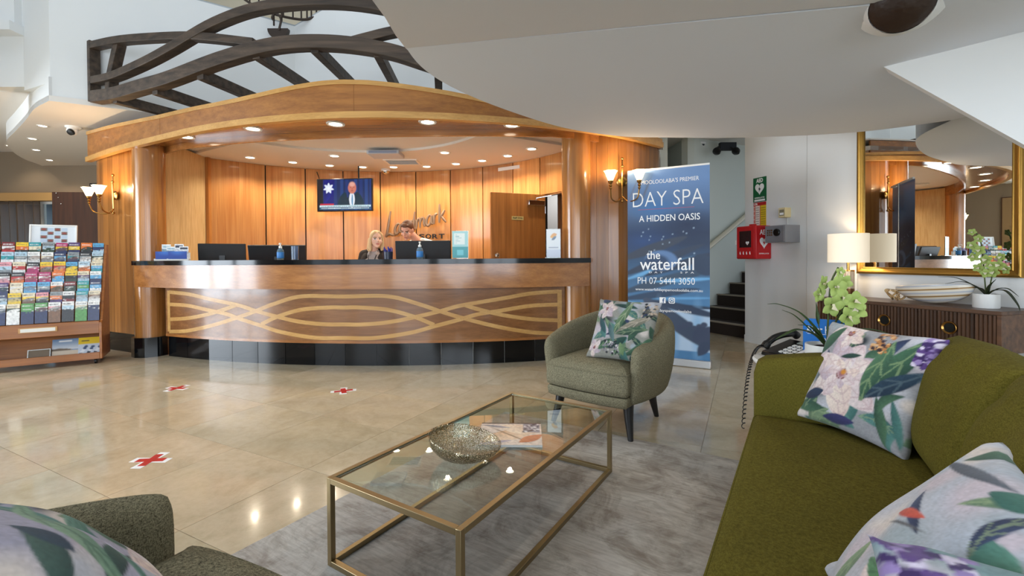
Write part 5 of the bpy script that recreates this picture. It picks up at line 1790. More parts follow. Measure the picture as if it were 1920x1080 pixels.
heart_mark(d_, (0.185, -0.2495, 0.19), 0.05, 0.05, 0, M['red'])
for k in range(4):
    MB().ball((0.07 + 0.05 * k, -0.2475, 0.085), 0.007, 8, 6, (1, 0.1, 1)).tube([(0.07 + 0.05 * k, -0.248, 0.078), (0.075 + 0.05 * k, -0.248, 0.055)], 0.006, 6).build('pictogram', M['ink_white'], d_)
sd = MB().bx(0.3002, 0.3008, -0.215, -0.02, 0.02, 0.38).build('side_print', M['red'], aed)
o = text('lettering', 'AED', M['ink_white'], sd, (0.301, -0.115, 0.32), w=0.13, h=0.06, bold=0.02)
o.rotation_euler = (0, 0, PI / 2)
heart_mark(sd, (0.3012, -0.115, 0.19), 0.13, 0.14, PI / 2, M['red'])
o = text('lettering', 'DEFIBRILLATOR', M['ink_white'], sd, (0.301, -0.115, 0.065), w=0.15, h=0.016)
o.rotation_euler = (0, 0, PI / 2)

ps = on_wall('defibrillator_sign', 'green sign with white heart above the red cabinet', 'sign', 0.235, 1.765)
MB().bx(-0.098, 0.098, -0.006, 0.0, 0.0, 0.30).build('plate', mat('safety_green', (22, 96, 56), 0.4), ps)
text('lettering', 'AED', M['ink_white'], ps, (0, -0.006, 0.262), w=0.10, h=0.05, bold=0.03)
heart_mark(ps, (0, -0.0065, 0.155), 0.135, 0.145, 0, M['ink_black'])
text('lettering', 'DEFIBRILLATOR', M['ink_white'], ps, (0, -0.006, 0.050), w=0.15, h=0.018, bold=0.02)
MB().bx(-0.08, 0.08, -0.0075, -0.006, 0.008, 0.03).build('strip', M['ink_white'], ps)
ch = on_wall('instruction_chart', 'red and yellow resuscitation chart under the green heart sign', 'chart', 0.235, 1.455)
K = canvas(40, 64, (196, 60, 44))
rect(K, 0.14, 0.50, 0.0, 0.86, (236, 226, 214))
rect(K, 0.54, 1.0, 0.0, 0.86, (222, 190, 40))
rect(K, 0.0, 1.0, 0.87, 1.0, (180, 34, 34))
for k in range(9):
    rect(K, 0.17, 0.46, 0.04 + 0.09 * k, 0.07 + 0.09 * k, (150, 130, 130))
    rect(K, 0.58, 0.95, 0.03 + 0.09 * k, 0.06 + 0.09 * k, (150, 120, 30))
for k in range(20):
    rect(K, 0.0, 0.10, 0.043 * k, 0.043 * k + 0.02, (240, 220, 210))
sheet('print', K, 0.19, 0.305, M['ink'], ch, (0, -0.003, 0))
text('lettering', 'CPR', M['ink_white'], ch, (-0.06, -0.0035, 0.283), w=0.055, h=0.026, bold=0.02)

sf = on_wall('key_safe', 'grey electronic safe with round black dial on the white wall', 'safe', 0.515, 1.245)
MB().bx(0.0, 0.27, -0.215, 0.0, 0.0, 0.195).build('body', mat('safe_grey', (138, 138, 142), 0.4), sf, bev=0.004)
dd = MB().bx(0.012, 0.258, -0.222, -0.214, 0.012, 0.183).build('door', mat('safe_grey_door', (128, 128, 134), 0.4), sf, bev=0.002)
MB().lathe([(0.042, 0), (0.042, 0.012), (0.034, 0.02), (0.0, 0.02)], (0.17, -0.222, 0.115), 24, M=Matrix.Rotation(PI / 2, 3, 'X')).build('dial', M['black'], dd)
for i in range(3):
    for j in range(3):
        MB().bx(0.04 + 0.026 * i, 0.058 + 0.026 * i, -0.2265, -0.221, 0.08 + 0.026 * j, 0.098 + 0.026 * j).build('button', M['chrome'], dd)
al = on_wall('alarm_box', 'small cream alarm box above the grey safe', 'alarm box', 0.58, 1.535)
MB().bx(0.0, 0.09, -0.087, 0.0, 0.0, 0.112).build('case', mat('cream_plastic', (222, 206, 160), 0.5), al, bev=0.004)
MB().bx(0.015, 0.075, -0.0885, -0.086, 0.02, 0.09).build('speaker_panel', mat('alarm_grey', (140, 132, 110), 0.5), al)
MB().bx(0.02, 0.07, -0.09, -0.088, 0.03, 0.055).build('label', M['ink_white'], al)
MB().tube([(0.045, -0.006, 0.0), (0.05, -0.006, -0.10)], 0.004, 6).build('cable', M['whitep'], al)

# ------------------------------------------------------------------ mirror
mr_ = thing('wall_mirror', 'large mirror in a wide gilt frame above the walnut sideboard', 'mirror', wp(1.43, 0.0, 0.915), WRZ)
MW, MH, FWd = 1.20, 1.50, 0.065
MB().bx(FWd * 0.8, MW - FWd * 0.8, -0.02, -0.012, FWd * 0.8, MH - FWd * 0.8).build('mirror_glass', M['mirror'], mr_)
prof = [(0.0, 0.0), (0.0, -0.035), (0.010, -0.045), (0.022, -0.044), (0.040, -0.034), (0.052, -0.030), (0.058, -0.034), (0.065, -0.030), (0.065, -0.008)]
cs = [((0, 0), (1, 1)), ((MW, 0), (-1, 1)), ((MW, MH), (-1, -1)), ((0, MH), (1, -1))]
for i in range(4):
    (ax, az), (adx, adz) = cs[i]
    (bx_, bz), (bdx, bdz) = cs[(i + 1) % 4]
    A_ = [(ax + adx * s_, y, az + adz * s_) for s_, y in prof]
    B_ = [(bx_ + bdx * s_, y, bz + bdz * s_) for s_, y in prof]
    MB().strip(A_, B_, close=True).build('frame_rail', M['gilt'], mr_, sharp=50)

# ------------------------------------------------------------------ walnut sideboard
sbA, sbB, sbD, sbT, sbZ = 1.33, 2.70, 0.42, 0.690, 0.385
sb = thing('sideboard', 'low walnut sideboard with ribbed doors and round brass pulls under the mirror', 'sideboard', wp(sbA, 0.0, 0.0), WRZ)
SLn = sbB - sbA
MB().bx(0.0, SLn, -sbD, -0.005, sbT - 0.028, sbT).build('top', M['walnut'], sb, bev=0.003)
MB().bx(0.0, 0.028, -sbD, -0.01, sbZ, sbT - 0.028).build('side_panel', M['walnut'], sb, bev=0.002)
MB().bx(SLn - 0.028, SLn, -sbD, -0.01, sbZ, sbT - 0.028).build('side_panel', M['walnut'], sb, bev=0.002)
MB().bx(0.028, SLn - 0.028, -sbD, -0.01, sbZ, sbZ + 0.024).build('bottom', M['walnut'], sb, bev=0.002)
MB().bx(0.028, SLn - 0.028, -0.03, -0.01, sbZ, sbT - 0.03).build('back', M['walnut'], sb)
for k in range(3):
    x0, x1 = 0.030 + k * (SLn - 0.06) / 3 + 0.0015, 0.030 + (k + 1) * (SLn - 0.06) / 3 - 0.0015
    dr_ = MB().bx(x0, x1, -sbD + 0.028, -sbD + 0.045, sbZ + 0.026, sbT - 0.031).build('door', M['walnut'], sb)
    ns = 17
    sw = (x1 - x0) / ns
    sl = None
    for i in range(ns):
        xa_ = x0 + i * sw
        if sl is None:
            sl = MB().add([(0, 0, 0), (sw * 0.18, -0.011, 0), (sw * 0.70, -0.011, 0), (sw * 0.86, 0, 0), (0, 0, 0.243), (sw * 0.18, -0.011, 0.243), (sw * 0.70, -0.011, 0.243), (sw * 0.86, 0, 0.243)],
                          [(0, 1, 5, 4), (1, 2, 6, 5), (2, 3, 7, 6), (0, 3, 2, 1), (4, 5, 6, 7)]).mesh('slat')
            sl.materials.append(M['slat'])
        o = bpy.data.objects.new('slat', sl)
        COL.objects.link(o)
        o.parent = dr_
        o.location = (xa_, -sbD + 0.028, sbZ + 0.028)
    xm = (x0 + x1) / 2 if k == 1 else (x1 - 0.10 if k == 0 else x0 + 0.22)
    xm = {0: 0.215, 1: 0.60, 2: 1.06}[k]
    MB().lathe([(0.0, 0.0), (0.036, 0.0), (0.040, 0.004), (0.046, 0.010), (0.049, 0.008), (0.050, 0.0)], (xm, -sbD + 0.0165, 0.535), 32, M=Matrix.Rotation(PI / 2, 3, 'X')).build('round_pull', M['brass'], dr_)
    MB().lathe([(0.0, 0.0008), (0.035, 0.0008)], (xm, -sbD + 0.0160, 0.535), 28, M=Matrix.Rotation(PI / 2, 3, 'X')).build('pull_recess', mat('dark_recess', (14, 18, 14), 0.3), dr_)
for x in (0.10, SLn - 0.10):
    for y in (-sbD + 0.06, -0.07):
        MB().tube([(x, y, sbZ), (x, y, 0.0)], [0.022, 0.014], 12).build('leg', M['walnut'], sb)


def on_board(name, label, cat, a, off, group=None, rz=0.0):
    return thing(name, label, cat, wp(a, off, sbT + 0.0005), WRZ + rz, group)


# table lamp
lp = on_board('table_lamp', 'table lamp with white drum shade and ribbed glass base on the sideboard', 'lamp', 1.47, 0.20)
M['shade'] = mat('linen_shade', (250, 240, 222), 0.9, emit=(255, 232, 196), es=0.5)
MB().lathe([(0.050, 0.0), (0.052, 0.006), (0.052, 0.085), (0.0, 0.085)], n=32).build('base', mat('bronze_base', (110, 76, 44), 0.3, 0.7), lp)
rb = MB()
rb.grid(lambda u, v: (0.049 * (1 + 0.05 * math.cos(u * 2 * PI * 10)) * math.cos(2 * PI * u), 0.049 * (1 + 0.05 * math.cos(u * 2 * PI * 10)) * math.sin(2 * PI * u), 0.085 + 0.165 * v), 120, 2, cu=True)
rb.lathe([(0.0, 0.2505), (0.049, 0.2505)], n=32)
rb.build('glass_column', mat('champagne_glass', (236, 214, 184), 0.12, trans=0.6), lp, sharp=60)
MB().lathe([(0.052, 0.250), (0.052, 0.262), (0.012, 0.264), (0.012, 0.36)], n=24).build('collar', M['brass'], lp)
MB().lathe([(0.165, 0.335), (0.165, 0.610), (0.163, 0.610), (0.163, 0.335), (0.165, 0.335)], n=56, caps=False).build('shade', M['shade'], lp)
l = bpy.data.lights.new('lamp_bulb', 'POINT')
l.energy, l.color, l.shadow_soft_size = 4.5, (1.0, 0.80, 0.55), 0.04
lo = bpy.data.objects.new('lamp_bulb', l)
COL.objects.link(lo)
lo.parent = lp
lo.location = (0, 0, 0.47)

# shell bowl
bw = on_board('shell_bowl', 'pale marbled glass bowl shaped like a leaf in the middle of the sideboard', 'bowl', 2.17, 0.21, rz=0.05)
mbw = mat('marbled_glass', (236, 226, 208), 0.12, coat=0.6)
nt = mbw.node_tree
tc = nt.nodes.new('ShaderNodeTexCoord')
wv_ = nt.nodes.new('ShaderNodeTexWave')
wv_.bands_direction = 'Z'
wv_.inputs['Scale'].default_value = 1.5
wv_.inputs['Distortion'].default_value = 2.5
wv_.inputs['Detail'].default_value = 2.0
mp_ = nt.nodes.new('ShaderNodeMapping')
mp_.inputs['Scale'].default_value = (0.8, 0.8, 4.0)
mp_.inputs['Rotation'].default_value = (0, 0.5, 0)
nt.links.new(tc.outputs['Object'], mp_.inputs['Vector'])
nt.links.new(mp_.outputs['Vector'], wv_.inputs['Vector'])
cw_ = ramp(nt, wv_.outputs['Fac'], ((0.0, (150, 112, 64)), (0.07, (206, 176, 130)), (0.14, (232, 222, 204)), (0.75, (238, 231, 218)), (0.97, (196, 198, 204))))
nt.links.new(cw_, nt.nodes['Principled BSDF'].inputs['Base Color'])


def sbowl(u, v):
    a = 2 * PI * u
    rx, ry = 0.245 * math.sin(v * PI / 2) ** 0.8, 0.115 * math.sin(v * PI / 2) ** 0.8
    x = rx * math.cos(a)
    pt = 1.0 + 0.10 * v * abs(math.cos(a)) ** 8
    return (x * pt, ry * math.sin(a), 0.004 + 0.125 * v ** 1.5 + 0.035 * v ** 2 * (0.4 - 0.6 * math.sin(a)) + 0.02 * v * v * math.cos(a))


o = MB().grid(sbowl, 72, 22, cu=True).build('body', mbw, bw, sharp=0)
sol = o.modifiers.new('thick', 'SOLIDIFY')
sol.thickness = 0.006
# glass knot
kn = on_board('glass_knot', 'amber glass knot ornament left of the marbled bowl', 'ornament', 1.90, 0.22)
kp = []
for i in range(160):
    t = 2 * PI * i / 160
    kp.append((0.048 * (math.sin(2 * t) + 0.5 * math.sin(5 * t)), 0.042 * (math.cos(2 * t) - 0.4 * math.sin(3 * t)), 0.055 + 0.042 * math.sin(3 * t + 0.6)))
MB().tube(kp, 0.0085, 10, close=True).build('knot', mat('amber_glass', (236, 206, 156), 0.05, trans=0.8, ior=1.45), kn)

# ------------------------------------------------------------------ orchids
M['leafg'] = mat('strap_leaf', (52, 74, 36), 0.45)
M['leafd'] = mat('dark_strap_leaf', (40, 48, 26), 0.45)
M['stemg'] = mat('orchid_stem', (70, 84, 36), 0.6)
M['petal'] = mat('green_petal', (152, 172, 92), 0.6)
M['petalc'] = mat('orchid_lip', (214, 206, 176), 0.6)


def strap(path, wid, m, par, name='leaf'):
    P = spline(path, 8)
    n = len(P)
    A, B, Cc = [], [], []
    for i, p in enumerate(P):
        t = Vector(P[min(i + 1, n - 1)]) - Vector(P[max(i - 1, 0)])
        s_ = t.cross(Vector((0, 0, 1)))
        s_ = s_.normalized() if s_.length > 1e-6 else Vector((1, 0, 0))
        k = i / (n - 1)
        w2 = wid * (0.55 + 0.45 * math.sin(PI * min(1, k * 1.25))) * (1 - k ** 5)
        A.append(Vector(p) + s_ * w2 + Vector((0, 0, w2 * 0.35)))
        B.append(Vector(p))
        Cc.append(Vector(p) - s_ * w2 + Vector((0, 0, w2 * 0.35)))
    m_ = MB().strip(A, B).strip(B, Cc)
    o = m_.build(name, m, par, weld=True, sharp=0)
    sl_ = o.modifiers.new('thick', 'SOLIDIFY')
    sl_.thickness = 0.0018
    return o


def flower_mesh():
    m = MB()
    for k in range(5):
        a = 2 * PI * k / 5
        R = Matrix.Rotation(a, 3, 'Y')
        def pet(u, v, R=R):
            w_ = 0.80 * math.sin(PI * min(0.999, 0.08 + 0.92 * v)) ** 0.7
            return R @ Vector(((u - 0.5) * w_, -0.18 * math.sin(PI * v) - 0.25 * v * v + 0.12 * abs(u - 0.5), 0.06 + 0.94 * v))
        m.grid(pet, 5, 7)
    return m.mesh('petals', sharp=0)


def lip_mesh():
    m = MB()
    m.grid(lambda u, v: (0.22 * (u - 0.5) * 2 * (0.4 + v), -0.30 - 0.30 * v + 0.12 * (u - 0.5) ** 2, 0.05 - 0.35 * v), 5, 5)
    m.ball((0, -0.22, 0.03), 0.12, 10, 6)
    return m.mesh('lip', sharp=0)


FM, LM = flower_mesh(), lip_mesh()
FM.materials.append(M['petal'])
LM.materials.append(M['petalc'])


def orchid(root, leaves, stems, potr, poth, mleaf, fs, pale=False):
    MB().lathe([(potr * 0.96, 0.0), (potr, 0.006), (potr, poth), (potr * 0.92, poth), (potr * 0.9, poth - 0.02), (0.0, poth - 0.02)], n=36).build('pot', M['whitep'], root)
    MB().lathe([(potr * 0.9, poth - 0.022), (potr * 0.5, poth - 0.008), (0.0, poth - 0.004)], n=20).build('soil', mat('bark_soil', (52, 38, 28), 0.9), root)
    for L, wd in leaves:
        strap(L, wd, mleaf, root)
    for path, fl in stems:
        MB().tube(spline(path, 6), 0.0045, 6).build('stem', M['stemg'], root)
        for (x, y, z, s_, ry, rz) in fl:
            f = bpy.data.objects.new('flower', FM)
            COL.objects.link(f)
            f.parent = root
            f.location = (x, y, z)
            f.scale = (s_ * fs,) * 3
            f.rotation_euler = (random.uniform(-0.3, 0.3), ry, rz)
            q_ = bpy.data.objects.new('lip', LM)
            COL.objects.link(q_)
            q_.parent = f


# right orchid on the sideboard; local x along the wall towards camera, -y into the room
oc = on_board('orchid', 'potted orchid with yellow green flowers at the right end of the sideboard', 'plant', 2.505, 0.20, 'white potted orchids')
orchid(oc, [([(0, 0, 0.09), (-0.06, -0.02, 0.16), (-0.16, -0.05, 0.22), (-0.27, -0.06, 0.225)], 0.012), ([(0, 0, 0.09), (-0.05, 0.0, 0.15), (-0.13, -0.03, 0.19), (-0.24, -0.03, 0.17)], 0.012),
            ([(0, 0, 0.09), (0.06, -0.02, 0.135), (0.14, -0.05, 0.13), (0.21, -0.08, 0.05), (0.235, -0.1, -0.0)], 0.013), ([(0, 0, 0.09), (0.05, 0.02, 0.14), (0.12, 0.0, 0.15), (0.19, -0.02, 0.10)], 0.012),
            ([(0, 0, 0.09), (-0.04, 0.02, 0.14), (-0.10, 0.0, 0.14), (-0.2, -0.02, 0.11)], 0.012), ([(0, 0, 0.09), (0.03, -0.03, 0.16), (0.08, -0.05, 0.22)], 0.011)],
       [([(0, 0, 0.08), (-0.01, 0.0, 0.22), (-0.02, 0, 0.36), (-0.03, -0.01, 0.50), (-0.06, -0.02, 0.58)], [(-0.03, -0.03, 0.30, 0.9, 0.3, 0.2), (0.015, -0.03, 0.36, 1, 1.2, -0.2), (-0.06, -0.03, 0.38, 0.9, 2.2, 0.4), (-0.02, -0.04, 0.43, 1, 0.8, 0.0), (-0.07, -0.03, 0.47, 0.9, 1.7, 0.3), (-0.03, -0.03, 0.52, 0.8, 0.1, 0.1), (-0.07, -0.03, 0.57, 0.7, 0.5, 0.2)]),
        ([(0.01, 0, 0.08), (0.03, 0.0, 0.22), (0.05, 0, 0.30), (0.10, -0.01, 0.36)], [(0.06, -0.03, 0.27, 1, 0.5, -0.1), (0.09, -0.03, 0.32, 1, 1.4, -0.3), (0.13, -0.03, 0.29, 0.9, 2.5, -0.4), (0.05, -0.04, 0.32, 0.9, 2.0, 0.1), (0.02, -0.04, 0.26, 0.9, 1.0, 0.1), (0.10, -0.03, 0.38, 0.8, 0.9, -0.2)])],
       0.075, 0.105, M['leafd'], 0.042)

# side table behind the sofa arm with telephone, orchid and sign
stb = thing('side_table', 'white side table hidden behind the far arm of the sofa', 'side table', (1.50, 2.16, 0), YAW)
STZ = 0.58
MB().lathe([(0.0, STZ - 0.022), (0.255, STZ - 0.022), (0.26, STZ - 0.011), (0.255, STZ), (0.0, STZ)], n=48, sx=1.25, sy=1.0).build('table_top', M['whitep'], stb)
MB().lathe([(0.03, 0.02), (0.03, STZ - 0.022)], n=20).build('post', M['whitep'], stb)
MB().lathe([(0.19, 0.0), (0.19, 0.012), (0.04, 0.024), (0.0, 0.024)], n=40).build('foot', M['whitep'], stb)
oc2 = thing('orchid', 'potted orchid with green flowers and arching leaves beside the telephone', 'plant', (1.435, 2.085, STZ + 0.0005), 0.0, 'white potted orchids')
orchid(oc2, [([(0, 0, 0.09), (-0.06, -0.02, 0.17), (-0.14, -0.02, 0.25), (-0.22, 0.0, 0.285), (-0.26, 0.02, 0.285)], 0.011), ([(0, 0, 0.09), (-0.06, 0.02, 0.16), (-0.13, 0.03, 0.23), (-0.18, 0.04, 0.255)], 0.010),
             ([(0, 0, 0.09), (-0.07, -0.03, 0.145), (-0.16, -0.05, 0.175), (-0.24, -0.06, 0.15), (-0.27, -0.06, 0.135)], 0.014), ([(0, 0, 0.09), (0.06, -0.03, 0.15), (0.14, -0.05, 0.175), (0.22, -0.06, 0.16), (0.30, -0.07, 0.12)], 0.014),
             ([(0, 0, 0.09), (0.03, -0.02, 0.16), (0.06, -0.03, 0.22), (0.08, -0.03, 0.245)], 0.011), ([(0, 0, 0.09), (-0.02, 0.02, 0.17), (-0.03, 0.02, 0.25), (-0.035, 0.02, 0.29)], 0.010),
             ([(0, 0, 0.09), (-0.05, -0.03, 0.14), (-0.11, -0.05, 0.19), (-0.17, -0.06, 0.20)], 0.010)],
       [([(0, 0, 0.080), (0.005, 0, 0.192), (0.01, 0, 0.288), (0.02, 0, 0.384), (0.045, -0.01, 0.452)], [(0, -0.03, 0.284, 1.15, 0.3, 0.1), (0.015, -0.035, 0.364, 1.1, 1.3, -0.1), (-0.045, -0.03, 0.380, 0.9, 2, 0.4), (0.06, -0.02, 0.384, 0.8, 0.6, -0.3), (-0.06, -0.03, 0.332, 0.8, 1.1, 0.5), (0.045, -0.02, 0.432, 0.5, 0.2, 0)]),
        ([(0.01, 0, 0.080), (0.03, 0, 0.176), (0.07, 0, 0.256), (0.1, -0.01, 0.304)], [(0.075, -0.03, 0.228, 1.1, 0.8, 0), (0.115, -0.03, 0.256, 0.9, 2.1, -0.4), (0.105, -0.03, 0.300, 1, 0.2, -0.2), (0.05, -0.03, 0.316, 0.8, 1.5, 0.1)])],
       0.085, 0.10, M['leafg'], 0.048)
sg2 = thing('after_hours_sign', 'blue rounded card sign behind the green orchid on the side table', 'sign', (1.475, 2.155, STZ + 0.0005), math.radians(-38))
Rr = rrect(-0.088, 0.088, 0.0, 0.205, 0.03)
m_ = MB()
m_.add([(p[0], -0.003, p[1]) for p in Rr] + [(p[0], 0.003, p[1]) for p in Rr], [tuple(range(len(Rr))), tuple(range(len(Rr), 2 * len(Rr)))[::-1]] + [(i, (i + 1) % len(Rr), len(Rr) + (i + 1) % len(Rr), len(Rr) + i) for i in range(len(Rr))])
cd = m_.build('card', mat('sign_blue', (28, 112, 196), 0.4), sg2)
text('lettering', 'After Hours', M['ink_white'], cd, (0.0, -0.003, 0.155), w=0.15, h=0.036, bold=0.01)
MB().bx(-0.07, 0.075, -0.004, -0.003, 0.132, 0.134).build('underline', M['ink_white'], cd)
text('lettering', 'Phone', M['ink_white'], cd, (0.03, -0.003, 0.105), w=0.08, h=0.024)
ph = thing('telephone', 'black desk telephone with a coiled cord beside the orchid', 'telephone', (1.385, 2.265, STZ + 0.0005), math.radians(-78))
m_ = MB()
m_.add([(-0.105, -0.09, 0), (0.105, -0.09, 0), (0.105, 0.09, 0), (-0.105, 0.09, 0), (-0.10, -0.085, 0.022), (0.10, -0.085, 0.022), (0.10, 0.085, 0.075), (-0.10, 0.085, 0.075)],
       [(3, 2, 1, 0), (4, 5, 6, 7), (0, 1, 5, 4), (1, 2, 6, 5), (2, 3, 7, 6), (3, 0, 4, 7)])
pb = m_.build('base', M['black'], ph, bev=0.005)
sl = math.atan2(0.053, 0.17)
Rk = Matrix.Rotation(sl, 3, 'X')
for i in range(3):
    for j in range(4):
        MB().box(Vector((-0.005 + 0.028 * i, -0.055 + 0.026 * j, 0.0325 + 0.026 * j * 0.31)), (0.02, 0.016, 0.006), M=Rk).build('key', M['whitep'], pb)
MB().box(Vector((0.082, -0.01, 0.048)), (0.02, 0.13, 0.004), M=Rk).build('label_strip', M['ink_white'], pb)
MB().box(Vector((0.03, 0.063, 0.069)), (0.10, 0.03, 0.004), M=Rk).build('display', mat('phone_display', (150, 158, 150), 0.3), pb)
MB().tube(spline([(-0.07, -0.095, 0.045), (-0.07, -0.08, 0.062), (-0.07, -0.04, 0.088), (-0.07, 0.0, 0.10), (-0.07, 0.04, 0.105), (-0.07, 0.08, 0.105), (-0.07, 0.10, 0.092)], 5), [0.02] * 6 + [0.016] * 19 + [0.02] * 6, 12).build('handset', M['black'], ph)
helix = []
for i in range(420):
    t = i / 419
    c_ = Vector((-0.07, -0.10, 0.05)) * (1 - t) ** 2 + Vector((-0.16, -0.12, 0.06)) * 2 * t * (1 - t) + Vector((-0.175, -0.135, -0.40)) * t * t
    a = t * 2 * PI * 34
    helix.append(c_ + Vector((0.009 * math.cos(a), 0.009 * math.sin(a) * 0.8, 0.009 * math.sin(a) * 0.6)))
MB().tube(helix, 0.0024, 5).build('coiled_cord', M['black'], ph)

# ------------------------------------------------------------------ red cross stickers on the floor
for (x, y, a, lb) in ((-2.852, 3.874, 0.5, 'white floor sticker with red cross, farthest left before the desk'), (-1.397, 3.763, 1.1, 'white floor sticker with red cross near the middle of the desk'),
                      (-1.967, 2.471, 0.75, 'white floor sticker with red cross nearest the left armchair')):
    t = thing('floor_sticker', lb, 'sticker', (x, y, 0.0002), a, 'red cross floor stickers')
    bk_ = MB()
    for s_ in (-1, 1):
        bk_.box((0, 0, 0.0006 + 0.0002 * s_), (0.20, 0.055, 0.0008), s_ * PI / 4)
    bk_.build('backing', M['ink_white'], t)
    for s_ in (-1, 1):
        MB().box((0, 0, 0.0016 + 0.0002 * s_), (0.145, 0.04, 0.0008), s_ * PI / 4 + 0.12).build('arm', M['red'], t)

# ------------------------------------------------------------------ newel post and white stair flank at the top right
fl = MB()
A_ = [(2.20, 2.72, 2.205), (2.57, 2.30, 2.33), (2.9, 1.9, 2.45), (2.9, 1.9, 1.2), (2.57, 2.30, 1.635)]
N_ = Vector((0.75, 0.66, 0)) * 0.14
fl.add(A_ + [(p[0] + N_.x, p[1] + N_.y, p[2]) for p in A_], [(0, 1, 2, 3, 4), (9, 8, 7, 6, 5)] + [(i, (i + 1) % 5, 5 + (i + 1) % 5, 5 + i) for i in range(5)])
struct(fl.build('wall_stair_flank', M['white']), 'white side of the stair flight at the upper right')
tag(MB().tube([(2.31, 2.585, 2.285), (2.95, 1.82, 2.50)], 0.035, 8).build('stair_nosing', mat('weathered_tread', (112, 100, 84), 0.7)), 'weathered brown tread edge on the white stair flank', 'stair tread')
nw = thing('newel_post', 'dark round timber post end in a white collar under the stair landing', 'post', (1.70, 2.0, 2.172))
Rn = Vector((0.50, 0.60, 0.62)).to_track_quat('Z', 'Y').to_matrix()
MB().lathe([(0.0, -0.045), (0.05, -0.04), (0.09, -0.022), (0.114, 0.0), (0.116, 0.03), (0.116, 0.35)], (0, 0, 0.0), 36, M=Rn).build('post', mat('dark_log', (44, 26, 14), 0.5, bump=(25, 0.5, 0.01)), nw)
MB().lathe([(0.117, 0.0), (0.123, 0.02), (0.132, 0.06), (0.150, 0.12), (0.19, 0.19)], (0, 0, 0), 40, M=Rn, caps=False).build('collar', M['white'], nw, sharp=0)
# ------------------------------------------------------------------ leaflet display stand
st = thing('leaflet_stand', 'wide timber display stand full of colourful travel leaflets at the left edge', 'display stand', (-4.347, 4.837, 0), math.radians(33.4))
SWd = 0.96
Mst = Matrix.Translation((-4.347, 4.837, 0)) @ Matrix.Rotation(math.radians(33.4), 4, 'Z')
prof = [(0.0, 0.055), (0.46, 0.055), (0.46, 1.27), (0.37, 1.27), (0.05, 0.46), (0.0, 0.44)]
for x0, x1 in ((-0.022, 0.0), (-SWd, -SWd + 0.022)):
    m = MB()
    n = len(prof)
    m.add([(x0, p[0], p[1]) for p in prof] + [(x1, p[0], p[1]) for p in prof], [tuple(range(n)), tuple(range(n, 2 * n))[::-1]] + [(i, (i + 1) % n, n + (i + 1) % n, n + i) for i in range(n)])
    m.build('side_panel', M['standwood'], st, bev=0.003)
MB().bx(-SWd + 0.022, -0.022, 0.0, 0.02, 0.055, 0.125).build('base_board', M['standwood'], st, bev=0.002)
MB().bx(-SWd + 0.022, -0.022, 0.02, 0.44, 0.055, 0.075).build('bottom_shelf', M['standwood'], st)
MB().box((-SWd / 2, 0.205, 0.20), (SWd - 0.046, 0.012, 0.30), M=Matrix.Rotation(-0.28, 3, 'X')).build('sloping_back', M['standwood'], st)
lb_ = MB().bx(-SWd + 0.022, -0.022, 0.005, 0.025, 0.325, 0.455).build('front_board', M['standwood'], st, bev=0.003)
pl_ = MB().bx(-0.62, -0.34, -0.004, 0.005, 0.375, 0.425).build('title_frame', M['lightwood'], lb_, bev=0.002)
MB().bx(-0.605, -0.355, -0.006, -0.004, 0.383, 0.417).build('title_card', M['paper'], lb_)
MB().bx(-SWd + 0.022, -0.022, 0.44, 0.458, 0.075, 1.27).build('back_board', M['standwood'], st)
TY = lambda k: 0.055 + 0.05 * k
TZb = lambda k: 0.458 + 0.1035 * k
for k in range(7):
    m = MB().bx(-SWd + 0.022, -0.022, TY(k) - 0.012, TY(k) + 0.05, TZb(k) - 0.014, TZb(k) - 0.002)
    m.bx(-SWd + 0.022, -0.022, TY(k) + 0.034, TY(k) + 0.046, TZb(k), TZb(k) + 0.19)
    m.build('tier', M['standwood'], st)
for x in (-0.06, -SWd + 0.06):
    for y in (0.06, 0.40):
        MB().lathe([(0.0, -0.012), (0.024, -0.012), (0.027, -0.006), (0.027, 0.006), (0.024, 0.012), (0.0, 0.012)], (x, y, 0.027), 18, M=Matrix.Rotation(PI / 2, 3, 'Y')).bx(x - 0.016, x + 0.016, y - 0.01, y + 0.01, 0.03, 0.056).build('castor', M['black'], st)

PAL = {'navy': (28, 40, 88), 'sky blue': (92, 168, 216), 'white': (232, 234, 234), 'yellow': (236, 200, 40), 'orange': (226, 120, 44), 'red': (190, 40, 44), 'magenta': (176, 44, 104), 'green': (80, 150, 70),
       'dark green': (38, 60, 40), 'teal': (44, 150, 160), 'black': (26, 26, 30), 'grey': (140, 148, 152), 'purple': (80, 50, 110), 'cream': (226, 214, 186), 'deep red': (120, 22, 26), 'pale blue': (176, 204, 222), 'brown': (120, 84, 56), 'pink': (222, 150, 160)}
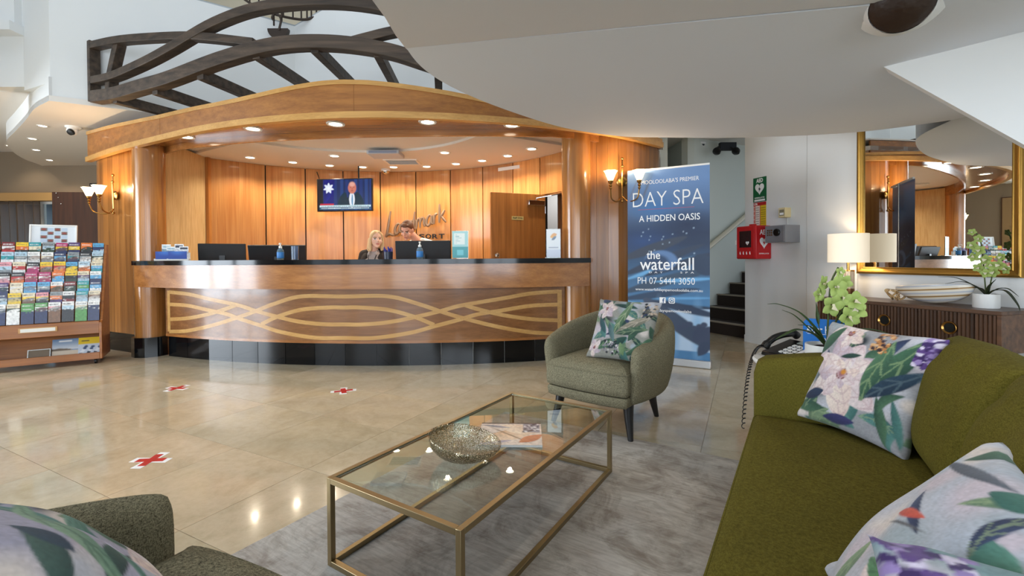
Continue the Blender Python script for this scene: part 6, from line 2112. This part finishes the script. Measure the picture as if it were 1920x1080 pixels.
# (top, middle, bottom) of each leaflet, rows from the top tier down, columns from the right edge leftwards
ROWS = [
    [('sky blue', 'navy', 'pale blue'), ('orange', 'orange', 'black'), ('purple', 'yellow', 'navy'), ('magenta', 'yellow', 'navy'), ('grey', 'pale blue', 'dark green'), ('teal', 'cream', 'dark green'), ('yellow', 'orange', 'black'), ('deep red', 'white', 'red'), ('deep red', 'orange', 'black')],
    [('pale blue', 'dark green', 'cream'), ('black', 'grey', 'white'), ('grey', 'teal', 'navy'), ('navy', 'sky blue', 'navy'), ('white', 'cream', 'grey'), ('white', 'grey', 'white'), ('pale blue', 'grey', 'white'), ('pale blue', 'teal', 'white'), ('white', 'grey', 'navy')],
    [('cream', 'sky blue', 'teal'), ('pale blue', 'white', 'orange'), ('sky blue', 'dark green', 'yellow'), ('yellow', 'red', 'orange'), ('yellow', 'orange', 'brown'), ('black', 'white', 'magenta'), ('cream', 'red', 'white'), ('pink', 'pale blue', 'grey'), ('pink', 'white', 'grey')],
    [('white', 'sky blue', 'navy'), ('cream', 'purple', 'pale blue'), ('yellow', 'black', 'dark green'), ('orange', 'brown', 'sky blue'), ('magenta', 'white', 'magenta'), ('magenta', 'pink', 'magenta'), ('black', 'red', 'orange'), ('black', 'white', 'pink'), ('navy', 'white', 'black')],
    [('navy', 'sky blue', 'white'), ('teal', 'green', 'sky blue'), ('deep red', 'black', 'dark green'), ('white', 'orange', 'brown'), ('sky blue', 'grey', 'navy'), ('sky blue', 'grey', 'sky blue'), ('cream', 'white', 'cream'), ('purple', 'white', 'navy'), ('navy', 'purple', 'black')],
    [('cream', 'brown', 'white'), ('teal', 'grey', 'pale blue'), ('white', 'black', 'deep red'), ('grey', 'orange', 'purple'), ('pink', 'yellow', 'black'), ('cream', 'yellow', 'brown'), ('yellow', 'grey', 'yellow'), ('navy', 'purple', 'pale blue'), ('purple', 'navy', 'black')],
    [('white', 'navy', 'navy'), ('white', 'cream', 'green'), ('white', 'pale blue', 'black'), ('white', 'pink', 'brown'), ('green', 'white', 'navy'), ('green', 'green', 'navy'), ('cream', 'dark green', 'white'), ('white', 'grey', 'navy'), ('grey', 'white', 'black')],
]
tn = ['top tier', 'second tier from top', 'third tier from top', 'middle tier', 'third tier from bottom', 'second tier from bottom', 'bottom tier']
cn = ['first', 'second', 'third', 'fourth', 'fifth', 'sixth', 'seventh', 'eighth', 'ninth']
for r, row in enumerate(ROWS):
    k = 6 - r
    for c_, (a, b_, d) in enumerate(row):
        rr = random.Random(r * 31 + c_)
        K = canvas(20, 44, PAL[b_])
        # the upper 55 percent is what shows above the tier in front
        rect(K, 0, 1, 0.80, 1, PAL[a])
        rect(K, 0, 1, 0.0, 0.62, PAL[d])
        if rr.random() < 0.6:
            leaf(K, (-0.1, 0.6), (1.1, 0.72), 0.06 + 0.08 * rr.random(), PAL[d], PAL[rr.choice(['dark green', 'grey', 'brown', d])])
        for q in range(5):
            disc(K, rr.random(), 0.55 + 0.2 * rr.random(), 0.09, PAL[rr.choice([a, d, 'white', 'grey', 'dark green', 'black'])], ry=0.03, soft=0.5)
        tcol = (240, 240, 240) if sum(PAL[a]) < 420 else (50, 54, 74)
        x = 0.12
        while x < 0.82:                                     # headline in blocky letters too small to read
            rect(K, x, x + 0.06, 0.865, 0.915, tcol)
            x += rr.uniform(0.08, 0.13)
        if rr.random() < 0.5:
            rect(K, 0.15, 0.8, 0.70, 0.725, (240, 240, 240))
        speckle(K, 0.14, r * 9 + c_)
        o = sheet('leaflet', K, 0.091, 0.206, M['inkgloss'])
        so_ = o.modifiers.new('stack', 'SOLIDIFY')
        so_.thickness = 0.008
        so_.offset = 1
        o.matrix_world = Mst @ Matrix.Translation((-0.072 - 0.0995 * c_ + rr.uniform(-0.002, 0.002), TY(k), TZb(k) + rr.uniform(0, 0.006))) @ Matrix.Rotation(rr.uniform(-0.02, 0.02), 4, 'Y') @ Matrix.Rotation(-0.10, 4, 'X')
        cols = a if a == b_ == d else (a + ' and ' + (b_ if b_ != a else d))
        tag(o, '%s leaflet, %s of the stand, %s from right' % (cols, tn[r], cn[c_]), 'leaflet', 'leaflets on the display stand')
# white framed picture on top
pf = thing('picture_frame', 'white framed board of small photographs standing on the leaflet stand', 'picture frame', tuple((Mst @ Vector((-0.445, 0.43, 1.272)))), math.radians(33.4 - 6))
pf.rotation_euler = (-0.12, 0, math.radians(30))
for b_ in ((-0.19, -0.175, 0, 0.21), (0.175, 0.19, 0, 0.21), (-0.175, 0.175, 0.195, 0.21), (-0.175, 0.175, 0, 0.015)):
    MB().bx(b_[0], b_[1], -0.012, 0.012, b_[2], b_[3]).build('frame_rail', M['whitep'], pf, bev=0.002)
K = canvas(70, 40, (226, 232, 238))
for i in range(4):
    for j in range(4):
        x, y = 0.2 + 0.155 * i, 0.02 + 0.23 * j
        if (i + j) % 2 == 0:
            rect(K, x, x + 0.15, y, y + 0.2, (186, 204, 224))
        else:
            rect(K, x, x + 0.15, y, y + 0.2, (120, 116, 112))
            disc(K, x + 0.075, y + 0.1, 0.06, (150, 70, 60), ry=0.06)
            rect(K, x + 0.02, x + 0.13, y, y + 0.05, (60, 70, 60))
sheet('print', K, 0.35, 0.18, M['ink'], pf, (0, -0.004, 0.015))
# magazines and a small frame on the lower shelf
for x, w_, lb, cols in ((-0.31, 0.20, 'magazine with pale sky and dune cover on the low shelf of the stand', 0), (-0.115, 0.19, 'yellow topped magazine on the low shelf nearest the right side of the stand', 1)):
    K = canvas(40, 40, (120, 150, 190) if cols == 0 else (200, 210, 226))
    if cols == 0:
        for q in range(20):
            rect(K, 0, 1, 0.45 + 0.028 * q, 0.48 + 0.028 * q, tuple(int(a + (b_ - a) * q / 20) for a, b_ in zip((216, 220, 226), (96, 128, 170))))
        leaf(K, (-0.3, 0.42), (0.8, 0.44), 0.09, (96, 84, 72), (120, 104, 88)); rect(K, 0, 1, 0, 0.40, (206, 192, 174)); rect(K, 0.25, 0.75, 0.84, 0.92, (232, 236, 240))
    else:
        rect(K, 0, 1, 0.66, 1, (230, 196, 20)); rect(K, 0.12, 0.45, 0.8, 0.86, (60, 56, 40))
        for q in range(16):
            disc(K, 0.05 + 0.9 * ((q * 7) % 16) / 16, 0.06 + 0.5 * ((q * 5) % 16) / 16, 0.08, ((60, 80, 120), (40, 44, 60), (226, 232, 240))[q % 3], ry=0.06)
    o = sheet('magazine', K, w_, 0.20, M['inkgloss'])
    so_ = o.modifiers.new('pages', 'SOLIDIFY')
    so_.thickness = 0.008
    o.matrix_world = Mst @ Matrix.Translation((x, 0.10, 0.078)) @ Matrix.Rotation(-0.28, 4, 'X')
    tag(o, lb, 'magazine')
sfm = thing('small_frame', 'small silver framed notice on the low shelf of the leaflet stand', 'picture frame', tuple(Mst @ Vector((-0.50, 0.09, 0.077))), math.radians(33.4))
sfm.rotation_euler = (-0.25, 0, math.radians(33.4))
MB().bx(-0.085, -0.077, -0.006, 0.006, 0, 0.115).bx(0.077, 0.085, -0.006, 0.006, 0, 0.115).bx(-0.077, 0.077, -0.006, 0.006, 0.107, 0.115).bx(-0.077, 0.077, -0.006, 0.006, 0, 0.008).build('frame', M['chrome'], sfm)
MB().bx(-0.077, 0.077, -0.001, 0.004, 0.008, 0.107).build('notice', mat('brown_notice', (110, 92, 70), 0.4), sfm)

# door leaf and sign box in the passage on the left
dl_ = thing('passage_door', 'dark brown timber door standing open in the left passage', 'door', (-7.42, 7.40, 0), math.radians(6))
MB().bx(0.0, 0.72, 0.0, 0.045, 0.005, 2.21).build('leaf', M['darkdoor'], dl_, bev=0.002)
for z in (2.19, 2.12, 2.02):
    MB().ball((0.07 + (2.19 - z) * 0.4, -0.004, z), 0.011, 10, 6).build('fixing', M['chrome'], dl_)
MB().lathe([(0.012, 0), (0.012, 0.04), (0.028, 0.05), (0.0, 0.075)], (0.66, 0.0, 1.0), 14, M=Matrix.Rotation(PI / 2, 3, 'X')).build('knob', M['chrome'], dl_)
tag(MB().bx(-7.42, -7.0, 8.06, 8.19, 2.30, 2.46).build('sign_box', M['screenback'], bev=0.005), 'black box mounted on the far wall above the dark door', 'sign box')
# palm picture that the mirror sees on the left wall
pp = thing('palm_picture', 'large sepia palm tree picture hanging on the left wall', 'picture', (-9.37, 4.4, 0.75), PI / 2)
K = canvas(60, 80, (150, 122, 84))
r_ = random.Random(5)
for k in range(60):
    a = PI * r_.random() * 1.1 - 0.15
    l = r_.uniform(0.25, 0.5)
    leaf(K, (0.5, 0.5), (0.5 + l * math.cos(a), 0.5 + l * math.sin(a) - 0.12), 0.03, (72, 54, 34), (110, 88, 56), bend=0.06)
leaf(K, (0.48, -0.1), (0.5, 0.62), 0.06, (70, 52, 34), (96, 74, 48), pw=0.2)
sheet('print', K, 1.9, 1.9, M['ink'], pp, (0, -0.012, 0.0))
MB().bx(-0.97, 0.97, -0.01, 0.0, -0.02, 1.92).build('board', M['darkdoor'], pp)


# ------------------------------------------------------------------ people
def remesh(m, voxel, smooth=4):
    me = m.mesh('body', fix=True, sharp=0)
    o = bpy.data.objects.new('body_build', me)
    COL.objects.link(o)
    r = o.modifiers.new('r', 'REMESH')
    r.mode = 'VOXEL'
    r.voxel_size = voxel
    s = o.modifiers.new('s', 'SMOOTH')
    s.iterations = smooth
    s.factor = 0.5
    dg = bpy.context.evaluated_depsgraph_get()
    dg.update()
    out = bpy.data.meshes.new_from_object(o.evaluated_get(dg))
    bpy.data.objects.remove(o)
    out.polygons.foreach_set('use_smooth', [True] * len(out.polygons))
    return out


def ell(m, c, r, Mx=None, n=20, k=14):
    prof = [(max(math.sin(PI * i / k), 1e-6), -math.cos(PI * i / k)) for i in range(k + 1)]
    S3 = Matrix.Diagonal(Vector(r))
    m.lathe(prof, c, n, M=(Mx @ S3) if Mx is not None else S3)
    return m


def limb(m, pts, rs, n=14):
    for i in range(len(pts) - 1):
        m.tube([pts[i], pts[i + 1]], [rs[i], rs[i + 1]], n)
    for p, r in zip(pts, rs):
        m.ball(p, r, n, 8)
    return m


def hand(m, w_, d, side, s=1.0):
    """palm and five separate slightly curled fingers from wrist w_ pointing along d"""
    d = Vector(d).normalized()
    up = Vector((0, 0, 1))
    lat = d.cross(up).normalized() * side
    up = lat.cross(d) * side
    c = Vector(w_) + d * 0.045 * s
    R = Matrix((lat, d, up)).transposed()
    ell(m, c, (0.038 * s, 0.05 * s, 0.014 * s), R)
    for i, (o_, l) in enumerate(((-0.030, 0.062), (-0.010, 0.074), (0.010, 0.078), (0.030, 0.070))):
        a = Vector(w_) + d * 0.085 * s + lat * o_ * s * 1.15
        b = a + d * l * 0.5 * s + lat * o_ * 0.2
        e_ = b + d * l * 0.42 * s - up * 0.020 * s
        limb(m, [a, b, e_], [0.0085 * s, 0.008 * s, 0.007 * s], 8)
    a = Vector(w_) + d * 0.03 * s + lat * 0.034 * s
    limb(m, [a, a + d * 0.03 * s + lat * 0.026 * s, a + d * 0.058 * s + lat * 0.032 * s], [0.011 * s, 0.010 * s, 0.008 * s], 8)
    return m


def head(m, hc, Hm):
    f = lambda p: Vector(hc) + Hm @ Vector(p)
    ell(m, f((0, 0.012, 0.022)), (0.076, 0.095, 0.102), Hm)
    ell(m, f((0, -0.026, -0.035)), (0.060, 0.066, 0.066), Hm)
    ell(m, f((0, -0.040, -0.075)), (0.042, 0.046, 0.036), Hm)
    ell(m, f((0, -0.078, -0.094)), (0.022, 0.016, 0.017), Hm)
    limb(m, [f((0, -0.082, 0.018)), f((0, -0.103, -0.022))], [0.008, 0.0125], 10)
    for s in (-1, 1):
        ell(m, f((s * 0.011, -0.096, -0.026)), (0.008, 0.009, 0.007), Hm)
        ell(m, f((s * 0.078, 0.012, -0.006)), (0.009, 0.018, 0.030), Hm)
        ell(m, f((s * 0.032, -0.074, 0.028)), (0.026, 0.014, 0.008), Hm)
        ell(m, f((s * 0.045, -0.058, -0.028)), (0.022, 0.022, 0.022), Hm)
    ell(m, f((0, -0.088, -0.056)), (0.022, 0.011, 0.006), Hm)
    ell(m, f((0, -0.087, -0.066)), (0.018, 0.011, 0.006), Hm)
    return f


def face_ink(me, hc, Hm, skin, lip, brow, zmin):
    n = len(me.vertices)
    a = np.zeros(n * 3)
    me.vertices.foreach_get('co', a)
    a = a.reshape(-1, 3)
    q = (a - np.array(hc)) @ np.array(Hm)
    col = np.tile(np.array(lin(skin)), (n, 1))

    def paint(cx, cz, rx, rz, c):
        d = ((q[:, 0] - cx) / rx) ** 2 + ((q[:, 2] - cz) / rz) ** 2
        k = np.clip((1.25 - d) / 0.5, 0, 1)[:, None] * ((q[:, 1] < -0.035) & (np.abs(q[:, 2]) < 0.13))[:, None]
        col[:] = col * (1 - k) + np.array(lin(c)) * k
    for s in (-1, 1):
        paint(s * 0.032, 0.006, 0.017, 0.008, (236, 232, 228))
        paint(s * 0.032, 0.006, 0.008, 0.008, (40, 34, 34))
        paint(s * 0.032, 0.014, 0.019, 0.0035, (70, 50, 44))
        paint(s * 0.034, 0.030, 0.024, 0.006, brow)
    paint(0, -0.060, 0.024, 0.009, lip)
    set_ink(me, col)


def rotm(yaw, pitch, roll=0.0):
    return (Matrix.Rotation(yaw, 3, 'Z') @ Matrix.Rotation(pitch, 3, 'X') @ Matrix.Rotation(roll, 3, 'Y'))


M['skin'] = print_mat('skin_tone', 0.55)
M['blond'] = mat('blond_hair', (206, 176, 132), 0.5, bump=(120, 0.6, 0.004))
M['brownhair'] = mat('auburn_hair', (92, 56, 36), 0.5, bump=(120, 0.6, 0.004))
M['jacket'] = mat('dark_jacket', (34, 26, 26), 0.8)
M['blouse'] = mat('grey_blouse', (166, 158, 158), 0.8)
M['shirt'] = mat('white_shirt', (226, 224, 222), 0.8)
M['trouser'] = mat('black_trousers', (22, 22, 26), 0.8)
M['shoe'] = mat('black_shoes', (16, 16, 16), 0.4)

# seated woman
wo = thing('person', 'blond person in a dark jacket and grey blouse seated behind the desk, looking sideways', 'person', (-1.87, 6.2, 0), 0.0)
hc, Hm = (0.04, -0.02, 1.352), rotm(0.50, 0.0, 0.0)
b = MB()
head(b, hc, Hm)
limb(b, [(0, 0.01, 1.28), (0, 0.03, 1.17)], [0.048, 0.056])
ell(b, (0, 0.04, 1.05), (0.165, 0.105, 0.15)); ell(b, (0, 0.06, 0.86), (0.14, 0.10, 0.17)); ell(b, (0, 0.08, 0.72), (0.17, 0.125, 0.12))
for s in (-1, 1):
    ell(b, (s * 0.075, -0.05, 1.03), (0.06, 0.06, 0.06))
    limb(b, [(s * 0.155, 0.04, 1.145), (s * 0.20, 0.0, 0.90), (s * 0.10, -0.20, 0.775)], [0.054, 0.042, 0.027])
    hand(b, (s * 0.10, -0.20, 0.77), (-s * 0.25, -0.8, -0.35), s, 0.92)
    limb(b, [(s * 0.09, 0.06, 0.68), (s * 0.10, -0.34, 0.645), (s * 0.10, -0.36, 0.25)], [0.092, 0.062, 0.040])
    limb(b, [(s * 0.10, -0.35, 0.225), (s * 0.11, -0.50, 0.205)], [0.040, 0.030])
me = remesh(b, 0.0065, 3)
face_ink(me, hc, Hm, (214, 172, 152), (176, 96, 92), (150, 118, 84), 1.2)
link('body', me, M['skin'], wo)
j = MB()
for s in (-1, 1):
    limb(j, [(s * 0.150, 0.045, 1.145), (s * 0.205, 0.0, 0.90), (s * 0.115, -0.16, 0.79)], [0.066, 0.054, 0.042])
    limb(j, [(s * 0.05, 0.06, 1.185), (s * 0.15, 0.05, 1.15)], [0.055, 0.066])
    ell(j, (s * 0.105, 0.02, 1.0), (0.085, 0.122, 0.18))
    ell(j, (s * 0.10, 0.05, 0.80), (0.095, 0.122, 0.14))
ell(j, (0, 0.095, 1.0), (0.16, 0.085, 0.20)); ell(j, (0, 0.10, 0.80), (0.165, 0.10, 0.14))
link('jacket', remesh(j, 0.008, 3), M['jacket'], wo)
j = MB()
ell(j, (0, 0.02, 1.04), (0.14, 0.105, 0.17)); ell(j, (0, 0.05, 0.86), (0.145, 0.11, 0.18))
for s in (-1, 1):
    ell(j, (s * 0.07, -0.05, 1.03), (0.068, 0.07, 0.07))
    limb(j, [(s * 0.045, -0.065, 1.16), (s * 0.05, 0.03, 1.20)], [0.022, 0.024])
link('blouse', remesh(j, 0.008, 3), M['blouse'], wo)
MB().tube(spline([(-0.06, -0.02, 1.20), (-0.045, -0.10, 1.10), (0.0, -0.135, 0.98), (0.045, -0.10, 1.10), (0.06, -0.02, 1.20)], 6), 0.006, 6).build('lanyard', M['ink_black'], wo)
j = MB()
for s in (-1, 1):
    limb(j, [(s * 0.09, 0.07, 0.68), (s * 0.10, -0.345, 0.645), (s * 0.10, -0.36, 0.26)], [0.105, 0.074, 0.055])
ell(j, (0, 0.085, 0.70), (0.185, 0.14, 0.12))
link('trousers', remesh(j, 0.01, 3), M['trouser'], wo)
j = MB()
for s in (-1, 1):
    limb(j, [(s * 0.10, -0.34, 0.22), (s * 0.11, -0.51, 0.205)], [0.047, 0.036])
link('shoes', remesh(j, 0.008, 2), M['shoe'], wo)
h = MB()
f = lambda p: Vector(hc) + Hm @ Vector(p)
ell(h, f((0, 0.026, 0.046)), (0.083, 0.096, 0.086), Hm)
ell(h, f((0, 0.058, -0.03)), (0.078, 0.060, 0.11), Hm)
for s in (-1, 1):
    limb(h, [f((s * 0.030, -0.050, 0.100)), f((s * 0.066, -0.036, 0.060)), f((s * 0.078, -0.008, 0.0)), f((s * 0.080, 0.006, -0.08)), f((s * 0.074, 0.006, -0.140))], [0.018, 0.020, 0.022, 0.026, 0.018])
    limb(h, [f((s * 0.075, 0.045, 0.0)), f((s * 0.085, 0.055, -0.12)), f((s * 0.07, 0.05, -0.18))], [0.026, 0.032, 0.018])
link('hair', remesh(h, 0.0065, 2), M['blond'], wo)
# her stool
ch = thing('office_stool', 'tall black office stool under the seated blond person', 'stool', (-1.83, 6.30, 0))
block([(0.21 * math.cos(a), 0.20 * math.sin(a)) for a in np.linspace(0, 2 * PI, 28)[:-1]], [(0.92, 0.545), (1.0, 0.56), (1.0, 0.59), (0.94, 0.605), (0.5, 0.61)]).build('seat', M['screenback'], ch, sharp=60)
MB().tube([(0, 0, 0.05), (0, 0, 0.55)], 0.025, 12).build('post', M['chrome'], ch)
MB().tube([(0.24 * math.cos(a), 0.24 * math.sin(a), 0.17) for a in np.linspace(0, 2 * PI, 33)[:-1]], 0.01, 8, close=True).tube([(-0.24, 0, 0.17), (0.24, 0, 0.17)], 0.008, 6).build('foot_ring', M['chrome'], ch)
for i in range(5):
    a = 2 * PI * i / 5
    MB().tube([(0, 0, 0.07), (0.28 * math.cos(a), 0.28 * math.sin(a), 0.045)], [0.022, 0.014], 8).ball((0.28 * math.cos(a), 0.28 * math.sin(a), 0.025), 0.025, 10, 6).build('leg', M['black'], ch)

# man bending over the monitor
ma = thing('person', 'person with short auburn hair and white shirt bending over behind the wide monitor', 'person', (-1.28, 6.32, 0), 0.0)
hc, Hm = (-0.13, -0.14, 1.475), rotm(-0.30, 0.55, 0.1)
b = MB()
head(b, hc, Hm)
limb(b, [(-0.09, -0.06, 1.42), (0.0, 0.02, 1.31)], [0.054, 0.062])
ell(b, (0.02, 0.12, 1.20), (0.19, 0.125, 0.17), rotm(0, 0.4)); ell(b, (0.02, 0.22, 1.02), (0.16, 0.115, 0.17), rotm(0, 0.35)); ell(b, (0.02, 0.30, 0.90), (0.17, 0.13, 0.13))
for s in (-1, 1):
    limb(b, [(0.02 + s * 0.18, 0.05, 1.255), (0.02 + s * 0.23, -0.10, 1.04), (0.02 + s * 0.19, -0.36, 1.0)], [0.062, 0.048, 0.032])
    hand(b, (0.02 + s * 0.19, -0.36, 1.0), (-s * 0.15, -0.9, -0.25), s)
    limb(b, [(0.02 + s * 0.09, 0.30, 0.88), (0.02 + s * 0.10, 0.25, 0.48), (0.02 + s * 0.10, 0.30, 0.09)], [0.098, 0.064, 0.044])
    limb(b, [(0.02 + s * 0.10, 0.29, 0.055), (0.02 + s * 0.12, 0.12, 0.035)], [0.045, 0.034])
me = remesh(b, 0.0065, 3)
face_ink(me, hc, Hm, (206, 150, 126), (160, 84, 78), (70, 42, 30), 1.3)
link('body', me, M['skin'], ma)
j = MB()
ell(j, (0.02, 0.12, 1.20), (0.205, 0.14, 0.18), rotm(0, 0.4)); ell(j, (0.02, 0.22, 1.02), (0.175, 0.13, 0.19), rotm(0, 0.35)); ell(j, (0.02, 0.29, 0.92), (0.178, 0.14, 0.10))
for s in (-1, 1):
    limb(j, [(0.0 + s * 0.055, 0.04, 1.325), (0.02 + s * 0.17, 0.06, 1.265), (0.02 + s * 0.232, -0.10, 1.04), (0.02 + s * 0.20, -0.30, 1.012)], [0.055, 0.072, 0.058, 0.046])
limb(j, [(-0.09, -0.005, 1.355), (-0.03, -0.04, 1.335), (0.05, -0.0, 1.36)], [0.022, 0.02, 0.022])
link('shirt', remesh(j, 0.008, 3), M['shirt'], ma)
j = MB()
for s in (-1, 1):
    limb(j, [(0.02 + s * 0.09, 0.30, 0.87), (0.02 + s * 0.10, 0.25, 0.48), (0.02 + s * 0.10, 0.30, 0.10)], [0.112, 0.078, 0.062])
ell(j, (0.02, 0.30, 0.90), (0.185, 0.145, 0.10))
link('trousers', remesh(j, 0.01, 3), M['trouser'], ma)
j = MB()
for s in (-1, 1):
    limb(j, [(0.02 + s * 0.10, 0.30, 0.058), (0.02 + s * 0.12, 0.11, 0.045)], [0.056, 0.044])
link('shoes', remesh(j, 0.008, 2), M['shoe'], ma)
h = MB()
f = lambda p: Vector(hc) + Hm @ Vector(p)
ell(h, f((0, 0.026, 0.046)), (0.082, 0.094, 0.090), Hm)
ell(h, f((0, 0.058, -0.01)), (0.076, 0.055, 0.075), Hm)
ell(h, f((0, -0.045, 0.098)), (0.058, 0.040, 0.024), Hm)
link('hair', remesh(h, 0.0065, 2), M['brownhair'], ma)
